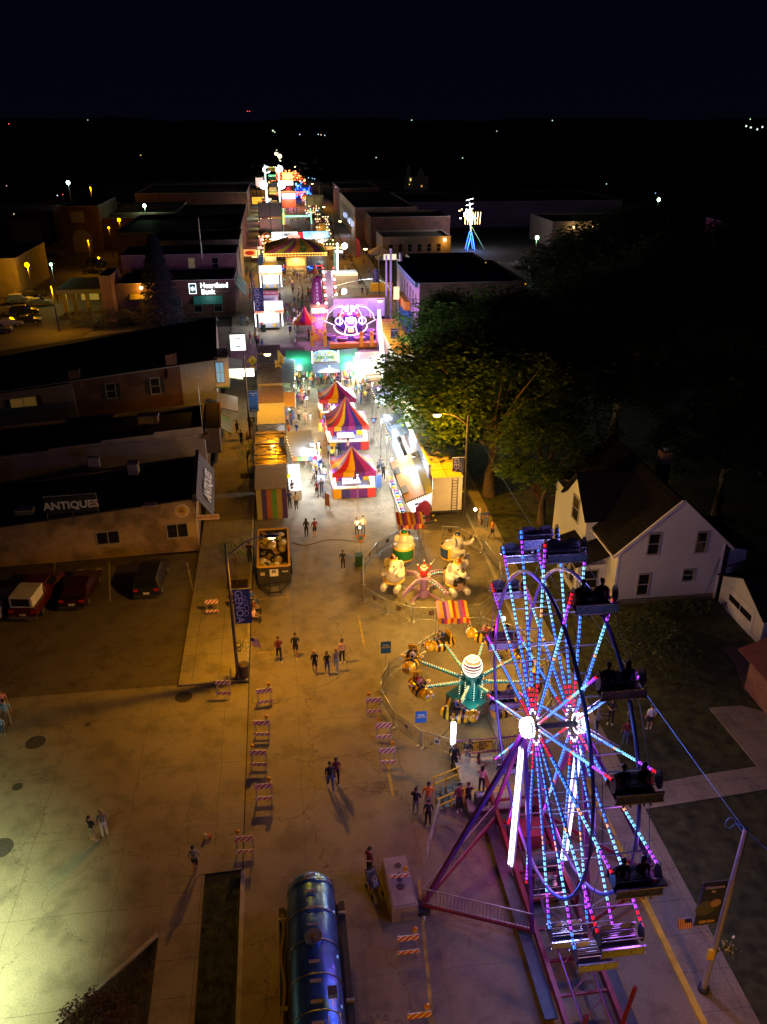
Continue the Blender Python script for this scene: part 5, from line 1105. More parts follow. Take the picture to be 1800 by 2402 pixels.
lamp((0,-3.2,3.6), (.72,.35,1), 1400, .4, oc); lamp((0,.5,6.6), (.75,.25,1), 5200, .5, oc); lamp((-1,9,4.5), (.62,.4,1), 420, .4, oc); lamp((5,10,4.5), (.62,.4,1), 420, .4, oc); lamp((-4.4,-.6,3.2), (.6,.3,1), 260, .4, oc); lamp((4.6,.5,3.6), (.6,.3,1), 700, .4, oc)  # no fixtures; top and rear ones added to brighten trailer and far walls
for x in (672, 700, 778, 800): 
    p = W(x, 762); t = thing('feather_banner', 'orange and red feather banner number %s from the left in front of the spider ride' % {672:'one',700:'two',778:'three',800:'four'}[x], 'banner', p, group='orange banners of the spider ride'); b = MB(); b.cyl((0,0,0), (0,0,3.2), .03, STEEL); b.build('pole', t); b = MB(); b.box((.25,0,2.0), (.5,.02,2.2), pm((.8,.35,.03))); b.box((.25,-.012,2.7), (.3,.01,.4), pm((.6,.05,.05))); b.build('cloth', t)
fence([W(640,705), W(638,752), W(652,768), W(672,790)], 'around the spider ride'); fence([W(835,720), W(870,755), W(872,790), W(860,800)], 'around the spider ride')
pt = box_trailer('long trailer washed in violet light behind the spider ride', 8.9, 17.4, 134.5, 137.2, 4.0, pm((.62,.58,.66), .5), mat('amber_roof', (.55,.36,.08), .5, noise=.2), ladder=False, seams=False)
b = MB(); b.b0(1.5,2.9,-.03,-.01,1.4,3.5,pm((.5,.46,.56))); b.b0(-4.1,-2.2,-.03,-.01,1.4,3.3,pm((.68,.62,.68))); b.build('side_door', pt)
# striped small canopy, orange ticket tower, tall plum inflatable
t = thing('ticket_canopy', 'small red and yellow peaked canopy over a helper in red, left of the spider ride', 'canopy', W(660,722), group='striped ticket canopies'); b = MB()
for x in (-1,1):
    for y in (-.9,.9): b.beam((x,y,0), (x,y,2.3), .05, .05, STEEL)
b.build('frame', t); b = MB(); n = 12
for i in range(n):
    a, c = 2*math.pi*i/n, 2*math.pi*(i+1)/n
    r0 = [1.9, 1.1, .45, .05]; z0 = [2.3, 2.9, 3.7, 4.5]; mt = pm([(.7,.03,.03),(.75,.45,.03),(.25,.03,.2)][i % 3], .4)
    va = [Vector((r*math.cos(a), r*math.sin(a), z)) for r, z in zip(r0, z0)]; vc = [Vector((r*math.cos(c), r*math.sin(c), z)) for r, z in zip(r0, z0)]
    b.add(va+vc, [(k, 4+k, 5+k, k+1) for k in range(3)], mt); b.add([va[0], va[0]-Vector((0,0,.5)), vc[0]-Vector((0,0,.5)), vc[0]], [(0,1,2,3)], pm((.7,.03,.03), .4))
b.build('cloth', t)
tk = thing('ticket_tower', 'tall orange booth with purple lettering at the foot of the plum column', 'ticket booth', W(690,735)); b = MB(); b.box((0,0,2.6), (2.2,1.6,5.2), art_mat('orange_print', [(.8,.35,.02),(.8,.4,.03),(.5,.1,.25),(.8,.45,.1)], 1.2)); bd = b.build('body', tk); b = MB(); b.b0(-1.2,1.2,-.9,.9,5.2,5.35,pm((.6,.4,.2))); b.b0(-1.0,1.0,-.83,-.81,4.3,5.1,em('cream_lit', (1,.7,.4), 1.2)); b.build('roof', tk)
text('TICKETS', .5, pm((.35,.05,.3)), bd, face((0,-.85,3.9)), bold=.02); b = MB(); b.cyl((0,-.82,2.5), (0,-.86,2.5), .6, pm((.6,.3,.45)), 16); b.build('emblem', tk); lamp((0,-.9,5.8), WRM, 60, .1, tk); b = MB(); b.sph((0,-.6,5.7), .16, em('flood_glow', (1,.85,.6), 9)); b.build('bulb', tk)
sl = thing('tall_inflatable', 'tall plum coloured vertical column with white letters and a little peaked tower behind it', 'inflatable', W(687,690)); b = MB(); b.tube([(0,0,0),(0,0,3),(0,.2,5.2),(.2,.4,6.5),(.5,.6,6.9)], [.95,.95,.9,.8,.4], pm((.28,.04,.14), .5), 14); cl2 = b.build('column', sl)
for k, ch in enumerate('ADVENTURE'): text(ch, .55, WPAINT, cl2, face((0,-.97,6.1-k*.62)), bold=.02)
tw = thing('little_tower', 'small red and yellow tower with a pointed roof above the plum column', 'tower', W(683,655)); tw.scale = (.6,)*3; b = MB()
for x in (-.8,.8): b.beam((x,0,0), (x,0,9.2), .2, .2, pm((.55,.4,.35)))
b.build('frame', tw); b = MB(); b.box((0,0,7.4), (1.8,1.4,1.6), pm((.5,.2,.05))); b.build('body', tw); b = MB(); b.cyl((0,0,9.0), (0,0,11.6), 1.2, pm((.7,.15,.03)), 8, .05); b.build('roof', tw)
# striped drop slide right of it and coaster
ss = thing('striped_slide', 'steep slide with red and white candy striped bulbs, left of the small coaster', 'slide', W(716,682)); b = MB(); b.slab([(-.8,-3.5,.6),(.8,-3.5,.6),(.3,3.2,7.0),(-.7,3.2,7.0)][::-1], .2, pm((.4,.3,.35))); b.build('chute', ss)
b = MB()
for s in (-1, 1):
    for k in range(13): u = k/12; b.sph((s*.9-.1*u, -3.5+6.7*u, .9+6.6*u), .2, WHITE_HOT if k % 2 else em('candy_red', (1,.12,.1), 1.4), 8, 6)
b.build('candy_bulb', ss); b = MB()
for s in (-1, 1): b.beam((s*.7,3.0,0), (s*.5,3.0,7), .12, .12, STEEL); b.beam((s*.7,0,0), (s*.5,0,4), .1, .1, STEEL)
b.build('leg', ss); lamp((0,-1,6), (1,.9,.9), 260, .3, ss)
co = thing('small_coaster', 'small coaster with a yellow dragon train below a blinding white flood mast', 'ride', (0,0,0)); cc = W(762,645)
b = MB(); tp = [(cc.x+7.2*math.cos(a), cc.y+11*math.sin(a), 1.3+.9*math.sin(2*a+.4)) for a in [2*math.pi*j/40 for j in range(40)]]; b.tube(tp, .09, STEEL, 6, True); b.tube([(x*.985+.15, y*.99+1.3, z) for x, y, z in tp], .09, STEEL, 6, True)
for j in range(0, 40, 2): x, y, z = tp[j]; b.beam((x,y,0), (x,y,z), .08, .08, STEEL)
b.build('track', co); b = MB()
for j in range(9): a = R(200+j*9); x, y, z = cc.x+7.2*math.cos(a), cc.y+11*math.sin(a), 1.9+.9*math.sin(2*a+.4); b.sph((x,y,z), (.6,.6,.55), pm((.75,.42,.02) if j % 3 else (.3,.1,.05)), 10, 7)
b.build('train', co); b = MB(); b.box((cc.x+6,cc.y+4,1.3), (4.2,1,1.5), pm((.75,.6,.03))); b.build('yellow_gate', co)
b = MB(); b.box((cc.x-1,cc.y+17,1.1), (7,4,2.2), pm((.6,.6,.6))); b.box((cc.x-1,cc.y+14.9,2.0), (7,.3,.5), em('booth_glow', (1,.8,.5), 1.0)); b.build('station', co)
b = MB(); b.beam((cc.x-1.5,cc.y+16,0), (cc.x-1.5,cc.y+16,8), .25, .25, WHITE_HOT); b.build('mast', co); b = MB(); b.sph((cc.x,cc.y+16,7.4), .62, WHITE_HOT, 10, 8); b.sph((cc.x-2.2,cc.y-8,2.9), .5, WHITE_HOT, 10, 8); b.build('flood_light', co)
lamp((cc.x,cc.y+15,7.2), WHT, 2200, .4, co); lamp((cc.x-2.2,cc.y-8.6,3.2), WHT, 800, .3, co); lamp((cc.x-1,cc.y+12,3.5), WRM, 500, .3, co)
t = thing('tall_mast', 'pair of tall slim masts lit violet beside the right shops', 'mast', W(838,690)); b = MB(); b.beam((-.25,0,0), (-.25,0,10.5), .28, .28, pm((.5,.45,.6))); b.beam((.5,0,0), (.5,0,11.5), .3, .3, pm((.5,.45,.6))); b.build('post', t)
# ================= food trailers =================
def food(lab, px, py, texts, cols, L=7., w=4.4, h=3.6, big=False):
    c = W(px, py); t = thing('food_trailer', lab, 'food trailer', c, group='food trailers on the left kerb')
    b = MB(); b.b0(-w*.36,w*.36,0,L,.5,h,pm((.6,.6,.62))); b.build('body', t)
    b = MB(); b.b0(-w*.34,w*.34,.1,L-.2,h,h+.3,pm((.12,.12,.16))); b.build('roof', t)
    b = MB(); b.b0(-w*.5,w*.5,-.9,.6,h-.2,h+.9,em('stand_glow', (1,.93,.9), 1.35)); b.b0(-w*.52,w*.52,-1.0,.7,h-.75,h-.2,em('orange_glow', (1,.5,.28), .8)); m_ = b.build('lit_marquee', t)
    text(texts[0], .42, pm(cols[0]), m_, face((0,-1.03,h-.5)), bold=.01)
    b = MB(); b.b0(-w*.33,w*.33,-.05,-.01,1.3,h-.8,em('serving_glow', (1,.95,.88), 1.0)); b.build('serving_window', t)
    b = MB(); b.b0(-w*.36,w*.36,-.25,-.06,.45,1.25,pm(cols[1])); 
    for s in (-1, 1): b.cyl((s*w*.18,-.26,.85), (s*w*.18,-.3,.85), .3, pm((.7,.4,.05)), 12)
    b.build('counter_front', t)
    b = MB()
    for s in (-1, 1): b.box((s*w*.46,-.4,2.2), (.12,.12,3.0), WHITE_HOT)
    b.build('tube_light', t)
    lamp((0,-1.6,2.4), WHT, 420, .2, t); lamp((w*.5+.4,2.0,3.2), WHT, 500, .2, t); lamp((-w*.5-.3,2.0,3.0), WHT, 160, .2, t)
    if big: b = MB(); b.b0(-w*.36,w*.36,2.2,2.4,h+.3,h+2.2,pm((.5,.05,.08))); b.b0(-w*.34,w*.34,2.15,2.19,h+.35,h+1.5,pm((.6,.58,.6))); s = b.build('roof_sign', t); text('SOFT PRETZELS', .42, WPAINT, s, face((0,2.14,h+1.85)), bold=.012); text('LEMONADE', .4, pm((.1,.1,.3)), s, face((0,2.12,h+.9)), bold=.01)
    return t
food('front food trailer with a blinding white marquee, by the green trash can', 583, 713, ('FUNNEL CAKE CANDY',), ((.6,.05,.05),(.35,.35,.4)), 9, 4.6, 3.6, True)
food('second food trailer with a glowing white arched front, behind the soft pretzels sign', 587, 627, ('LEMONADE',), ((.6,.3,.05),(.3,.3,.4)), 9, 4.4, 3.8)
for k, (px, py) in enumerate(((610,560),(607,535),(570,560))):
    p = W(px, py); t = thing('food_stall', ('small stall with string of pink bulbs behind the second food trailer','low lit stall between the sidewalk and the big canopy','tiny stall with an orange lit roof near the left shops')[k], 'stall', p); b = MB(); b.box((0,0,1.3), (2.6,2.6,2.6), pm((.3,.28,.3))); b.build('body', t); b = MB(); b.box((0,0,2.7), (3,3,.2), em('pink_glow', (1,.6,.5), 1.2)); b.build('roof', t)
# ================= big striped canopy ride =================
ca = thing('canopy_ride', 'big bumper ride under a dark swirled green, gold and plum canopy edged with amber bulbs', 'ride', (0,0,0)); pc = W(640,592); X0, X1, Y0, Y1, he, hp = pc.x-6.7, pc.x+6.9, pc.y+.5, pc.y+15.5, 4.3, 7.0
b = MB(); n = 30; cx, cy = (X0+X1)/2, (Y0+Y1)/2; cc5 = [(.16,.03,.18),(.2,.26,.03),(.16,.03,.18),(.5,.2,.03),(.08,.16,.05),(.5,.28,.03),(.16,.03,.18),(.24,.38,.04),(.16,.03,.18),(.45,.15,.03)]
per = []
for i in range(n):
    u = i/n*4; s = int(u); f = u-s; w, d = (X1-X0)/2, (Y1-Y0)/2; per.append([(-w+2*w*f,-d),(w,-d+2*d*f),(w-2*w*f,d),(-w,d-2*d*f)][s])
for i in range(n):
    a, c = Vector((*per[i],0)), Vector((*per[(i+1) % n],0)); m = 8; pa, pb = [], []
    for k in range(m+1):
        u = .88*k/m; rot = Matrix.Rotation(.55*u, 3, 'Z'); z = he+(hp-he)*(u*1.08)**.9; pa.append(rot @ (a*(1-u))+Vector((cx,cy,z))); pb.append(rot @ (c*(1-u))+Vector((cx,cy,z)))
    b.add(pa+pb, [(k, m+1+k, m+2+k, k+1) for k in range(m)], pm(cc5[(i//1) % 10], .6, tag='canopy', noise=.1))
b.box((cx,cy,hp-.1), (2.6,2.6,.3), em('top_glow', (1,.4,.3), 1.5)); cp_ = b.build('canopy', ca)
for k, (dx_, dy_, zz) in enumerate(((-1.6,-4.8,5.35),(1.7,-4.9,5.3),(-3.4,-6,4.9),(3.6,-5.6,4.95),(0.1,-6.3,4.85),(4.6,-3,5.2),(-4.6,-3,5.2))):
    b = MB(); b.cyl((cx+dx_,cy+dy_,zz), (cx+dx_,cy+dy_,zz+.12), .55, pm((.35,.3,.03) if k % 2 else (.4,.14,.03)), 14); b.build('spot_patch', cp_)
b = MB()
for (p, q) in (((X0,Y0),(X1,Y0)), ((X1,Y0),(X1,Y1)), ((X0,Y0),(X0,Y1))):
    p, q = Vector((*p, he-.25)), Vector((*q, he-.25)); L = (q-p).length; b.beam(p, q, .12, .75, pm((.25,.12,.03))); k = int(L/.36)
    for j in range(k): v = p.lerp(q, (j+.5)/k); b.sph(v+Vector((0,-.12,.25)), .11, em('amber_bulb', (1,.62,.12), 3), 6, 4); b.sph(v+Vector((0,-.12,-.25)), .11, em('amber_bulb2', (1,.4,.05), 1.6) if j % 2 else em('amber_bulb', (1,.62,.12), 3), 6, 4)
b.build('bulb_edge', ca)
for x in (X0, X0+4.5, X1-4.5, X1):
    for y in (Y0, Y1): b = MB(); b.beam((x,y,0), (x,y,he), .15, .15, DARKM); b.build('post', ca)
b = MB(); b.b0(X0,X1,Y0,Y1,.1,.5,DARKM); b.build('floor', ca)
b = MB(); b.b0(cx-2.2,cx+2.2,Y0-1.6,Y0+.6,0,3.6,pm((.55,.35,.15))); b.b0(cx-1.9,cx+1.9,Y0-1.66,Y0-1.62,2.0,3.2,em('amber_box', (1,.5,.12), 1.1)); fb2 = b.build('front_booth', ca); b = MB(); b.b0(cx-2.1,cx+2.1,Y0-1.7,Y0-1.65,.2,1.5,pm((.7,.6,.35))); s = b.build('sign_board', fb2); text("ROCK'N ROLL", .62, BLACK, s, face((cx,Y0-1.73,.85)), bold=.02)
for k, (dx_, dy_, c) in enumerate(((-3.6,2,(.05,.1,.6)),(-5,5,(.5,.05,.1)),(3.8,2.4,(.05,.1,.6)),(5.2,5.5,(.05,.4,.3)),(2.2,4,(.5,.3,.05)),(-2,5,(.3,.05,.4)))):
    b = MB(); b.sph((cx+dx_,Y0+dy_,.9), (.75,1.0,.45), pm(c, .2), 12, 8); b.tube([(cx+dx_+.8*math.cos(a), Y0+dy_+1.05*math.sin(a), .85) for a in [j*math.pi/6 for j in range(12)]], .1, em('blue_led', (.03,.17,1), 1.7) if k % 2 == 0 else em('red_led', (1,.02,.03), 1.6), 6, True); b.build('bumper_car', ca)
lamp((cx,Y0-2.6,3.3), WRM, 420, .3, ca); lamp((cx-4,Y0+3,3.4), (.3,.4,1), 160, .3, ca); lamp((cx+4,Y0+3,3.4), (.3,.4,1), 160, .3, ca); lamp((X0,Y0-1,4), (1,.6,.2), 260, .3, ca); lamp((X1,Y0-1,4), (1,.6,.2), 260, .3, ca)
lamp((cx-3,Y0-3,9.5), (1,.7,.35), 500, .3, ca)
# ================= farther fair =================
def popup(px, py, w, lab, col=(.55,.42,.25), z=2.2, hp=3.6):
    t = thing('popup_tent', lab, 'tent', W(px, py), group='pop up tents beyond the big canopy'); b = MB()
    for x in (-w/2,w/2):
        for y in (-w/2,w/2): b.beam((x,y,0), (x,y,z), .06, .06, STEEL)
    b.build('frame', t); b = MB(); q = [(-w/2,-w/2,z),(w/2,-w/2,z),(w/2,w/2,z),(-w/2,w/2,z)]; p = (0,0,hp)
    b.add(q+[p], [(0,1,4),(1,2,4),(2,3,4),(3,0,4)], pm(col, .7)); b.add(q+[(x,y,zz-.35) for x,y,zz in q], [(0,4,5,1),(1,5,6,2),(2,6,7,3),(3,7,4,0)], pm(tuple(c*.8 for c in col), .7)); b.build('roof_cloth', t)
popup(679,487,5.5,'highest of the peaked pop up tents, orange lit and left of the others'); popup(692,505,5.5,'grey brown pop up tent behind the two lower peaked ones',(.3,.25,.2)); popup(695,522,5,'pale peaked pop up tent, second from the bottom of the row'); popup(705,540,5,'lowest pale peaked pop up tent, right of the lit stage', (.6,.48,.3)); popup(820,565,5,'pale canopy on the right sidewalk below the small red pennant',(.5,.42,.35)); popup(832,575,4,'low white canopy at the foot of the right shops',(.5,.5,.5),2.,2.8)
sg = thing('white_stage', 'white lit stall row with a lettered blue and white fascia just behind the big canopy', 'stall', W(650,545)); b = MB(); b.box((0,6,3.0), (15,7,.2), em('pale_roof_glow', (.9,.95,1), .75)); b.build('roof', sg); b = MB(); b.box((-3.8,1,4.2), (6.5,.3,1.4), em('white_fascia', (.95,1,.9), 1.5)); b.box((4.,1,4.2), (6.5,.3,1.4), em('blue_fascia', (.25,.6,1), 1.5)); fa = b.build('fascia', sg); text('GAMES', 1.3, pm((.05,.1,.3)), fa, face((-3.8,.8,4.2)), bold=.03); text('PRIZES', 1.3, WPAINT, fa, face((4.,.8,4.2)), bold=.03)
b = MB(); b.box((.3,1,3.6), (1.2,.3,2.2), em('red_led', (1,.02,.03), 1.6)); b.build('red_sign', sg)
for x in (-7,7):
    b = MB(); b.beam((x,1,0), (x,1,3), .15, .15, STEEL); b.build('post', sg)
lamp((5,0,2.6), WHT, 900, .3, sg); lamp((-6,0,2.8), WHT, 700, .3, sg)
t = thing('green_lit_swing', 'small ride frame outlined with green tubes above the white lit stalls', 'ride', W(645,525)); b = MB()
for x in (-4,4): b.beam((x,0,0), (x*.9,0,9), .3, .3, STEEL)
b.build('frame', t); b = MB(); b.beam((-3.6,-.3,7), (3.6,-.3,7), .35, .35, em('green_neon', (.3,1,.5), 1.6)); b.beam((-3.8,-.3,5), (-3.6,-.3,9), .3, .3, em('green_neon', (.3,1,.5), 1.6)); b.beam((3.8,-.3,5), (3.6,-.3,9), .3, .3, em('green_neon', (.3,1,.5), 1.6)); b.build('neon_tube', t); lamp((0,-2,6.5), (.5,1,.7), 300, .3, t)
t = thing('scaffold_screen', 'dark scaffold with pale screens left of the lit stalls', 'scaffold', W(588,530)); b = MB()
for x in (-3,0,3): b.beam((x,0,0), (x,0,11), .2, .2, DARKM)
for z in (3.5,7,11): b.beam((-3,0,z), (3,0,z), .2, .2, DARKM)
b.build('frame', t); b = MB(); b.b0(-2.9,2.9,.1,.2,.3,6.8,pm((.3,.28,.22))); b.b0(-2.9,2.9,.1,.2,7.2,10.8,pm((.12,.11,.1))); b.build('screen', t)
# far small ferris wheel, lit white and green
c = W(593,468); t = thing('small_ferris_wheel', 'small distant ferris wheel blazing white and green on the left side of the far street', 'ferris wheel', c); b = MB(); r = 7.2; cz = 9.3
b.beam((-2.2,0,0), (-2,0,cz), .4, .4, pm((.6,.6,.5))); b.beam((2.2,0,0), (2,0,cz), .4, .4, pm((.6,.6,.5))); b.build('leg', t)
b = MB()
for s in (-2.3, 2.3):
    b.tube([(s, r*math.cos(a), cz+r*math.sin(a)) for a in [2*math.pi*j/32 for j in range(32)]], .22, em('pale_green_tube', (.7,1,.85), 1.6), 6, True)
    for j in range(12): a = 2*math.pi*j/12; b.beam((s,0,cz), (s,r*math.cos(a),cz+r*math.sin(a)), .16, .16, LED['c'] if j % 2 else em('green_neon', (.3,1,.5), 1.6))
b.build('rim', t); b = MB()
for s in (-3.1, 3.1): b.sph((s,0,cz+1), 1.35, WHITE_HOT, 12, 8)
b.build('hub_light', t)
for j in range(10):
    a = 2*math.pi*j/10; b = MB(); b.box((0,r*math.cos(a),cz+r*math.sin(a)-.8), (2.6,1.2,1.1), pm([(.7,.3,.05),(.1,.5,.2),(.7,.6,.1)][j % 3])); b.build('gondola', t)
lamp((0,-8,6), WHT, 2500, .5, t); lamp((0,-2,cz+4), WHT, 1500, .5, t); lamp((0,-9,2.5), (1,.6,.2), 700, .5, t)
t = thing('orange_ticket_stand', 'orange lit stand at the foot of the distant white ferris wheel', 'stall', W(597,485)); b = MB(); b.box((0,0,1.7), (6,3,3.2), em('deep_orange', (1,.42,.06), .9)); b.build('body', t); b = MB(); b.sph((-1.5,-1.6,3.6), .7, BULB, 8, 6); b.build('bulb', t)
c = W(592,395); t = thing('flood_tower', 'twin white floodlights above the farthest left ride, blown out', 'lamp', c); b = MB(); b.beam((-2,0,0), (-2,0,8), .3, .3, DARKM); b.beam((3,0,0), (3,0,9), .3, .3, DARKM); b.build('pole', t); b = MB(); b.sph((-3.4,0,6.6), (2.2,1,1.7), WHITE_HOT, 12, 8); b.sph((3.0,0,6.9), (2.2,1,1.8), WHITE_HOT, 12, 8); b.sph((3.9,8,12.8), 1.1, BULB, 10, 7); b.sph((2.0,8,14.), .8, BULB, 10, 7); b.build('lamp_head', t); lamp((0,-4,7), WHT, 5000, .6, t)
c = W(625,447); t = thing('red_spinning_ride', 'distant ride covered in red and amber bulbs with a glowing pink sign below', 'ride', c); b = MB(); b.cyl((0,3,0), (0,3,7), 1.2, pm((.4,.05,.05)), 10); b.build('base', t)
rb = [em('red_bulb', (1,.10,.05), 1.8), em('amber_bulb', (1,.62,.12), 3), em('orange_glow2', (1,.3,.1), 1.6), em('white_fascia', (.95,1,.9), 1.5)]
for k in range(12):
    a = math.pi*(k+.5)/12; b = MB(); L = rnd.uniform(6,8.5); pts = [(0,3,8.5),(L*.5*math.cos(a),3,9.5+3*math.sin(a)),(L*math.cos(a),3,8.5+5.5*math.sin(a)-1)]; b.tube(pts, .13, pm((.4,.05,.05)), 6); ar = b.build('arm', t); b = MB()
    for q in range(7): u = (q+1)/7; v = Vector(pts[0]).lerp(Vector(pts[2]), u)+Vector((0,-.3,1.2*math.sin(u*math.pi))); b.sph(v, .3, rb[(k+q) % 3], 6, 4)
    b.build('arm_bulb', ar)
for k in range(7):
    a = math.pi+math.pi*(k+.5)/7; b = MB(); L = 7; v0 = Vector((0,2,5.5)); pts = [v0, (L*.6*math.cos(a),2,3.6+2.2*math.sin(a)+2), (L*math.cos(a),2,4.6+1.5*math.sin(a)+1)]; b.tube(pts, .28, rb[0] if k % 2 else rb[2], 6); b.build('lit_leg', t)
b = MB(); b.box((0,-1,1.4), (5.4,1.5,2.8), pm((.7,.3,.05))); b.build('booth', t); b = MB(); b.box((0,-1,4.), (5.0,.4,1.9), em('pink_sign', (1,.6,1), 3)); b.build('pink_sign', t); b = MB(); b.box((0,2.5,8.5), (4,.4,1.6), rb[3]); b.box((0,2.4,11), (3.5,.4,2.2), rb[1]); b.build('centre_sign', t)
lamp((0,-4,4), (1,.3,.7), 1500, .5, t); lamp((0,0,10), (1,.2,.1), 1200, .5, t)
t = thing('blue_lit_ride', 'distant ride of deep blue bulbs right of the red ride', 'ride', W(657,432)); b = MB(); b.box((0,1,2.5), (7,3,5), pm((.03,.05,.3))); b.build('body', t); b = MB()
for k in range(30): b.box((rnd.uniform(-3.4,3.4), -.7, rnd.uniform(1,7)), (.25+.3*rnd.random(),.2,.5+.8*rnd.random()), LED['b'] if k % 4 else LED['c'])
b.build('bulb_panel', t); lamp((0,-3,4), (.15,.25,1), 700, .4, t)
t = thing('brown_kiosk', 'brown kiosk front with two pale panels right of the blue lit ride', 'kiosk', W(681,462)); b = MB(); b.box((0,0,3.2), (6.2,2,6.4), pm((.4,.3,.14))); b.build('body', t); b = MB(); b.box((-1.4,-1.03,3.4), (2,.05,4.6), pm((.55,.45,.2))); b.box((1.4,-1.03,3.4), (2,.05,4.6), pm((.55,.45,.2))); b.build('panel', t)
# traffic signals on mast arms
def signal(px, py, hx, hpx, lab, col):
    base = W(px, py); t = thing('traffic_signal', lab, 'traffic light', base); b = MB(); b.cyl((0,0,0), (0,0,9), .2, GALV, 8); b.beam((0,0,7), (hx,0,7.4), .18, .18, GALV); b.build('mast', t)
    for u in ((.55,1) if hx < 0 else (1,)): b = MB(); b.box((hx*u,-.3,7.2), (.6,.5,1.5), DARKM); hd = b.build('signal_head', t); b = MB(); b.sph((hx*u,-.6,7.6), .62, em(col+'_signal', (1,.02,.03), 4), 10, 8); b.build('lens', hd)
signal(650, 420, -11, 0, 'far right traffic mast with two glowing red signals over the street', 'red'); signal(556, 430, 7, 0, 'far left traffic mast with a small red signal beside the white glare', 'red')
t = thing('yellow_crossing_sign', 'yellow diamond pedestrian sign with an arrow plate beside the crosswalk at the left kerb', 'road sign', W(549,830,.1)); b = MB(); b.cyl((0,0,0), (0,0,3.6), .04, GALV, 6); b.build('post', t); yl = pm((.85,.6,.02), .4); b = MB(); b.box((0,-.05,3.1), (.95,.03,.95), yl, M=Matrix.Rotation(R(45), 3, 'Y')); s1 = b.build('diamond_plate', t); b = MB(); b.box((0,-.05,2.1), (.85,.03,.42), yl); s2 = b.build('arrow_plate', t)
b = MB(); b.box((0,-.08,3.12), (.12,.01,.34), BLACK); b.sph((0,-.08,3.38), (.08,.01,.08), BLACK); b.beam((0,-.08,2.98), (-.12,-.08,2.75), .05, .01, BLACK); b.beam((0,-.08,2.98), (.12,-.08,2.75), .05, .01, BLACK); b.build('walker_symbol', s1); b = MB(); b.beam((-.25,-.08,2.2), (.2,-.08,2.02), .07, .01, BLACK); b.box((.18,-.08,2.04), (.16,.01,.16), BLACK); b.build('arrow_symbol', s2)

# the far stretch of the fair: small lit stalls on both sides
rg2 = random.Random(12)
for k in range(44):
    side = -1 if k % 2 == 0 else 1; y = 200+k*3.5; xl = -3.2-(y-150)*.011; x = xl+1.6+rg2.uniform(0,1.5) if side < 0 else 15.2+(y-150)*.008-rg2.uniform(0,4)
    w = rg2.uniform(2.2,3.6); t = thing('food_stall', 'small lit stall in the far stretch of the fair on the %s side' % ('left' if side < 0 else 'right'), 'stall', (x, y, 0), group='small stalls of the far fair')
    c = rg2.choice([(1,.75,.4),(1,.5,.15),(.9,.95,1),(1,.3,.3),(.5,.8,1),(1,.85,.3)]); b = MB(); b.box((0,0,1.2), (w,w,2.4), pm((.35,.3,.28))); b.build('body', t); b = MB(); b.box((0,-w/2-.05,1.9), (w*.9,.1,.7), em('st_%02x%02x%02x' % tuple(int(255*q) for q in c), c, 1.3))
    for j in range(5): b.sph((-w*.5+w*j/4,-w/2-.1,2.8), .16, em('fair_bulb', (1,.7,.3), 5), 6, 4)
    b.build('lit_front', t); b = MB(); q = w/2+.3; b.add([(-q,-q,2.5),(q,-q,2.5),(q,q,2.5),(-q,q,2.5),(0,0,3.8)], [(0,1,4),(1,2,4),(2,3,4),(3,0,4)], pm(rg2.choice([(.5,.35,.15),(.5,.1,.08),(.5,.48,.45),(.1,.2,.4)]))); b.build('roof_cloth', t)
    if k % 4 == 0: lamp((0,-w/2-1.2,2.4), c, 900, .3, t)
# ================= buildings =================
tanb = brick('tan_brick', (.48,.33,.18), (.38,.26,.14), (.34,.27,.18), .42, .13, .55); redb = brick('red_brick', (.17,.07,.05), (.12,.05,.04), (.14,.11,.1), .42, .13, .4)
palb = brick('pale_painted_brick', (.42,.38,.37), (.36,.33,.32), (.3,.28,.27), .42, .13, .25); pinkb = brick('pinkish_brick', (.30,.18,.17), (.26,.15,.14), (.22,.17,.16), .42, .13, .3); wstone = brick('worn_white_brick', (.5,.47,.44), (.22,.17,.14), (.3,.27,.24), .45, .2, .35)
stucco = mat('weathered_stucco', (.34,.31,.26), .9, noise=.45, nscale=.7); tar = mat('tar_roof', (.018,.018,.02), .8, noise=.5, nscale=.5); tarb = mat('bluish_tar_roof', (.022,.026,.045), .6, noise=.4, nscale=.4); capm = mat('roof_cap', (.38,.36,.36), .6, noise=.2)
frm = pm((.32,.30,.28)); dwin = mat('night_window', (.015,.015,.02), .12, coat=.3); shut = pm((.03,.03,.035))
def window(b_parent, x, y, z, w, h, ax='x', lit=None, shutters=False, arch=False, bars=1):
    """ax 'x': in a wall facing -Y; 'y+' facing +X; 'y-' facing -X"""
    o = MB(); g = MB()
    def bx(bb, a0, a1, z0, z1, d0, d1, m):
        if ax == 'x': bb.b0(x+a0, x+a1, y-d1, y-d0, z+z0, z+z1, m)
        elif ax == 'y+': bb.b0(x+d0, x+d1, y+a0, y+a1, z+z0, z+z1, m)
        else: bb.b0(x-d1, x-d0, y+a0, y+a1, z+z0, z+z1, m)
    for a0, a1, z0, z1 in ((-w/2-.08,-w/2,-.0,h), (w/2,w/2+.08,0,h), (-w/2-.08,w/2+.08,h,h+.1), (-w/2-.12,w/2+.12,-.12,0)): bx(o, a0, a1, z0, z1, -.02, .07, frm)
    if bars & 1: bx(o, -w/2, w/2, h/2-.03, h/2+.03, .012, .05, frm)
    if bars & 2: bx(o, -.03, .03, 0, h, .012, .052, frm)
    wo = o.build('window', b_parent); bx(g, -w/2, w/2, 0, h, -.02, .01, lit or dwin); g.build('pane', wo)
    if shutters:
        for s in (-1, 1): q = MB(); bx(q, s*(w/2+.32)-.22, s*(w/2+.32)+.22, 0, h, .003, .05, shut); q.build('shutter', b_parent)
    return wo
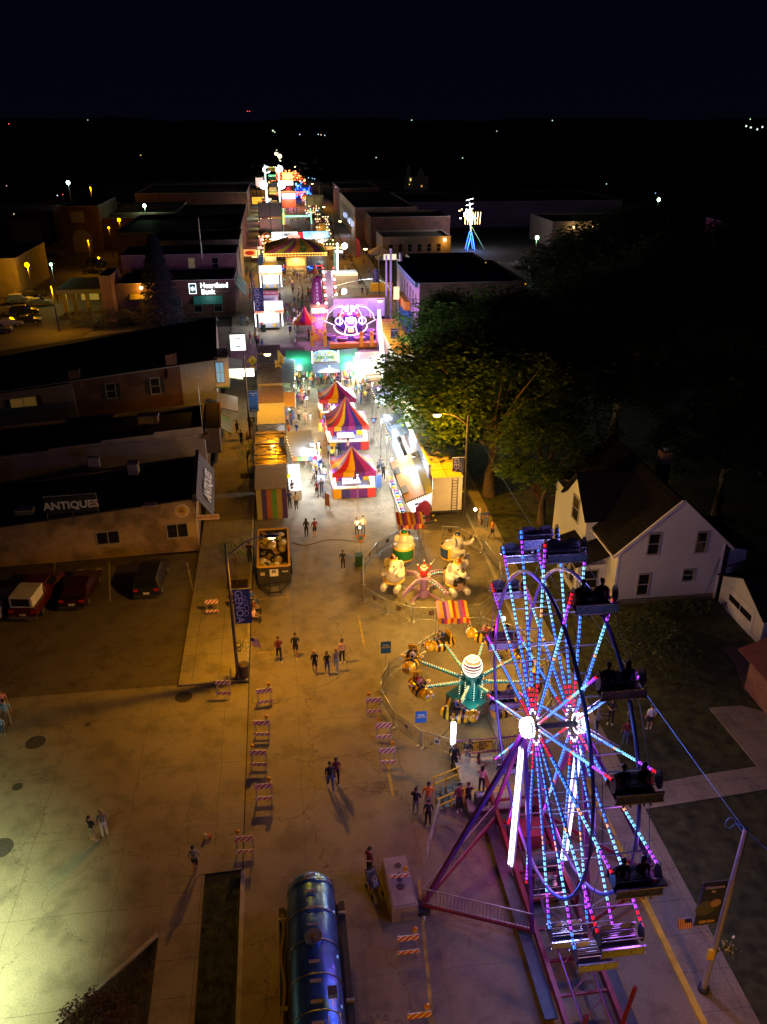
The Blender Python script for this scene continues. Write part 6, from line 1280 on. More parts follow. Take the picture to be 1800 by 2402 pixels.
def building(lab, x0, x1, y0, y1, h, wall, roof=tar, par=.5, front=None, cap=capm, steps=None, cat='building', name='building', frontx=None):
    t = thing(name, lab, cat, (0,0,0)); b = MB(); T = .3
    b.b0(x0,x1,y0,y0+T,0,h,wall); b.b0(x0,x1,y1-T,y1,0,h,wall); b.b0(x0,x0+T,y0+T,y1-T,0,h,wall); b.b0(x1-T,x1,y0+T,y1-T,0,h,wall)
    if front is not None:
        fx = x1 if front > 0 else x0; b.b0(fx-T/2 if front > 0 else fx-.03, fx+.03 if front > 0 else fx+T/2, y0-.01, y1+.01, 0, h+.02, wall if frontx is None else frontx)
    b.build('wall', t)
    b = MB(); b.b0(x0+T,x1-T,y0+T,y1-T,h-par-.2,h-par,roof); b.build('roof', t)
    b = MB(); c = .06; b.b0(x0-c,x1+c,y0-c,y0+T+c,h+.022,h+.12,cap); b.b0(x0-c,x1+c,y1-T-c,y1+c,h+.022,h+.12,cap); b.b0(x0-c,x0+T+c,y0+T+c,y1-T-c,h+.022,h+.12,cap); b.b0(x1-T-c,x1+c,y0+T+c,y1-T-c,h+.022,h+.12,cap); b.build('parapet_cap', t)
    return t
def vent(px, py, z, lab, s=(1,.8,.5), col=(.3,.28,.26)):
    c = W(px, py, z); b = MB(); b.box((0,0,s[2]/2), s, pm(col, .6)); b.box((0,0,s[2]+.04), (s[0]+.1,s[1]+.1,.06), GALV); o = b.build('roof_vent', None, c); tag(o, lab, 'roof vent')
# antiques
def settle(t, x1, y0, ang, k, zmin=2.4):
    """the left blocks stand askew to the street and their roofs fall away from it"""
    M = Matrix.Translation((x1,y0,0)) @ Matrix.Rotation(R(ang), 4, 'Z') @ Matrix.Translation((-x1,-y0,0)); seen = set()
    for o in [t]+list(t.children_recursive):
        if o.type == 'MESH' and o.data.name not in seen:
            seen.add(o.data.name)
            if o.matrix_basis != Matrix(): continue
            for v in o.data.vertices:
                if v.co.z > zmin: v.co.z -= (v.co.z-zmin)*min(.8, k*max(0, x1-v.co.x))
    t.matrix_basis = M @ t.matrix_basis
an = building('long low tan brick antiques building with a dark roof and a roof sign on posts', -34, -7.25, 57.4, 66.2, 4.4, tanb, tar, .12, cap=mat('dark_cap', (.05,.05,.06), .6))
for px, w in ((380,1.5), (222,1.6)):
    c = W(px, 1173 if px > 300 else 1192, 0); c = W(px, 1170 if px > 300 else 1193, 1.7); window(an, c.x, 57.4, 1.35, w, 1.15, bars=2)
b = MB(); 
for s in range(12): y0 = 57.0+s*.78; b.slab([(-7.2,y0,4.9),(-5.9,y0,3.0),(-5.9,y0+.74,3.0),(-7.2,y0+.74,4.9)], .06, mat('shake_mansard', (.09,.075,.085), .8, noise=.3))
b.build('mansard', an); b = MB(); b.b0(-7.3,-7.0,57.0,66.4,4.35,5.0,DARKM); b.build('front_parapet', an)
text('ANTIQUES', 1.15, pm((.6,.55,.5)), an, Matrix.Translation((-6.25,61.2,3.9)) @ Matrix.Rotation(R(90), 4, 'Z') @ Matrix.Rotation(R(55), 4, 'X'), bold=.03)
rs = thing('roof_sign', 'dark roof sign with white ANTIQUES lettering held by three thin posts on the tan building', 'sign', (0,0,0)); s0, s1 = W(97,1140,4.0), W(217,1118,4.0); z0 = 4.0
b = MB(); b.b0(-19.2,-14.6,57.15,57.2,4.15,5.85,mat('sign_black', (.015,.013,.02), .5, noise=.2)); sb = b.build('panel', rs); text('ANTIQUES', 1.02, pm((.72,.68,.66)), sb, face((-16.9,57.1,5.0)), bold=.03)
b = MB()
for x in (-19.2,-16.9,-14.6): b.beam((x,57.24,3.0), (x,57.24,6.0), .06, .06, GALV)
b.beam((-19.2,57.24,5.95), (-14.6,57.24,5.95), .05, .05, GALV); b.build('post', rs)
c = W(408,1120,3.6); b = MB(); b.cyl((0,0,0), (0,-.05,0), .55, pm((.65,.58,.5)), 24); b.cyl((0,-.05,0), (0,-.07,0), .42, pm((.62,.40,.08)), 24); b.sph((0,-.08,-.02), (.22,.03,.14), pm((.3,.12,.03))); b.box((0,-.08,.18), (.3,.03,.06), pm((.5,.15,.05))); o = b.build('round_emblem', None, (-8.2,57.36,3.55)); tag(o, 'round cream and yellow emblem on the tan brick wall near its corner', 'sign')
t = thing('wall_sign', 'small projecting white sign with red ANTIQUES lettering at the corner of the tan building', 'sign', (0,0,0)); b = MB(); b.box((-6.3,57.1,3.0), (1.7,.05,.42), pm((.72,.62,.5))); p_ = b.build('panel', t); text('ANTIQUES', .33, pm((.35,.06,.03)), p_, face((-6.3,57.06,3.0)), bold=.008)
settle(an, -7.25, 57.4, 3, .022, .8); settle(rs, -7.25, 57.4, 3, 0); rs.matrix_basis = Matrix.Translation((-2.6,0,.75)) @ rs.matrix_basis @ Matrix.Diagonal((.8,1,.8,1)); rs.location.x += .0
vent(290,1022,4.28,'pale square vent near the middle of the antiques roof', (.8,1.0,.9), (.4,.35,.3)); vent(325,1098,4.28,'small stained box on the lower right part of the antiques roof', (.9,.6,.3), (.2,.12,.08)); vent(205,1008,4.28,'little box of pale panes on the back edge of the antiques roof', (.9,.3,.8), (.5,.45,.45)); vent(55,1108,4.28,'dark low box left of the roof sign', (1.2,.8,.3), (.12,.09,.08))
# stepped wall building
b2 = building('building with a stepped purple grey side wall and a black roof, behind the antiques shop', -30, -7.2, 69.2, 78.2, 5.2, mat('purple_grey_wall', (.30,.26,.29), .9, noise=.3, nscale=.8), tar, .3)
b = MB()
for k, (xa, xb, zz) in enumerate(((-11.5,-7.3,6.0),(-16,-11.5,5.8),(-20.5,-16,5.6),(-25,-20.5,5.4))): b.b0(xa,xb,69.18,69.48,5.33,zz,mat('purple_grey_wall')); b.b0(xa,xb,69.14,69.5,zz,zz+.08,capm)
b.build('stepped_parapet', b2)
for k in range(12): b = MB(); b.b0(-7.3,-6.98+(.12 if k % 2 else 0),69.0,69.55,k*.45,k*.45+.42,redb); 
b.build('quoin', b2)
b = MB(); b.b0(-7.15,-5.9,70.5,78,3.0,5.4,mat('shopfront_brown', (.06,.035,.025), .7, noise=.3)); b.b0(-5.9,-5.7,70.4,78.1,5.3,5.45,pm((.4,.2,.08))); b.build('front_canopy', b2)
settle(b2, -7.2, 69.2, 3, .013, 1)
vent(322,912,4.95,'pale box on the black roof just below the gabled brick building', (1.8,1.1,.7), (.38,.34,.32)); b = MB(); b.cyl((0,0,0), (0,0,4.2), .03, GALV, 6); tag(b.build('roof_mast', None, W(438,930,4.9)), 'thin metal mast on the black roof near the street', 'mast')
# gabled long building
gb2 = thing('brick_building', 'long two storey brick building with a dark bluish pitched roof and two brick chimneys', 'building', (0,0,0)); GE, GR = 7.2, 9.6; gy0, gy1, gx0, gx1 = 88.0, 106, -45, -7.3
b = MB(); b.b0(-22.3,-11,gy0,gy0+.3,0,GE,redb); b.b0(-11,gx1,gy0-.02,gy0+.3,0,GE,mat('grey_stucco', (.28,.27,.29), .9, noise=.2)); b.b0(gx0,-22.3,gy0-.4,gy0+.3,0,GE-.5,mat('grey_siding', (.22,.20,.2), .8, noise=.2)); b.prism([(gx1-.3,gy0+.3),(gx1,gy0+.3),(gx1,gy1),(gx1-.3,gy1)], 0, GE, mat('cream_siding', (.5,.42,.36), .7, noise=.1))
b.add([(gx1,gy0,GE),(gx1,gy1,GE),(gx1,(gy0+gy1)/2,GR),(gx1-.25,gy0,GE),(gx1-.25,gy1,GE),(gx1-.25,(gy0+gy1)/2,GR)], [(0,1,2),(5,4,3),(0,3,4,1),(1,4,5,2),(2,5,3,0)], mat('cream_siding')); b.build('wall', gb2)
b = MB(); ym = (gy0+gy1)/2; b.slab([(gx0,gy0-.5,GE-.1),(gx1+.35,gy0-.5,GE-.1),(gx1+.35,ym,GR),(gx0,ym,GR)], .12, tarb); b.slab([(gx1+.35,gy1+.5,GE-.1),(gx0,gy1+.5,GE-.1),(gx0,ym,GR),(gx1+.35,ym,GR)], .12, tar); b.beam((gx0,gy0-.55,GE-.1), (gx1+.3,gy0-.55,GE-.1), .1, .1, pm((.3,.3,.32))); rf = b.build('roof', gb2)
for cx_ in (-22, -11.8): b = MB(); b.b0(cx_-.55,cx_+.55,gy0-.35,gy0+.6,GE-1.5,GE+1.3,redb); b.build('chimney', rf)
window(gb2, -27.5, gy0-.4, 4.0, 2.6, 1.5, lit=em('dim_curtain', (.5,.28,.06), .10), shutters=True, bars=2)
for x in (-18.5, -13.8): window(gb2, x, gy0, 3.9, .9, 1.9, shutters=True)
for k in range(8): b = MB(); y = gy0+1.5+k*2.1; b.b0(gx1,gx1+.12,y,y+.9,3.4,8 if 0 < k < 7 else 6.8,pm((.35,.22,.16))) ; b.build('pilaster', gb2)
b = MB(); b.b0(gx1,gx1+1.5,gy0-.3,gy0+3.6,3.9,4.0,pm((.1,.2,.12))); b.b0(gx1,gx1+1.5,gy0-.3,gy0+3.6,7.2,7.35,pm((.12,.06,.03))); b.b0(gx1,gx1+1.4,gy0,gy0+3.4,4.0,7.2,mat('bay_window_wood', (.45,.42,.38), .6)); ob = b.build('bay_window', gb2); window(gb2, gx1+.55, gy0-.02, 4.5, .8, 2.2, lit=em('blue_curtain', (.15,.4,.7), .55), bars=3); 
for k in range(2): window(gb2, gx1+1.4, gy0+1+k*1.4, 4.5, .8, 2.2, 'y+')
b = MB(); b.slab([(gx1,gy0-6,3.6),(gx1+2.2,gy0-6,2.9),(gx1+2.2,gy0-1,2.9),(gx1,gy0-1,3.6)], .1, pm((.13,.12,.08))); b.slab([(gx1,gy0+4.5,3.9),(gx1+2.9,gy0+4.5,3.3),(gx1+2.9,gy0+13,3.3),(gx1,gy0+13,3.9)], .1, mat('boarded_awning', (.32,.33,.25), .8, noise=.2)); b.build('awning', gb2)
settle(gb2, -7.3, 88, 2.5, .017, 1)
b = MB(); b.slab([(gx1,gy0-11,3.6),(gx1+1.9,gy0-11,2.4),(gx1+1.9,gy0-7,2.4),(gx1,gy0-7,3.6)], .1, pm((.05,.14,.08))); tag(b.build('green_awning'), 'faded green shop awning above the sidewalk below the lit white sign', 'awning')
t = thing('lit_sign', 'long glowing white sign board projecting over the left sidewalk', 'sign', (0,0,0)); c1, c2 = W(492,803,4.4), W(549,803,4.4); yy = (c1.y+c2.y)/2; b = MB(); b.b0(c1.x,c2.x,yy,yy+.25,3.8,4.7,em('sign_white', (.9,1,.85), 2.2)); p_ = b.build('panel', t); text('Corner Inn', .7, pm((.5,.5,.45)), p_, face(((c1.x+c2.x)/2-.5,yy-.03,4.25))); lamp(((c1.x+c2.x)/2,yy-.7,3.9), (.9,1,.8), 110, .2, t); lamp(((c1.x+c2.x)/2,yy+.9,3.9), (.9,1,.8), 60, .2, t)
t = thing('lit_sign', 'square glowing white sign with a dark ring emblem over the left sidewalk', 'sign', (0,0,0)); c1 = W(514,740,4.5); b = MB(); b.box(c1, (1.9,.2,2.0), em('sign_white', (.9,1,.85), 2.2)); p_ = b.build('panel', t); b = MB(); b.tube([(c1.x+.72*math.cos(a),c1.y-.12,4.5+.72*math.sin(a)) for a in [j*math.pi/12 for j in range(24)]], .035, BLACK, 5, True); b.box((c1.x,c1.y-.12,5.0), (.7,.02,.16), BLACK); b.box((c1.x,c1.y-.12,4.0), (.6,.02,.14), BLACK); b.build('ring_emblem', p_); b = MB(); b.beam((c1.x-2,c1.y,5.7), (c1.x+1,c1.y,5.7), .08, .08, DARKM); b.build('bracket', t)
# bank
bkh = 6.2; bk_ = building('brick bank with a lit white Heartland Bank sign and teal awnings at the crossing', -20.5, -7.2, 142, 154, bkh, redb, tar, .4)
building('low violet washed bank wing with a small orange lit entrance awning', -27, -20.6, 143.5, 154, 5.6, pinkb, tar, .3); 
b = MB(); b.slab([(-24.8,143.45,3.9),(-21.2,143.45,3.9),(-21.2,142.5,3.2),(-24.8,142.5,3.2)][::-1], .08, pm((.35,.28,.08))); tag(b.build('entrance_awning'), 'small olive entrance awning glowing under an orange wall lamp on the low bank wing', 'awning')
t = thing('wall_lamp', 'glowing orange wall lamp above the entrance awning of the low bank wing', 'lamp', (-22.8,143.3,5.0)); b = MB(); b.sph((0,-.1,0), .28, SODE, 8, 6); b.box((0,.1,0), (.3,.1,.3), DARKM); b.build('lamp_head', t); lamp((0,-.9,0), SOD, 240, .15, t)
lamp((-27.6,141.5,2.6), SOD, 70, .1, name='door_light')
for k in range(3): c = (-18.5+k*3.4); window(bk_, c+1.5, 142, 1.0, 1.3, 2.0)
teal = pm((.02,.22,.17), .6)
b = MB(); b.slab([(-14.2,141.95,3.6),(-9.4,141.95,3.6),(-9.4,141,2.4),(-14.2,141,2.4)][::-1], .08, teal); b.build('awning', bk_); b = MB(); b.slab([(-19.5,141.95,3.5),(-17,141.95,3.5),(-17,141.2,2.5),(-19.5,141.2,2.5)][::-1], .08, pm((.02,.08,.06))); b.build('awning', bk_)
for k in range(3): b = MB(); b.slab([(-7.15,143.5+k*4,5.2),(-5.7,143.5+k*4,3.2),(-5.7,147+k*4,3.2),(-7.15,147+k*4,5.2)], .08, teal); b.build('awning', bk_)
lw = em('sign_letters', (.8,.95,1), 2.4)
text('Heartland', 1.15, lw, bk_, face((-10.6,141.9,5.35)), bold=.03); text('Bank', 1.15, lw, bk_, face((-11.7,141.9,4.3)), bold=.03); text('and Trust Company', .36, pm((.4,.3,.25)), bk_, face((-9.6,141.9,4.35)))
b = MB(); b.box((-14.2,141.93,4.9), (1.2,.06,1.7), lw); b.box((-14.2,141.88,4.9), (1.0,.06,1.5), pm((.01,.1,.12))); 
for k in range(4): b.box((-14.2,141.84,4.9), (.85,.04,.08), lw, M=Matrix.Rotation(k*math.pi/4, 3, 'Y'))
b.build('star_logo', bk_); lamp((-11.5,140.9,4.8), (.8,.95,1), 60, .3, bk_)
building('taller pinkish building with a stepped roofline behind the bank', -27.5, -7.1, 154.6, 166, 8.6, pinkb, tar, .5); ub = building('building with a weathered pale stucco side wall beyond the pinkish one', -24.5, -7.0, 168.6, 186, 9.2, stucco, tar, .5)
wn_ = thing('x', 'x', 'x'); bpy.data.objects.remove(wn_)
ab = [o for o in bpy.data.objects if o.get('label', '').startswith('taller pinkish')][0]
for x in (-15.2, -11): window(ab, x, 154.6, 6.0, 1.1, 2.0, lit=em('dim_window', (.5,.45,.2), .12) if x < -14 else None)
building('dark red brick building with a long black roof on the left side of the street', -34, -7.6, 188, 226, 8.5, redb, tar, .5); t = building('dark building with a pale roof edge along its near side, far left of the street', -50, -7.9, 228, 262, 7.6, redb, tar, .4)
b = MB(); b.b0(-30,-8.2,227.8,228,6.6,7.5,pm((.5,.42,.34))); b.build('pale_band', t); building('distant dark flat building beside the first traffic mast', -46, -8.6, 300, 345, 8, redb, tar, .4)
t = thing('radio_mast', 'thin lattice mast on the black roof of the dark red brick building', 'mast', W(437,560,8.2)); b = MB(); b.cyl((0,0,0), (0,0,7), .12, GALV, 4, .04); b.build('pole', t)
# teller canopy, rear buildings
dc = thing('drive_through', 'bank drive through canopy with yellow lit posts beside the shrubs', 'canopy', (-9.5,0,0)); dc.scale = (.6,1,1)
b = MB(); b.b0(-45.5,-32.5,143.5,155,4.2,4.9,mat('canopy_fascia', (.2,.22,.25), .6)); b.b0(-45.2,-32.8,143.8,154.8,4.9,4.98,tar); b.build('roof', dc)
for x, c in ((-44.2,(.5,.38,.08)), (-41.5,(.3,.22,.05)), (-38,(.5,.45,.3))): b = MB(); b.b0(x-.45,x+.45,145.2,146,0,4.2,pm(c)); b.build('post', dc)
b = MB(); b.b0(-39.8,-35,146,146.2,2.7,4.0,em('teller_sign', (.5,.4,.06), .35)); b.build('lane_sign', dc); lamp((-42,149,3.6), (1,.8,.15), 180, .2, dc); lamp((-37,149,3.6), (1,.8,.15), 130, .2, dc); building('narrow purple brick tower block between the drive through and the bank wing', -28.9, -27.1, 140.5, 148, 7.4, pinkb, tar, .3)
yb_ = building('yellow lit corner building with a dark roof at the far left edge', -76, -48.6, 165, 187, 7, mat('ochre_wall', (.35,.28,.14), .9, noise=.3, nscale=.6), tar, .1); building('wide brown brick building with a pale garage door behind the yellow lit one', -100, -60, 245, 270, 8, redb, tarb, .2)
h_ = [o for o in bpy.data.objects if o.get('label', '').startswith('wide brown brick')][0]; b = MB(); b.b0(-72,-64,244.9,245,0,5.5,pm((.36,.3,.3))); b.build('garage_door', h_)
h2 = building('dark brick building with an arched pale doorway at the back of the rear lot', -53, -43.5, 223, 250, 11, redb, tar, .2); b = MB(); b.cyl((-48.5,222.95,3.2), (-48.5,222.8,3.2), 2.3, pm((.34,.28,.28)), 20); b.b0(-50.8,-46.2,222.9,222.98,0,3.1,pm((.34,.28,.28))); b.b0(-50.4,-47.2,222.9,222.98,7.2,9.8,pm((.34,.28,.28))); b.build('pale_doorway', h2)
building('plain dark warehouse with one orange lamp on its wall', -46, -26, 236, 268, 8, redb, tar, .2)
# right side row
r1 = building('pale lilac painted corner shop with tall windows and bracketed cornice, right of the spider ride', 20.9, 37, 121, 141, 8.6, pinkb, tarb, .3, front=-1, frontx=palb)
for k in range(6): window(r1, 20.87, 123.6+k*2.9, 4.6, 1.0, 2.1, 'y-')
b = MB()
for k in range(14): b.b0(20.3,20.86,122+k*1.4,122.4+k*1.4,7.9,8.6,pm((.12,.25,.4)))
b.b0(20.2,20.95,121,141.2,8.65,8.8,pm((.12,.25,.4))); b.build('cornice', r1)
b = MB(); b.b0(19.9,20.8,129,138,3.0,4.4,pm((.7,.4,.03))); b.b0(19.85,19.9,133,136,3.2,4.2,pm((.6,.03,.02))); b.b0(20.3,20.85,127,140,0,2.9,pm((.02,.16,.4))); b.build('shop_sign', r1)
r2 = building('white fronted shop with arched windows and a round gable ornament', 21.5, 36, 141.2, 148.5, 8.2, palb, tar, .4, front=-1, frontx=pm((.55,.55,.62)))
for k in range(3): window(r2, 21.46, 142.6+k*2.3, 4.6, .9, 2.4, 'y-', lit=em('dim_window', (.5,.45,.2), .12))
b = MB(); b.cyl((21.4,144.8,8.8), (21.7,144.8,8.8), .9, pm((.5,.5,.62)), 20); b.build('round_ornament', r2)
r3 = building('worn white brick building with one side window at the right of the crossing', 24.9, 38, 151.4, 160, 7.2, wstone, tar, .3, front=-1, frontx=mat('tan_front', (.33,.25,.12), .8, noise=.2)); window(r3, 28, 151.4, 3.2, 1.5, 2.2)
for k in range(2): window(r3, 24.86, 153.6+k*4, 3.4, 1.1, 2.3, 'y-')
b = MB(); b.b0(22.3,24.8,146,150.6,.0,6.2,pm((.02,.2,.45), .5)); b.b0(22.2,24.9,145.9,150.7,6.2,6.4,pm((.6,.4,.03))); tag(b.build('blue_wall'), 'bright blue wall with a yellow top edge beside the white brick building', 'wall')
r4 = building('long grey brown rear building with a row of dim windows and one orange lit door', 26, 43, 205, 218, 4.6, mat('grey_brown_wall', (.26,.22,.2), .9, noise=.3, nscale=.5), tar, .3)
for k in range(6): window(r4, 28+k*2.4, 205, 1.2, 1.0, 1.8)
t = thing('wall_lamp', 'orange wall lamp beside the last window of the grey brown rear building', 'lamp', (41.4,204.8,3.9)); b = MB(); b.sph((0,-.2,0), .35, SODE); b.box((0,.05,0), (.4,.2,.3), DARKM); b.build('lamp_head', t); lamp((0,-1.2,-.3), SOD, 260, .2, t)
building('dark two storey building behind the grey brown rear building', 25, 46, 221, 237, 7.6, redb, tar, .4); r5 = building('pale brick shop row with many small upper windows lit by street lamps', 22.5, 40, 238, 292, 8.4, pinkb, tar, .4, front=-1, frontx=mat('buff_front', (.4,.33,.22), .8, noise=.2))
for k in range(12): window(r5, 22.46, 241+k*4.2, 4.6, 1.3, 2.1, 'y-')
b = MB(); b.b0(21.6,22.4,240,252,3.4,4.4,em('shop_glow', (.5,.65,1), .8)); b.b0(21.6,22.4,262,268,3.4,4.4,em('shop_glow', (.5,.65,1), .8)); b.build('lit_shop_sign', r5); lamp((20.8,246,3), (.5,.6,1), 300, .3)
building('wide lilac walled warehouse beyond the right shops', 41, 110, 262, 300, 7.5, mat('lilac_wall', (.2,.12,.2), .9, noise=.2, nscale=.3), tar, .3); t = building('dark end building with a tall chimney past the right shops', 23, 37, 300, 330, 9, redb, tar, .3)
gar = building('low garage with three warm wall lamps by the right parking lot', 72, 104, 215, 235, 6.5, mat('garage_wall', (.25,.2,.15), .9, noise=.3), tar, .3)
for k in range(3): t = thing('wall_lamp', 'warm wall lamp on the low garage, %s of three' % ('left','middle','right')[k], 'lamp', (77.5+k*2.6,214.7,5.2), group='warm garage wall lamps'); b = MB(); b.sph((0,-.2,0), .3, BULB); b.box((0,.1,0), (.3,.15,.3), DARKM); b.build('lamp_head', t); lamp((0,-.9,-.2), WRM, 150, .2, t)
building('dark plum building at the far right edge of the parking lot', 104, 122, 178, 196, 9, mat('plum_wall', (.25,.03,.08), .8), tar, .3)
lamp((86,190,14), (.12,.2,1), 700, 1, name='added_lot_fill')  # blue lamp without a fixture, added to light the right parking lot
ms = thing('castle_house', 'pale distant house with gables and two dim yellow windows', 'house', W(902,410)); ms.scale = (.42,)*3; b = MB(); b.box((0,6,7), (26,12,14), stucco); b.build('wall', ms); b = MB()
for x, w_, hh in ((-9.5,5,11),(5,8,9)): b.add([(x-w_/2,0,14),(x+w_/2,0,14),(x,0,14+hh),(x-w_/2,12,14),(x+w_/2,12,14),(x,12,14+hh)], [(0,1,2),(5,4,3),(0,2,5,3),(1,4,5,2)], stucco)
b.build('gable', ms); b = MB(); b.box((-8,-.1,11), (1.5,.2,3), em('far_window', (1,.7,.2), 1.2)); b.box((5,-.1,4), (1.5,.2,2), em('far_window2', (1,.4,.1), .8)); b.build('window', ms)
# ================= white house, garage, brick house =================
siding = mat('white_siding', (.66,.66,.68), .65)
n_, l_ = siding.node_tree.nodes, siding.node_tree.links; t_ = n_.new('ShaderNodeTexCoord'); s_ = n_.new('ShaderNodeSeparateXYZ'); wv = n_.new('ShaderNodeMath'); wv.operation = 'FRACT'; ml = n_.new('ShaderNodeMath'); ml.operation = 'MULTIPLY'; ml.inputs[1].default_value = 5.5
l_.new(t_.outputs['Object'], s_.inputs[0]); l_.new(s_.outputs['Z'], ml.inputs[0]); l_.new(ml.outputs[0], wv.inputs[0]); bp_ = n_.new('ShaderNodeBump'); bp_.inputs['Strength'].default_value = 1; bp_.inputs['Distance'].default_value = .09; l_.new(wv.outputs[0], bp_.inputs['Height']); l_.new(bp_.outputs[0], n_['Principled BSDF'].inputs['Normal'])
shing = mat('dark_shingles', (.014,.013,.016), .85, noise=.6, nscale=4)
shing.node_tree.nodes['Principled BSDF'].inputs['Specular IOR Level'].default_value = .08
ho = thing('white_house', 'white sided two storey house with a steep dark roof, enclosed porch and red chimney', 'house', (0,0,0)); hx0, hx1, hy0, hy1, he, hr = 21.8, 29.4, 45.5, 53.5, 4.5, 8.0; xm = (hx0+hx1)/2
b = MB(); b.b0(hx0,hx1,hy0,hy1,0,he,siding); b.add([(hx0,hy0,he),(hx1,hy0,he),(xm,hy0,hr),(hx0,hy0+.2,he),(hx1,hy0+.2,he),(xm,hy0+.2,hr)], [(0,1,2),(5,4,3),(0,3,4,1),(1,4,5,2),(2,5,3,0)], siding)
b.b0(hx0-.9,hx0,hy1-4.2,hy1+2.5,0,he+.6,siding); b.add([(hx0-.9,hy1-4.2,he+.6),(hx0-.9,hy1+.2,he+.6),(hx0-.9,hy1-2,he+2.9),(hx0,hy1-4.2,he+.6),(hx0,hy1+.2,he+.6),(hx0,hy1-2,he+2.9)], [(2,1,0),(3,4,5),(0,1,4,3),(1,2,5,4),(2,0,3,5)], siding)
b.b0(hx0-.02,hx1+.02,hy0-.03,hy0,0,.5,pm((.12,.11,.11))); b.build('wall', ho)
b = MB(); b.slab([(hx0-.4,hy0-.35,he-.35),(xm,hy0-.35,hr),(xm,hy1+4,hr),(hx0-.4,hy1+4,he-.35)], .12, shing); b.slab([(xm,hy0-.35,hr),(hx1+.4,hy0-.35,he-.35),(hx1+.4,hy1+4,he-.35),(xm,hy1+4,hr)], .12, shing)
b.slab([(hx0-1.2,hy1-4.6,he+.35),(hx0-1.2,hy1-2,he+3),(xm-.8,hy1-2,he+3),(xm-.8,hy1-4.6,he+.35)][::-1], .12, shing); b.slab([(hx0-1.2,hy1-2,he+3),(hx0-1.2,hy1+.6,he+.35),(xm-.8,hy1+.6,he+.35),(xm-.8,hy1-2,he+3)][::-1], .12, shing); rf = b.build('roof', ho)
b = MB(); b.b0(xm+1.3,xm+2.0,51.3,52.1,hr-2.4,hr+.9,redb); b.b0(xm+1.5,xm+1.8,51.55,51.85,hr+.9,hr+1.15,GALV); b.build('chimney', rf)
b = MB(); b.beam((xm,hy0-.4,hr+.02), (hx1+.45,hy0-.4,he-.36), .1, .2, siding); b.beam((xm,hy0-.4,hr+.02), (hx0-.45,hy0-.4,he-.36), .1, .2, siding); b.build('rake_board', ho)
for x, z, w_, hh in ((23.9,.8,.75,1.6), (24.2,4.0,.75,1.5), (27.6,3.9,.7,1.5), (27.1,1.7,.75,.85)): window(ho, x, hy0, z, w_, hh)
window(ho, hx0-.9, hy1-2, 3.9, 1.2, 1.7, 'y-'); b = MB(); b.beam((29.15,hy0-.06,3.3), (28.6,hy0-.06,.5), .05, .05, GALV); b.build('conduit', ho); b = MB()
for x in (hx0+.06, hx1-.06): b.box((x,hy0-.03,he/2), (.16,.05,he), pm((.7,.7,.72)))
b.beam((hx0-.45,hy0-.3,he-.42), (hx0-.45,hy1+4,he-.42), .12, .12, pm((.6,.6,.62))); b.build('trim', ho)
b = MB(); b.b0(19.7,21.78,47.0,51.0,0,2.5,siding); b.slab([(19.4,46.7,2.5),(21.9,46.7,3.3),(21.9,51.3,3.3),(19.4,51.3,2.5)], .1, shing); po = b.build('porch', ho)
window(po, 20.6, 47.0, .7, 1.2, 1.4); 
for k in range(3): window(po, 19.7, 47.9+k*1.2, .7, .85, 1.4, 'y-')
b = MB(); b.b0(29.42,32.5,47.5,52,0,2.8,siding); b.slab([(29.4,47,3.6),(29.4,52.4,3.6),(32.9,52.4,2.7),(32.9,47,2.7)][::-1], .1, shing); b.build('side_wing', ho)
for j in range(3): b = MB(); b.b0(18.6-j*.3,18.9-j*.3,48.4,49.8,.0,.5-j*.16,CONC)
b.build('porch_step', ho)
ga_ = thing('white_garage', 'white gabled garage with two dark door panes at the right edge', 'garage', (0,0,0)); g1, g2 = W(1552,1300), W(1640,1396); g2.z = 0; dv = (g2-g1); L = dv.length; dv.normalize(); nv = Vector((-dv.y, dv.x, 0)); nv = nv if nv.x > 0 else -nv
def gp(u, v, z): q = g1+dv*u+nv*v; return (q.x, q.y, z)
b = MB(); D = 6
b.add([gp(0,0,0),gp(L,0,0),gp(L,0,2.1),gp(L/2,0,3.4),gp(0,0,2.1),gp(0,D,0),gp(L,D,0),gp(L,D,2.1),gp(L/2,D,3.4),gp(0,D,2.1)], [(0,1,2,3,4),(9,8,7,6,5),(1,6,7,2),(0,4,9,5)], siding); b.build('wall', ga_)
b = MB(); b.slab([gp(-.3,-.3,2.0),gp(L/2,-.3,3.45),gp(L/2,D+.3,3.45),gp(-.3,D+.3,2.0)], .1, shing); b.slab([gp(L/2,-.3,3.45),gp(L+.3,-.3,2.0),gp(L+.3,D+.3,2.0),gp(L/2,D+.3,3.45)], .1, shing); b.build('roof', ga_)
b = MB(); b.slab([gp(L*.2,-.03,.05),gp(L*.8,-.03,.05),gp(L*.8,-.03,1.9),gp(L*.2,-.03,1.9)], .02, pm((.6,.6,.64))); dd = b.build('door', ga_)
for a_, c_ in ((.24,.49),(.51,.76)): b = MB(); b.slab([gp(L*a_,-.07,1.0),gp(L*c_,-.07,1.0),gp(L*c_,-.07,1.45),gp(L*a_,-.07,1.45)], .02, dwin); b.build('pane', dd)
bh = thing('brick_house', 'red brick house with a brown red roof at the right edge', 'house', (0,0,0)); c = W(1607,1542)+Vector((1.2,-.3,0))
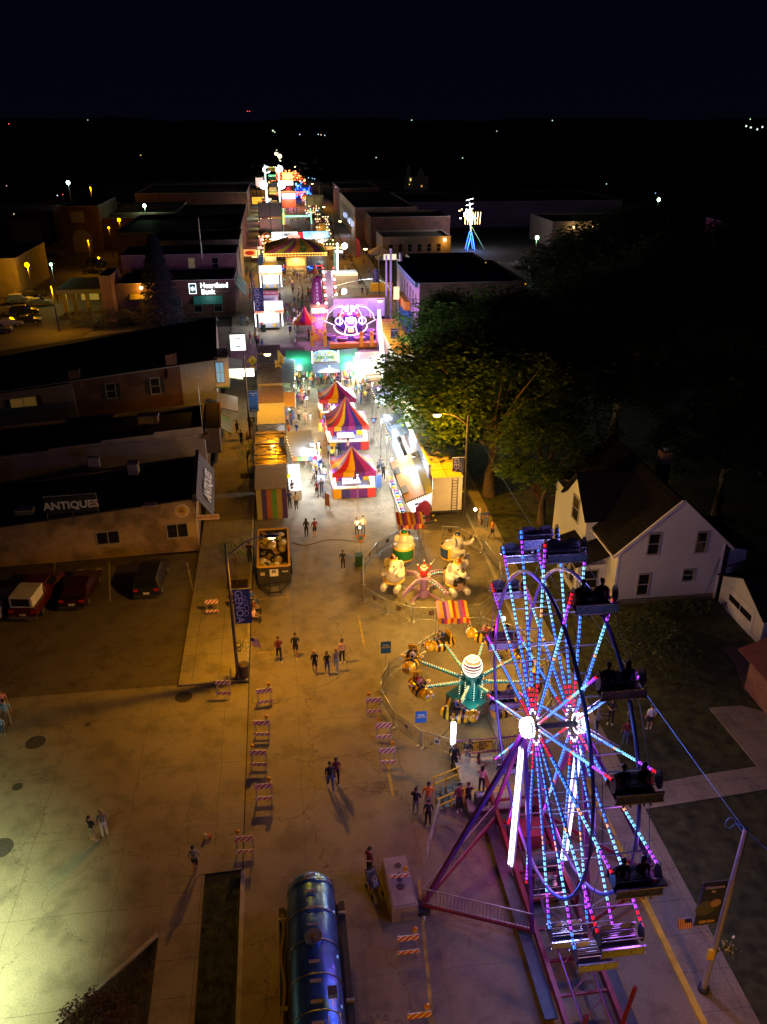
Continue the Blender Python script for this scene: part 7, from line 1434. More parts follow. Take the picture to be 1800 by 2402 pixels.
b = MB(); q0 = Vector((c.x, c.y, 0)); b.b0(q0.x,q0.x+9,q0.y-5,q0.y+2.4,0,2.5,brick('house_brick', (.24,.10,.07), (.17,.07,.05), (.2,.16,.15), .4, .14, .3)); b.build('wall', bh); b = MB(); b.slab([(q0.x-.5,q0.y-5.5,2.4),(q0.x+4.5,q0.y-5.5,4.4),(q0.x+4.5,q0.y+3,4.4),(q0.x-.5,q0.y+3,2.4)], .12, mat('red_shingles', (.16,.05,.045), .8, noise=.3, nscale=5)); b.slab([(q0.x+4.5,q0.y-5.5,4.4),(q0.x+9.5,q0.y-5.5,2.4),(q0.x+9.5,q0.y+3,2.4),(q0.x+4.5,q0.y+3,4.4)], .12, mat('red_shingles')); b.build('roof', bh)
window(bh, q0.x, q0.y-2.0, 1.0, 1.5, 1.1, 'y-', bars=3); b = MB(); b.b0(q0.x-.06,q0.x-.01,q0.y-3.0,q0.y-1.,.25,.85,pm((.7,.7,.72))); b.box((q0.x-.07,q0.y-1.5,.6), (.02,.2,.3), pm((.2,.3,.5))); b.box((q0.x-.07,q0.y-2.3,.6), (.02,.35,.2), pm((.05,.3,.35))); b.build('notice_panel', bh)
# ================= trees =================
leafm = mat('leaf', (.055,.12,.028), .7); n2 = leafm.node_tree.nodes; 
oi = n2.new('ShaderNodeNewGeometry'); rp2 = n2.new('ShaderNodeValToRGB'); leafm.node_tree.links.new(oi.outputs['Random Per Island'], rp2.inputs[0]); rp2.color_ramp.elements[0].color = (.035,.08,.016,1); rp2.color_ramp.elements[1].color = (.12,.20,.04,1); lk = leafm.node_tree.links; tl = n2.new('ShaderNodeBsdfTranslucent'); mx = n2.new('ShaderNodeMixShader'); mx.inputs[0].default_value = .5; lk.new(rp2.outputs[0], n2['Principled BSDF'].inputs['Base Color']); lk.new(rp2.outputs[0], tl.inputs['Color']); lk.new(n2['Principled BSDF'].outputs[0], mx.inputs[1]); lk.new(tl.outputs[0], mx.inputs[2]); lk.new(mx.outputs[0], n2['Material Output'].inputs['Surface'])
bark = mat('bark', (.11,.075,.045), .95, noise=.5, nscale=4, bump=.8); needle = mat('blue_needles', (.06,.075,.09), .8, noise=.4, nscale=2)
def leaf_cluster(vs, fs, c, rr, n, size, rg, droop=.5):
    for _ in range(n):
        d = Vector((rg.gauss(0,1), rg.gauss(0,1), rg.gauss(0,.7))); d = d.normalized()*rr*rg.random()**.4; p = c+d
        a = rg.random()*6.283; out = Vector((math.cos(a), math.sin(a), -droop*rg.random())).normalized(); up = Vector((rg.gauss(0,.5), rg.gauss(0,.5), 1)); sd = out.cross(up).normalized(); s = size*rg.uniform(.6,1.3); k = len(vs)
        vs += [p-sd*s*.18, p+out*s*.5-sd*s*.26, p+out*s, p+out*s*.5+sd*s*.26]; fs.append((k, k+1, k+2, k+3))
def tree_meshes(h, cr, seed, nclump=170, per=130, size=.42, zr=.55, trunk_r=.45, off=(0,0,0), keep=None):
    rg = random.Random(seed); b = MB(); base = h*.3
    b.tube([(0,0,0),(.05,.05,h*.15),(.1,0,base),(0,.1,h*.45),(.1,0,h*.7)], [trunk_r*1.25, trunk_r, trunk_r*.85, trunk_r*.55, .1], bark, 12)
    clumps = []
    for k in range(nclump):
        th = rg.random()*6.283; ph = math.acos(rg.uniform(-.75,1)); r = rg.uniform(.55,1)
        lob = 1+.22*math.sin(3*th+seed)+.12*math.sin(7*th+2*seed); clumps.append(Vector((cr*r*lob*math.sin(ph)*math.cos(th), cr*r*lob*math.sin(ph)*math.sin(th), h*.62+h*zr*.62*r*math.cos(ph))))
    clumps = [c+Vector(off) for c in clumps]
    if keep: clumps = [c for c in clumps if keep(c)]+[Vector((rg.uniform(-5.2,-1.6), rg.uniform(-.7,2.2), rg.uniform(5.6,8.3))) for _ in range(34)]
    for c in clumps[::7]: m_ = Vector((0,0,base+rg.random()*h*.2)); b.tube([m_, m_.lerp(c, .5)+Vector((0,0,.5)), c], [trunk_r*.4, trunk_r*.22, .04], bark, 6)
    vs, fs = [], []
    for c in clumps: leaf_cluster(vs, fs, c, cr*.19*rg.uniform(.7,1.3), per, size, rg)
    me = bpy.data.meshes.new('crown'); me.from_pydata([tuple(v) for v in vs], [], fs); me.materials.append(leafm)
    return b, me
def tree(lab, loc, tm, name='tree', group=None, scale=1, rz=0, built={}):
    t = thing(name, lab, 'tree', loc, rz, group); key = id(tm)
    if key not in built: built[key] = tm[0].build('trunk', t)
    else: o = built[key].copy(); C.objects.link(o); o.parent = t
    o = bpy.data.objects.new('crown', tm[1]); C.objects.link(o); o.parent = t; t.scale = (scale,)*3; return t
big = tree_meshes(15.5, 7.8, 3, 210, 130, .5, .58, .5); mid = tree_meshes(11, 4.6, 5, 110, 110, .36, .6, .3)
def keepc(c):
    x, y, z = c.x+17.8, c.y+64.5, c.z
    return not (x < 16 and y < 62.8 and z < 10.5) and (Vector((x, y, z))-Vector((12.4,62.1,8.7))).length > 1.5 and not (y < 61 and z < 8) and not (x < 15.5 and z < 5.8)
lit_t = tree_meshes(14.5, 8.6, 11, 260, 130, .5, .52, .5, (1.0,5.5,.2), keepc)
tree('big leafy street tree lit green and gold beside the white trailer', (17.8,64.5,0), lit_t)
tree('dark leafy tree just behind the big lit street tree', (22.5,80,0), big, group='dark trees right of the fair', rz=2.1, scale=1.0)
tree('leafy tree reaching up against the lilac painted shop', (21.0,95,0), big, group='dark trees right of the fair', rz=4, scale=.82)
tree('smaller leafy tree with a pale trunk between the street tree and the white house', (20.8,58.5,0), mid, rz=1)
for k, (x, y, s, tm) in enumerate(((33,74,1,big),(37,90,1.05,big),(45,66,1.,big),(50,100,1.15,big),(46,118,1.1,big),(60,84,1.2,big),(62,112,1.2,big),(70,66,1,big),(36,58,1.1,mid),(42,50,1.3,mid),(76,98,1.2,big),(58,134,1.2,big))):
    tree('shadowy broad tree of the dark yard group, %s' % ('behind the white house roof','up the yard from the house','right of the chimney','in the middle of the dark yards','below the right parking lot','in the black right part of the picture','at the right of the unlit yards','past the garage near the right edge','just behind the house roof ridge','right behind the side wing','at the far right of the yards','nearest the plum building')[k], (x, y, 0), tm, group='dark trees right of the fair', scale=s, rz=k*1.3)
def conifer(h, r, seed, n=5200):
    rg = random.Random(seed); b = MB(); b.cyl((0,0,0), (0,0,h*.95), .28, bark, 8, .03); vs, fs = [], []
    for k in range(n):
        u = rg.random()**.75; z = h*(.04+.95*u); lay = .5+.5*math.sin(z*5.5); rr = r*(1-u)**.85*(.72+.28*lay)+.08; a = rg.random()*6.283; q = rr*rg.uniform(.55,1.02); p = Vector((q*math.cos(a), q*math.sin(a), z-q*.22)); out = Vector((math.cos(a), math.sin(a), -.35)); sd = Vector((-math.sin(a), math.cos(a), rg.uniform(-.3,.3))); s = rg.uniform(.35,.75); k2 = len(vs)
        vs += [p-sd*.12*s, p+out*s*.6-sd*.22*s, p+out*s, p+out*s*.6+sd*.22*s]; fs.append((k2, k2+1, k2+2, k2+3))
    me = bpy.data.meshes.new('crown'); me.from_pydata([tuple(v) for v in vs], [], fs); me.materials.append(needle); return b, me
tree('tall blue grey spruce in front of the bank, washed in violet light', W(352,700), conifer(14.5, 4.3, 4, 9000), name='spruce_tree')
gold_t = conifer(9, 3.2, 9, 3500); tree('small tree lit gold beside the far left parking lot', W(210,450), gold_t, name='spruce_tree'); gt = W(203,462)
def small_tree(px, py, h, lab, z=.12):
    rg = random.Random(px); c = W(px, py, z); t = thing('young_tree', lab, 'tree', c); b = MB(); b.tube([(0,0,0),(.03,0,h*.5),(0,.03,h*.9)], [.05,.04,.02], bark, 6)
    ends = []
    for k in range(12): a = rg.random()*6.283; e = Vector((math.cos(a)*h*.28*rg.uniform(.4,1), math.sin(a)*h*.28*rg.uniform(.4,1), h*rg.uniform(.6,1))); ends.append(e); b.tube([(0,0,h*.45+rg.random()*.3), e*.6+Vector((0,0,h*.2)), e], [.025,.015,.008], bark, 4)
    b.build('trunk', t); vs, fs = [], []
    for e in ends: leaf_cluster(vs, fs, e, .35, 34, .16, rg)
    me = bpy.data.meshes.new('crown'); me.from_pydata([tuple(v) for v in vs], [], fs); me.materials.append(leafm); o = bpy.data.objects.new('crown', me); C.objects.link(o); o.parent = t
small_tree(537,1028,3.4,'young thin tree in a dark square pit beside the tan roofed stall'); small_tree(513,1262,3.6,'young bushy tree in a dark square pit behind the nearest banner pole'); small_tree(706,560,4.5,'small dim tree right of the pop up tents'); 
def shrub(name, lab, loc, r, n, col, size=.2, seed=1, rz=.7):
    rg = random.Random(seed); vs, fs = [], []; 
    for k in range(int(n/30)): th = rg.random()*6.283; q = rg.random()**.5; leaf_cluster(vs, fs, Vector((r[0]*q*math.cos(th), r[1]*q*math.sin(th), r[2]*(.25+.6*math.sqrt(max(0,1-q*q))*rg.uniform(.6,1)))), min(r)*.32, 30, size, rg, .2)
    me = bpy.data.meshes.new(name); me.from_pydata([tuple(v) for v in vs], [], fs); me.materials.append(col); o = bpy.data.objects.new(name, me); C.objects.link(o); o.location = loc; tag(o, lab, 'shrub'); return o
shr = mat('dark_shrub_leaf', (.035,.055,.018), .8); redl = mat('plum_leaf', (.05,.02,.025), .8); grl = mat('grey_leaf', (.10,.09,.11), .8)
shrub('shrub', 'low plum leaved shrub at the bottom left corner of the planted bed', W(205,2212,.05), (1.3,1.1,.8), 1600, redl, .13)
shrub('shrub', 'wide greyish shrub bed in front of the bank drive through', W(215,700), (6.5,3.2,2.6), 5200, grl, .35, 3); shrub('shrub', 'small round shrub at the bank wall left of the sidewalk', W(497,683), (1.6,1.2,1.1), 900, shr, .25, 4)
shrub('shrub', 'dark hedge mass between the white house and the ferris wheel', W(1400,1420,.06), (3.0,3.2,2.0), 5000, shr, .2, 5); shrub('shrub', 'low dark shrub along the gable wall of the white house', W(1475,1325,.06), (3.4,.8,.9), 2200, shr, .18, 6); shrub('shrub', 'dark red bush behind the branches left of the white house', W(1215,1080,.06), (3,2,2.2), 2200, mat('red_bush', (.09,.035,.02), .8), .25, 7)
b = MB(); rg = random.Random(5); vs, fs = [], []
for k in range(1500):
    x, y = rg.uniform(-900,900), rg.uniform(420,1700)
    if abs(x-60) < 12 : continue
    leaf_cluster(vs, fs, Vector((x, y, rg.uniform(2,9))), rg.uniform(5,9), 22, 5, rg)
me = bpy.data.meshes.new('woodland'); me.from_pydata([tuple(v) for v in vs], [], fs); me.materials.append(mat('far_leaf', (.02,.03,.012), .9)); o = bpy.data.objects.new('woodland', me); C.objects.link(o); o['kind'] = 'stuff'; o['label'] = 'dark wooded country beyond the town'; o['category'] = 'woodland'
hb = MB(); rg = random.Random(2); n = 160; top = []
for i in range(n+1): x = -6000+12000*i/n; top.append((x, 5200, 26+10*math.sin(i*.31)+7*math.sin(i*.93+1)+rg.uniform(0,5)))
hb.add([(x,y,-1) for x,y,z in top]+top+[(x,y+900,z-2) for x,y,z in top]+[(x,y+900,-1) for x,y,z in top], [(i,i+1,n+2+i,n+1+i) for i in range(n)]+[(n+1+i,n+2+i,2*n+3+i,2*n+2+i) for i in range(n)], mat('dark_earth')); struct('hills', hb)
# grass tufts in the beds
vs, fs = [], []; rg = random.Random(8)
for k in range(5200):
    if k % 2: x, y = rg.uniform(-4.6,-3.2), rg.uniform(16.5,25.6)
    else:
        y = rg.uniform(16,23.3); x = rg.uniform(-6.5-(23.3-y)*.95, -6.45)
    a = rg.random()*3.14; s = rg.uniform(.04,.1); k2 = len(vs); d = Vector((math.cos(a), math.sin(a), 0))*.015; p = Vector((x, y, .03)); vs += [p-d, p+d, p+Vector((rg.gauss(0,.03), rg.gauss(0,.03), s))]; fs.append((k2, k2+1, k2+2))
me = bpy.data.meshes.new('grass_tufts'); me.from_pydata([tuple(v) for v in vs], [], fs); me.materials.append(grass_m); o = bpy.data.objects.new('grass_tufts', me); C.objects.link(o); o['kind'] = 'stuff'; o['label'] = 'short dark grass in the beds along the footpath'; o['category'] = 'grass'
# ================= cars =================
def car_parts(kind, col):
    L, Wd, H = {'suv': (4.6,1.85,1.7), 'sedan': (4.6,1.8,1.42), 'pickup': (5.3,1.95,1.8), 'van': (5.0,1.95,2.2)}[kind]; body = pm(col, .25, tag='carpaint', noise=.05); w = Wd/2
    prof = {'suv': [(-2.3,.35),(-2.3,.95),(-2.2,1.05),(-1.95,1.6),(-1.75,1.7),(.35,1.7),(1.05,1.12),(2.1,.95),(2.3,.75),(2.3,.35)], 'sedan': [(-2.3,.35),(-2.3,.85),(-2.15,.95),(-1.6,1.0),(-1.05,1.38),(.25,1.42),(1.05,.98),(2.1,.85),(2.3,.65),(2.3,.35)],
            'pickup': [(-2.65,.5),(-2.65,1.1),(-.75,1.12),(-.65,1.75),(-.4,1.8),(.7,1.78),(1.25,1.2),(2.4,1.05),(2.6,.9),(2.6,.45)], 'van': [(-2.5,.35),(-2.5,1.1),(-2.35,2.1),(-2.2,2.2),(1.2,2.15),(1.9,1.3),(2.45,1.05),(2.5,.35)]}[kind]
    def ring(off, tz): return [(s*(w-off-(.16 if z > 1.2 else 0)), -y, z) for s in (-1, 1) for y, z in prof]
    b = MB(); n = len(prof); vs = [(-(w-(.17 if z > 1.15 else 0)), -y, z) for y, z in prof]+[((w-(.17 if z > 1.15 else 0)), -y, z) for y, z in prof]
    b.add(vs, [tuple(range(n))[::-1], tuple(range(n, 2*n))]+[(i, (i+1) % n, n+(i+1) % n, n+i) for i in range(n)], body)
    return b, prof, w, L
def car(kind, col, loc, rz, lab, group=None, tail=True, top=None):
    t = thing({'suv':'parked_suv','sedan':'parked_car','pickup':'parked_pickup','van':'parked_van'}[kind], lab, 'car' if kind in ('suv','sedan') else kind, loc, rz, group); b, prof, w, L = car_parts(kind, col); bo_ = b.build('body', t)
    md = bo_.modifiers.new('b', 'BEVEL'); md.width = .06; md.segments = 2
    g = MB(); hi = [p for p in prof if p[1] > 1.15 or (kind == 'sedan' and p[1] > 1.1)]; ys = [p[0] for p in hi]; zt = max(p[1] for p in prof); zb = 1.02 if kind != 'sedan' else .98
    y0, y1 = min(ys)+.12, max(ys)+(.1 if kind != 'sedan' else .45)
    for s in (-1, 1): g.add([(s*(w-.10),-y0+.12,zb),(s*(w-.10),-y1-.05,zb),(s*(w-.155),-y1+.45,zt-.1),(s*(w-.155),-y0-.12,zt-.1)], [(0,1,2,3) if s > 0 else (3,2,1,0)], GLASS)
    for (pa, pb) in (((prof[3] if kind != 'pickup' else prof[3]), (prof[2] if kind != 'pickup' else (prof[2][0],1.14))), ):
        A, B2 = pb, pa; g.add([(-w+.25,-A[0]+.03,A[1]+.05),(w-.25,-A[0]+.03,A[1]+.05),(w-.3,-B2[0]+.03,B2[1]-.04),(-w+.3,-B2[0]+.03,B2[1]-.04)], [(0,1,2,3)], GLASS)
    k = {'suv': (5,6), 'sedan': (5,6), 'pickup': (5,6), 'van': (4,5)}[kind]; A, B2 = prof[k[0]], prof[k[1]]
    g.add([(-w+.25,-A[0]-.06,A[1]-.02),(w-.25,-A[0]-.06,A[1]-.02),(w-.2,-B2[0]-.03,B2[1]+.05),(-w+.2,-B2[0]-.03,B2[1]+.05)], [(3,2,1,0)], GLASS); g.build('window_glass', t)
    if top: q = MB(); q.b0(-w+.22,w-.22,.6,2.55,1.13,1.9,top); q.build('cap', t)
    for s in (-1, 1):
        for y in (L*.31, -L*.31): q = MB(); q.cyl((s*(w-.22),y,.34), (s*(w+.01),y,.34), .34, BLACK, 16); q.cyl((s*(w+.01),y,.34), (s*(w+.02),y,.34), .2, STEEL, 10); q.build('wheel', t)
        q = MB(); q.box((s*(w-.25),-prof[-1][0]-.01 if False else -(prof[-1][0]),.7), (.34,.06,.14), pm((.7,.7,.7), .1)); q.build('headlight', t)
        q = MB(); q.box((s*(w-.22),-(prof[0][0])+.0,.88), (.3,.05,.18), pm((.5,.02,.02), .15)); q.build('tail_light', t)
    q = MB(); q.box((0,-prof[0][0]+.02,.62), (.42,.03,.16), pm((.6,.6,.6))); q.build('number_plate', t)
    q = MB(); q.box((0,-prof[0][0]+.03,.42), (w*1.9,.12,.16), DARKM if kind != 'pickup' else STEEL); q.build('bumper', t); return t
car('suv', (.015,.015,.02), W(330,1262), R(178), 'black suv parked alone by the tan wall, rear towards the street lamp'); t = car('pickup', (.08,.008,.008), W(86,1300), R(172), 'dark red pickup with a pale cap over its bed, parked by the tan brick wall', top=pm((.6,.6,.6)))
q = MB(); q.b0(-.6,.6,2.56,2.58,1.25,1.8,GLASS); q.build('cap_window', t)
car('sedan', (.03,.006,.006), W(178,1285), R(176), 'very dark red car between the black suv and the capped pickup'); car('sedan', (.3,.3,.32), W(-12,1330), R(172), 'pale car cut by the left edge beside the capped pickup')
for k, (px, py, kd, cl_, rz, lb) in enumerate(((45,655,'suv',(.4,.4,.38),100,'pale suv at the top of the crowded left row'),(70,640,'sedan',(.05,.05,.05),100,'black car at the far end of the crowded left row'),(85,660,'sedan',(.3,.3,.3),100,'grey car at the right end of the crowded left row'),(30,680,'sedan',(.45,.45,.43),98,'silver car in the middle of the crowded left row'),(55,680,'suv',(.04,.05,.08),98,'dark blue suv in the middle of the crowded left row'),(20,705,'sedan',(.2,.2,.3),98,'bluish car in the lower part of the crowded left row'),(-5,720,'sedan',(.1,.1,.1),98,'dark car cut by the left edge in the crowded left row'),(60,700,'sedan',(.02,.02,.02),98,'black car nearest the black roof in the crowded left row'),
      (38,608,'pickup',(.4,.38,.3),80,'white pickup beside the long rail at the far left'),(8,630,'pickup',(.05,.04,.03),80,'dark pickup at the left edge below the white one'),(95,577,'sedan',(.15,.13,.1),90,'small car under the orange lamp of the yellow lit building'),(112,560,'sedan',(.03,.03,.03),92,'dark car behind the green tinted lamp'),(210,572,'suv',(.03,.03,.03),85,'black suv at the far side of the rear lot'),(205,590,'sedan',(.05,.05,.05),85,'black car below the far black suv'),(215,432,'pickup',(.6,.5,.3),85,'bright gold lit pickup beside the small gold tree'),(190,418,'sedan',(.3,.28,.25),85,'pale van shaped car behind the gold lit pickup'),(115,440,'sedan',(.3,.25,.1),90,'gold tinted car at the left of the far lot'),(125,437,'suv',(.2,.15,.1),90,'brown suv at the left of the far lot'),
      (1199,556,'pickup',(.5,.5,.5),80,'white pickup beside the garage lamps in the right lot'),(1150,573,'sedan',(.3,.3,.32),90,'silver car below the blue lit ride legs'),(1128,577,'sedan',(.6,.6,.6),90,'white car nearest the blue lit ride legs'),(1165,585,'suv',(.1,.15,.3),90,'blue suv with a red light in the right lot'),(1215,575,'suv',(.03,.03,.04),90,'black suv in the right lot next to the white pickup'),(1250,578,'sedan',(.05,.08,.2),90,'dark blue car at the right end of the right lot'),(1210,610,'sedan',(.1,.12,.3),95,'blue car in the front of the right lot'))):
    car(kd, cl_, W(px, py), R(rz), lb)
t = thing('guard_rail', 'long pale rail beside the white pickup at the far left', 'rail', (0,0,0)); b = MB(); p, q = W(10,650,.8), W(68,606,.8); b.beam(p, q, .2, .3, pm((.6,.45,.2))); b.beam(p-Vector((0,0,.5)), q-Vector((0,0,.5)), .12, .15, pm((.5,.38,.18))); b.build('rail', t)
for k in range(6): v = p.lerp(q, k/5); bb_ = MB(); bb_.beam((v.x,v.y,0), v, .12, .12, GALV); bb_.build('post', t)
# lamps among the side streets
def yard_lamp(px, py, z, lab, col, watt, s=.35, es=12, arm=0):
    c = W(px, py, z); t = thing('yard_lamp', lab, 'lamp', (c.x, c.y, 0)); b = MB(); b.cyl((0,.3,0), (0,.3,z+.2), .12, DARKM, 6); b.build('pole', t); b = MB(); b.sph((0,0,z), s, em('lamp_%02x%02x%02x' % tuple(int(255*x) for x in col), col, es), 8, 6); b.build('lamp_head', t)
    if watt: lamp((0,-.1,z-.7), col, watt, .3, t)
yard_lamp(58,572,6.5,'bright orange lamp in front of the yellow lit building at the far left', SOD, 1500, .42); yard_lamp(110,620,7,'street pole lamp out of sight above the left car row', SOD, 1600, .1, .3); yard_lamp(110,571,7,'small greenish lamp right of the bright orange one', (.5,1,.6), 260, .25)
yard_lamp(257,475,8,'orange lamp on the dark warehouse roof line', SOD, 260, .4); yard_lamp(235,492,7,'small orange lamp below the warehouse roof line', SOD, 120, .25); yard_lamp(312,444,10,'greenish white lamp beyond the warehouses', (.6,1,.5), 500, .45); yard_lamp(147,394,12,'cool white lamp with a tall pole at the far left', (.6,1,.9), 600, .6); yard_lamp(195,405,11,'hidden amber lamp lighting the small gold tree', SOD, 2600, .2, .6); yard_lamp(190,520,7,'amber lamp lighting the back of the rear lot', SOD, 900, .15, .5)
yard_lamp(1161,513,9,'greenish lamp left of the garage', (.5,1,.5), 240, .4); yard_lamp(1132,615,5,'orange lamp at the near edge of the right lot', SOD, 300, .35); yard_lamp(1387,510,8,'amber lamp in the black trees at the right', SOD, 60, .3); yard_lamp(1424,431,9,'green white lamp far right above the trees', (.5,1,.5), 100, .5)
# tilted ride beyond the right buildings
t = thing('pendulum_ride', 'distant tilted ride blazing white above blue lit legs beyond the right buildings', 'ride', W(1018,540)); t.scale = (.4,)*3; b = MB()
for s in (-1, 1): b.beam((s*2.5,0,0), (0,0,11), .45, .45, LED['b']); b.beam((s*2.5,6,0), (0,6,11), .4, .4, LED['b'])
b.beam((9,0,0), (0,3,15), .35, .35, pm((.2,.35,.1))); b.build('leg', t); b = MB(); b.beam((0,3,11), (-1.5,3,29), 1.1, .8, pm((.6,.6,.65))); b.build('arm', t); b = MB()
for k in range(30): b.sph((-2.5+rnd.gauss(0,2.2), 2, 21+rnd.gauss(0,2.6)), .5, WHITE_HOT if k % 3 else BULB, 6, 4)
for z in (24,27,30): b.tube([(-4,2,z),(.5,2,z+1.2)], .2, WHITE_HOT); 
b.build('bulb_cluster', t); b = MB()
for k in range(7): b.tube([(-4+k*1.6,2.5,15.5),(-4.3+k*1.7,2.5,23)], .16, BULB, 5)
b.build('cage', t); lamp((-2,-2,21), (1,.85,.7), 3500, 1, t); lamp((0,-3,5), (.1,.2,1), 1500, .5, t)
# far lights of the countryside
FL = [(98,267,(1,.1,.1)),(304,335,(1,.5,.1)),(565,240,(1,.1,.1)),(569,240,(1,.1,.1)),(590,282,(.7,1,.6)),(594,285,(.9,1,.8)),(598,324,(.7,1,.8)),(601,330,(.8,1,.9)),(604,345,(.8,1,.5)),(606,347,(1,1,.6)),(648,290,(.6,.8,1)),(688,290,(.6,.8,1)),(694,291,(1,.8,.7)),(702,292,(.6,.8,1)),(813,340,(.6,1,.7)),(884,259,(.5,1,.5)),(1000,341,(.6,1,.6)),(1074,283,(.5,.7,.4)),(1158,260,(.6,1,.6)),(1311,397,(.5,1,.5)),(1417,417,(.3,.5,1)),(1543,257,(.6,1,.4)),(1613,272,(.8,1,.8)),(1623,275,(.8,1,.8)),(1637,279,(.8,1,.8)),(1648,274,(.8,1,.8)),(1556,593,(1,.8,.3)),(1050,567,(1,.5,.1)),(47,343,(.8,.3,.3)),(30,462,(.9,.8,.3)),(14,401,(.6,.3,.5)),(253,259,(.3,.5,.3)),(885,398,(1,.6,.1)),(136,420,(1,.05,.05)),(124,422,(.9,.9,1)),(726,404,(.6,.7,.9)),(675,385,(.3,.6,1)),(680,386,(.3,.6,1)),(667,384,(.3,.6,1))]
for k, (px, py, c) in enumerate(FL):
    z = 10 if py > 262 else 60
    g = W(px, max(py, 262)+ (0), z) if py > 262 else None
    if g is None or g.y < 0 or g.y > 4500: d = (W(px, 700)-Vector((0,0,CH))); d2 = Vector((d.x, d.y, 0)).normalized(); g = d2*3500; px_y = (1201-py*1800/1658)/CF; f = math.cos(PITCH)+px_y*math.sin(PITCH); u = -math.sin(PITCH)+px_y*math.cos(PITCH); z = CH+3500*u/math.hypot(f, (px*1800/1658-900)/CF); z = max(z, 6)
    dist = math.hypot(g.x, g.y); s = dist*.00055*(1.6 if k in (4,22,23,24,25,9) else 1)
    t = thing('distant_lamp', ('faint %s light far off in the dark countryside' % ('red' if c[0] > .9 and c[1] < .2 else 'orange' if c[0] > .9 and c[2] < .4 else 'blue' if c[2] > .9 and c[0] < .7 else 'greenish')), 'light', (g.x, g.y, 0), group='faint lights on the horizon'); b = MB(); b.cyl((0,0,0), (0,0,z), s*.15, DARKM, 5); b.build('pole', t); b = MB(); b.sph((0,0,z), s, em('far_%02x%02x%02x' % tuple(int(255*x) for x in c), c, 1.6), 8, 6); b.build('lamp_head', t)
# street signs near the left shops
for k, (px, py, z, w_, hh, c, lab) in enumerate(((540,546,5,2.6,1.4,(.6,.3,.1),'cream sign with a red oval above the sidewalk below the big canopy level'),(553,548,4.6,1.8,1.6,(.9,.85,.4),'small glowing yellow sign beside the cream oval sign'),(555,433,6,3.2,2.2,(.9,.5,.05),'orange lit sign on the far left shops'),(561,392,7,3.2,3,(.9,.7,.6),'pink white square sign high on the far left'),(561,400,4,3.2,1.6,(.9,.6,.4),'pale sign right under the pink white square sign'),(843,555,5.2,2.6,1.1,(.9,.85,.6),'small glowing cream sign at the right shops'),(857,633,5,.9,2,(.9,.8,.3),'narrow yellow sign on the right sidewalk below the violet masts'),(750,425,5,3,1.4,(.9,.7,.1),'yellow lit double sign on the right beyond the shops'))):
    c0 = W(px, py, z); t = thing('shop_sign', lab, 'sign', (c0.x, c0.y, 0)); b = MB(); b.box((0,0,z), (w_,.2,hh), em('sg_%d' % k, c, 1.0)); p_ = b.build('panel', t); b = MB(); b.beam((0,.2,0), (0,.2,z), .1, .1, DARKM); b.build('post', t)
    if k == 0: b = MB(); b.sph((0,-.12,z), (1.0,.03,.45), pm((.5,.03,.03))); b.build('oval', p_)
for (px, py, pole, col, lab) in ((770,560,5,(.5,.05,.1),'tall feather banner of red, white and blue beside the right sidewalk'),(722,600,5.5,(.3,.6,.4),'pale green lit feather banner right of the big canopy')): feather(px, py, pole, lab, col, w=1.0)
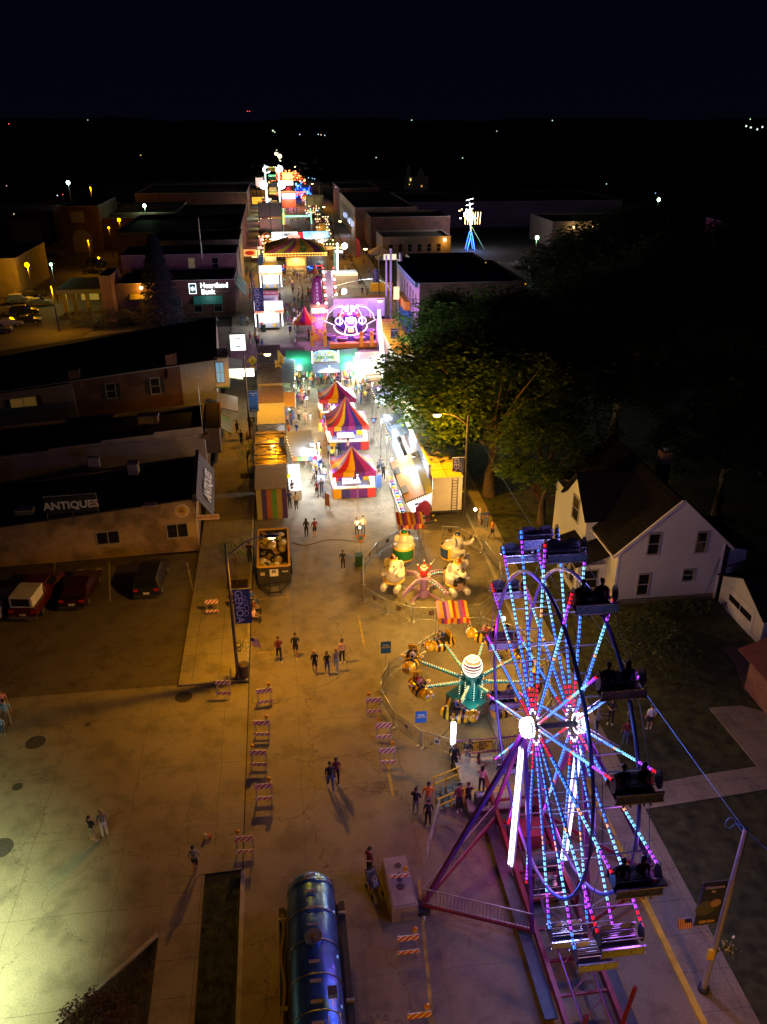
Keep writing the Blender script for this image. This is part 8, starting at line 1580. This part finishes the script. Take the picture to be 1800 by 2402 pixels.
# ================= people in the near street =================
N = [
 (8,1588,0,'stand','lightblue','denim','long','dark','short',1.2,'small child in pale blue jeans at the very left edge of the driveway'),
 (20,1568,200,'stand','lightblue','khaki','long','dark','short',1.75,'person in a light blue shirt and khaki trousers seen from behind at the left edge'),
 (12,1545,30,'stand','pink','beige','shorts','brown','short',1.65,'person in a pink shirt just behind the light blue shirt at the left edge'),
 (203,1820,150,'fold','black','khaki','shorts','brown','bun',1.6,'person in a black shirt and shorts, left of the pair standing on the driveway'),
 (228,1808,200,'stand','grey','white','long','blond','long',1.65,'person in a dark number shirt and white trousers, right of the pair on the driveway'),
 (424,1886,170,'walk','grey','black','shorts','dark','bun',1.6,'person in grey top and black shorts walking at the narrow footpath'),
 (604,1428,10,'walk','maroon','black','long','dark','short',1.72,'person in a maroon shirt walking down the street, left of the man in black'),
 (640,1421,-5,'walk','black','black','shorts','dark','short',1.75,'person in a black printed shirt and black shorts beside the one in maroon'),
 (681,1455,0,'walk','black','black','shorts','blond','long',1.62,'person with long fair hair in a black top and shorts, leftmost of four walking together'),
 (708,1456,5,'walk','black','denim','long','brown','long',1.58,'person in a black top and jeans, second of the four walking together'),
 (727,1450,-5,'walk','grey','lightblue','long','blond','long',1.62,'person in pale grey and light jeans, third of the four walking together'),
 (740,1432,0,'stand','peach','black','long','dark','long',1.68,'person in a peach striped top and black trousers, rightmost of the four'),
 (742,1231,0,'stand','black','black','long','dark','short',1.6,'lone person in black between the debris truck and the green trash can'),
 (663,1162,180,'stand','black','black','long','dark','long',1.68,'long haired person all in black beside the maroon shirted one below the stalls'),
 (681,1162,200,'stand','maroon','black','shorts','dark','short',1.7,'person in maroon shirt and dark shorts beside the long haired one below the stalls'),
 (772,1158,190,'fold','white','black','long','brown','long',1.62,'person in white and black, left of the couple by the low bright lamp'),
 (785,1157,160,'phone','peach','denim','long','dark','short',1.72,'person in a pale shirt and jeans, right of the couple by the low bright lamp'),
 (715,1708,10,'walk','black','denim','long','dark','cap',1.78,'person in a black cap and jeans, left of the couple in mid street'),
 (728,1692,0,'walk','maroon','black','long','brown','long',1.6,'person in a dark red top, right of the couple in mid street'),
 (898,1762,150,'fold','black','grey','long','dark','cap',1.72,'person in a dark cap and shirt, left of the three talking by the queue rail'),
 (925,1752,-10,'stand','orange','khaki','shorts','dark','cap',1.75,'person in an orange shirt and cap talking by the queue rail'),
 (925,1784,170,'stand','black','black','long','dark','bun',1.6,'person in a strapless black top, nearest of the three by the queue rail'),
 (799,1895,-60,'hold','maroon','black','long','dark','short',1.75,'person in a maroon lettered shirt pushing a pushchair left of the concrete block'),
 (981,1668,150,'stand','black','black','long','brown','short',1.8,'officer in a dark uniform with an arm badge at the bee ride fence'),
 (1010,1656,-20,'fold','black','grey','long','brown','short',1.7,'person in a black shirt and grey trousers beside the uniformed officer'),
 (1033,1672,100,'stand','maroon','black','long','dark','long',1.3,'child in a dark red top near the white light post'),
 (991,1752,20,'stand','maroon','black','long','dark','short',1.7,'person in a maroon shirt on the yellow queue steps'),
 (1010,1750,160,'reach','black','black','shorts','dark','short',1.7,'person in a black printed shirt holding the yellow rail, seen from behind'),
 (1040,1712,150,'hold','peach','black','long','dark','long',1.65,'long haired person in a pale pink top above the yellow steps'),
 (1063,1165,60,'walk','orange','black','shorts','dark','short',1.7,'person in an orange shirt on the right sidewalk above the wheel'),
 (1050,1142,-20,'fold','navy','denim','long','brown','short',1.72,'person in a dark blue shirt by the lamp stand at the right sidewalk'),
 (1036,1140,40,'stand','grey','khaki','shorts','grey','short',1.7,'person in grey behind the lamp stand at the right sidewalk'),
 (1318,1565,-30,'hold','black','black','long','dark','short',1.72,'person in black standing on the dark lawn right of the hub'),
 (1360,1560,10,'stand','navy','denim','long','dark','short',1.2,'child in dark blue on the dark lawn right of the hub'),
 (1402,1578,180,'stand','white','black','shorts','dark','short',1.7,'person wearing a white net bag over the back on the dark lawn'),
 (1350,1610,170,'stand','maroon','denim','long','dark','short',1.65,'person in a maroon top and blue jeans on the dark lawn'),
 (1288,1585,80,'reach','grey','black','long','grey','short',1.7,'person in grey at the edge of the lawn close to the right hub'),
 (541,1217,170,'fold','black','black','long','dark','short',1.78,'person in a dark uniform between the young bushy tree and the debris truck'),
 (514,942,20,'walk','black','black','shorts','dark','long',1.65,'person in a black dress on the sidewalk near the shop canopy'),
 (497,946,0,'walk','black','khaki','shorts','dark','short',1.7,'person in black and khaki shorts nearest the shop canopy'),
 (545,935,170,'stand','grey','grey','shorts','grey','short',1.72,'person in grey standing at the banner post on the sidewalk'),
 (523,964,180,'walk','navy','denim','long','dark','short',1.72,'person in dark blue walking up the sidewalk above the young thin tree'),
 (536,958,0,'walk','peach','brown','shorts','brown','short',1.2,'child in peach on the sidewalk behind the young thin tree'),
 (627,1098,30,'stand','navy','black','long','dark','short',1.65,'person in navy leaning by the corner of the striped skirt stall'),
 (633,1075,20,'fold','black','black','long','dark','long',1.65,'person in black with long hair by the yellow panel sign'),
 (641,1104,-150,'phone','beige','black','long','brown','short',1.72,'person in a patterned beige shirt looking down beside the striped skirt stall'),
 (686,1075,0,'walk','maroon','black','long','dark','long',1.62,'person in a maroon top, left of the couple walking arm in arm below the queue'),
 (696,1074,5,'walk','black','denim','long','dark','short',1.76,'person in black, right of the couple walking arm in arm below the queue'),
 (820,1056,20,'stand','grey','denim','long','dark','cap',1.75,'person in grey standing with the blue bag right of the nearest tent'),
 (829,1038,0,'stand','black','black','long','dark','long',1.65,'person in black and yellow in the group right of the nearest tent'),
 (836,1046,90,'stand','white','beige','shorts','blond','long',1.6,'person in white and beige shorts, rightmost of the group by the nearest tent'),
 (817,1032,60,'stand','black','maroon','shorts','dark','short',1.5,'child in black at the left of the group by the nearest tent'),
 (823,1020,0,'stand','grey','denim','long','brown','long',1.65,'person in a grey jacket at the back of the group by the nearest tent'),
 (767,1052,180,'reach','red','black','long','brown','short',1.7,'stallholder in a red shirt inside the nearest striped tent'),
 (655,873,0,'walk','pink','pink','skirt','dark','long',1.62,'person in a pink top and skirt in the gap between awnings and tents'),
 (647,912,0,'walk','beige','black','long','brown','long',1.62,'person in beige and black walking under the orange awning'),
 (661,918,0,'walk','peach','peach','shorts','brown','long',1.62,'person in peach walking alone left of the middle tent'),
 (633,915,180,'walk','blue','blue','skirt','brown','long',1.62,'person in a bright blue dress by the orange awning'),
 (625,940,150,'stand','orange','red','shorts','dark','short',1.3,'child in an orange shirt in front of the white topped stall'),
 (642,945,120,'walk','navy','blue','shorts','dark','short',1.65,'blurred person in navy and blue shorts above the white awning'),
 (712,995,180,'reach','grey','black','long','dark','short',1.78,'tall person in grey leaning on the counter of the middle tent'),
 (719,1000,180,'stand','yellow','black','long','dark','long',1.65,'person in yellow at the counter of the middle tent'),
 (734,988,180,'reach','black','black','long','grey','short',1.75,'person in black at the middle tent counter, right of the one in yellow'),
]
for (px, py, rz, pose, top, bot, leg, hair, hk, h, lab) in N:
    z = 0.12 if (px < 556 and py < 1500 and py > 900) else (.06 if px > 1270 and py < 1640 else 0)
    if px == 1040: z = .72
    if px in (991, 1010) and py > 1700: z = .0
    c = W(px, py, z); person((c.x, c.y, z), R(rz), pose, top, bot, leg, hair, hk, h, lab, skin=(px+py) % 3, shoe='white' if (px % 3) else None)
# sitting people on the kerb below the banner
for (px, py, rz, top, bot, hair, lab) in ((544,1300,60,'blue','denim','dark','person in a blue shirt sitting on the kerb right of the GENOA banner'),(549,1322,80,'maroon','black','dark','person in a maroon shirt sitting on the kerb below the blue shirt'),(549,1340,70,'peach','black','brown','person sitting lowest on the kerb looking at a bright phone'),(505,1305,-60,'brown','black','dark','person crouching with a bag left of the nearest banner pole')):
    c = W(px, py, .12); o = person((c.x, c.y, -.62), R(rz), 'sit', top, bot, 'long', hair, 'short', 1.7, lab, skin=1)
# pushchair
c = W(808,1925); t = thing('pushchair', 'small pushchair with a child in grey, pushed left of the concrete block', 'pushchair', (c.x, c.y, 0), R(20)); b = MB()
for s in (-1, 1): b.beam((s*.22,.4,1.0), (s*.25,-.35,.15), .03, .03, DARKM); b.beam((s*.22,.3,.15), (s*.22,-.1,.6), .03, .03, DARKM)
b.beam((-.22,.4,1.0), (.22,.4,1.0), .04, .04, BLACK); b.build('frame', t); b = MB(); b.box((0,.0,.5), (.42,.5,.1), pm((.1,.12,.2))); b.box((0,.25,.75), (.42,.1,.5), pm((.1,.12,.2))); b.build('seat', t)
for x, y in ((-.25,-.35),(.25,-.35),(-.22,.3),(.22,.3)): b = MB(); b.cyl((x-.03,y,.11), (x+.03,y,.11), .11, BLACK, 10); b.build('wheel', t)
person((c.x, c.y, .18), R(20), 'ride', 'grey', 'lightblue', 'long', 'dark', 'short', .85, 'small child in grey seated in the pushchair', skin=1)
t = thing('bottle_group', 'small red and white bottle standing on the driveway line', 'bottle', W(445,1812)); b = MB(); b.cyl((0,0,0), (0,0,.3), .07, pm((.6,.6,.6)), 10); b.cyl((.2,0,0), (.2,0,.22), .06, pm((.6,.1,.05)), 10); b.build('bottle', t)
b = MB(); b.cyl((0,0,0), (0,0,.18), .05, pm((.65,.65,.65)), 10); tag(b.build('paper_cup', None, W(917,1988)), 'white paper cup lying on the street right of the concrete block', 'cup')
# ================= crowds: each person an object, described by clothes and place =================
rg = random.Random(31); tops = ['black','white','red','maroon','blue','navy','pink','grey','yellow','green','teal','lightblue','orange','beige','purple','peach']; bots = ['denim','black','khaki','grey','navy','beige','white','brown']
def crowd(n, region, place, grp, faces=(0,360), poses=('stand','walk','hold','fold')):
    """region: list of (px,py,radius_x,radius_y)"""
    combos = [(a, c, l) for a in tops for c in bots for l in ('long','shorts') if a != c]; rg.shuffle(combos); pts = []
    tries = 0; k = 0
    while k < n and tries < n*60:
        tries += 1; q = region[rg.randrange(len(region))]; px, py = q[0]+rg.uniform(-1,1)*q[2], q[1]+rg.uniform(-1,1)*q[3]; c = W(px, py)
        if any((c-p).length < .48 for p in pts): continue
        pts.append(c); a, bt, l = combos[k]; k += 1; hk = rg.choice(('short','short','long','long','bun','cap')); h = rg.choice((1.25,1.6,1.65,1.7,1.75,1.78)); hr_ = rg.choice(('dark','dark','brown','brown','blond'))
        person(c, R(rg.uniform(*faces)), rg.choice(poses), a, bt, l, hr_, hk, h, '%s in a %s top and %s %s %s' % ('child' if h < 1.4 else 'person', a.replace('lightblue','light blue'), bt, 'trousers' if l == 'long' else 'shorts', place), group=grp, skin=rg.randrange(3), shoe=rg.choice(('white', None)))
crowd(28, [(668,1000,16,12),(685,1010,14,24),(655,990,10,10),(690,1040,12,12)], 'in the queue beside the white awning', 'queue beside the white awning')
crowd(20, [(640,855,14,16),(652,870,16,10),(640,835,10,8)], 'beside the pale blue awning', 'crowd at the upper awnings')
crowd(11, [(617,900,10,14),(622,915,10,8)], 'gathered at the small orange awning', 'gathering at the small orange awning')
crowd(22, [(700,832,28,6),(735,838,25,6)], 'under the green awnings', 'crowd under the green awnings')
crowd(20, [(778,850,14,10),(785,870,10,10),(768,832,10,5),(790,855,12,18)], 'between the swirled tent and the tree', 'walkers by the tree')
crowd(9, [(745,985,25,3),(722,905,25,8)], 'at the counters between striped tents', 'people at the tent counters')
crowd(34, [(655,640,25,8),(640,620,25,8),(665,660,15,10),(680,615,22,12)], 'in the street below the big canopy', 'crowd below the big canopy')
crowd(18, [(648,600,30,5),(665,608,18,6)], 'at the front of the big canopy', 'crowd at the canopy front')
crowd(16, [(620,665,20,12),(650,690,14,8),(628,700,12,8)], 'strolling beside the food trailers', 'strollers at the food trailers')
crowd(16, [(545,625,7,30),(540,590,8,20)], 'on the left sidewalk by teal awnings', 'people on the left sidewalk')
crowd(7, [(532,690,12,5),(560,750,10,10),(548,748,8,8)], 'near the lit square sign', 'people at the left crossing')
crowd(20, [(745,555,22,14),(770,580,30,14),(730,545,10,6)], 'near the right feather banners', 'people near the feather banners')
crowd(6, [(795,605,6,6),(800,600,4,8),(640,715,8,6)], 'standing apart by the right shops', 'people by the right shops')
crowd(34, [(640,480,25,8),(625,465,20,8),(660,470,20,10),(690,550,22,5),(650,510,30,6)], 'far up the street', 'people far up the street')
crowd(9, [(735,650,8,14),(720,645,8,16),(790,640,8,10)], 'beside the small coaster', 'people beside the small coaster')
p = W(668,735); person((p.x, p.y, 0), 0, 'hold', 'red', 'black', 'long', 'dark', 'cap', 1.75, 'helper in a red shirt under the small red and yellow peaked canopy')
for k, (px, py, t_, b2_, lb) in enumerate(((524,703,'navy','denim','person in navy walking on the left crossing, left of another'),(535,706,'grey','black','person in grey walking on the left crossing, right of another'),(567,745-28,'red','black','person in red leaning at the thin banner pole'),(645,688,'black','black','officer in black, left of two standing in the open street'),(651,686,'black','navy','officer in black, right of two standing in the open street'),(628,726,'blue','maroon','person in a blue shirt and dark red shorts below the front food trailer'),(645,658,'white','green','person in a white shirt standing alone in the middle of the street'))):
    c = W(px, py); person(c, R((0,180,30,0,10,180,0)[k]), 'stand', t_, b2_, 'long' if k != 5 else 'shorts', 'dark', 'short', 1.75, lb)
# toys and balloons at the stalls
def toys(pts, lab, z, group):
    for k, (px, py) in enumerate(pts):
        c = W(px, py, z+.15*(k % 3)); b = MB(); cc = [(.75,.5,.02),(.6,.05,.25),(.05,.2,.6),(.7,.1,.05),(.1,.45,.2)][k % 5]; b.sph((0,0,0), (.24,.2,.32), pm(cc)); b.sph((0,-.02,.36), .18, pm(cc)); b.sph((-.12,0,.52), .06, pm(cc)); b.sph((.12,0,.52), .06, pm(cc)); b.sph((-.14,-.05,-.3), .09, pm(cc)); b.sph((.14,-.05,-.3), .09, pm(cc))
        tag(b.build('stuffed_toy', None, c), '%s stuffed toy %s' % (('yellow','pink','blue','red','green')[k % 5], lab), 'toy', group)
toys([(692+k*4, 925-(k % 3)*9) for k in range(14)], 'hanging in the swirled far tent', 1.2, 'toys of the far striped tent')
toys([(603+k*5, 812) for k in range(6)], 'hanging under the grey stall roof', 1.6, 'toys of the grey stall')
b = MB(); b.sph((0,0,0), (.28,.28,.34), pm((.03,.1,.5), .15), 14, 10); c = W(691,1000,2.0); tag(b.build('balloon', None, c), 'shiny blue balloon above the queue', 'balloon')
# cables on the ground
def cable(pts, lab, r=.018):
    b = MB(); v = [W(x, y, .02) for x, y in pts]; sm = []
    for i in range(len(v)-1):
        p0, p1, p2, p3 = v[max(i-1,0)], v[i], v[i+1], v[min(i+2,len(v)-1)]
        for k in range(8): t = k/8; sm.append(.5*((2*p1)+(p2-p0)*t+(2*p0-5*p1+4*p2-p3)*t*t+(3*p1-p0-3*p2+p3)*t**3))
    sm.append(v[-1]); b.tube(sm, r, BLACK, 5); tag(b.build('ground_cable'), lab, 'cable')
cable([(632,1172),(660,1178),(700,1168),(735,1166),(778,1172),(790,1170)], 'black cable running across the street from the debris truck to the couple'); cable([(600,868),(640,865),(690,868),(720,872)], 'black cable crossing between the awnings and the swirled tent')
cable([(800,925),(815,950),(822,975),(820,1000),(832,1012)], 'thin cable curling over the bright street right of the tents'); cable([(1000,1525),(980,1560),(955,1590),(915,1620)], 'black cable from the turquoise base to the blue pennant'); cable([(1040,1520),(1055,1560),(1075,1600),(1090,1630)], 'black cable trailing from the turquoise base towards the ferris wheel'); cable([(880,1185),(860,1215),(850,1260),(865,1300)], 'black cable looping inside the elephant ride fence', .012)
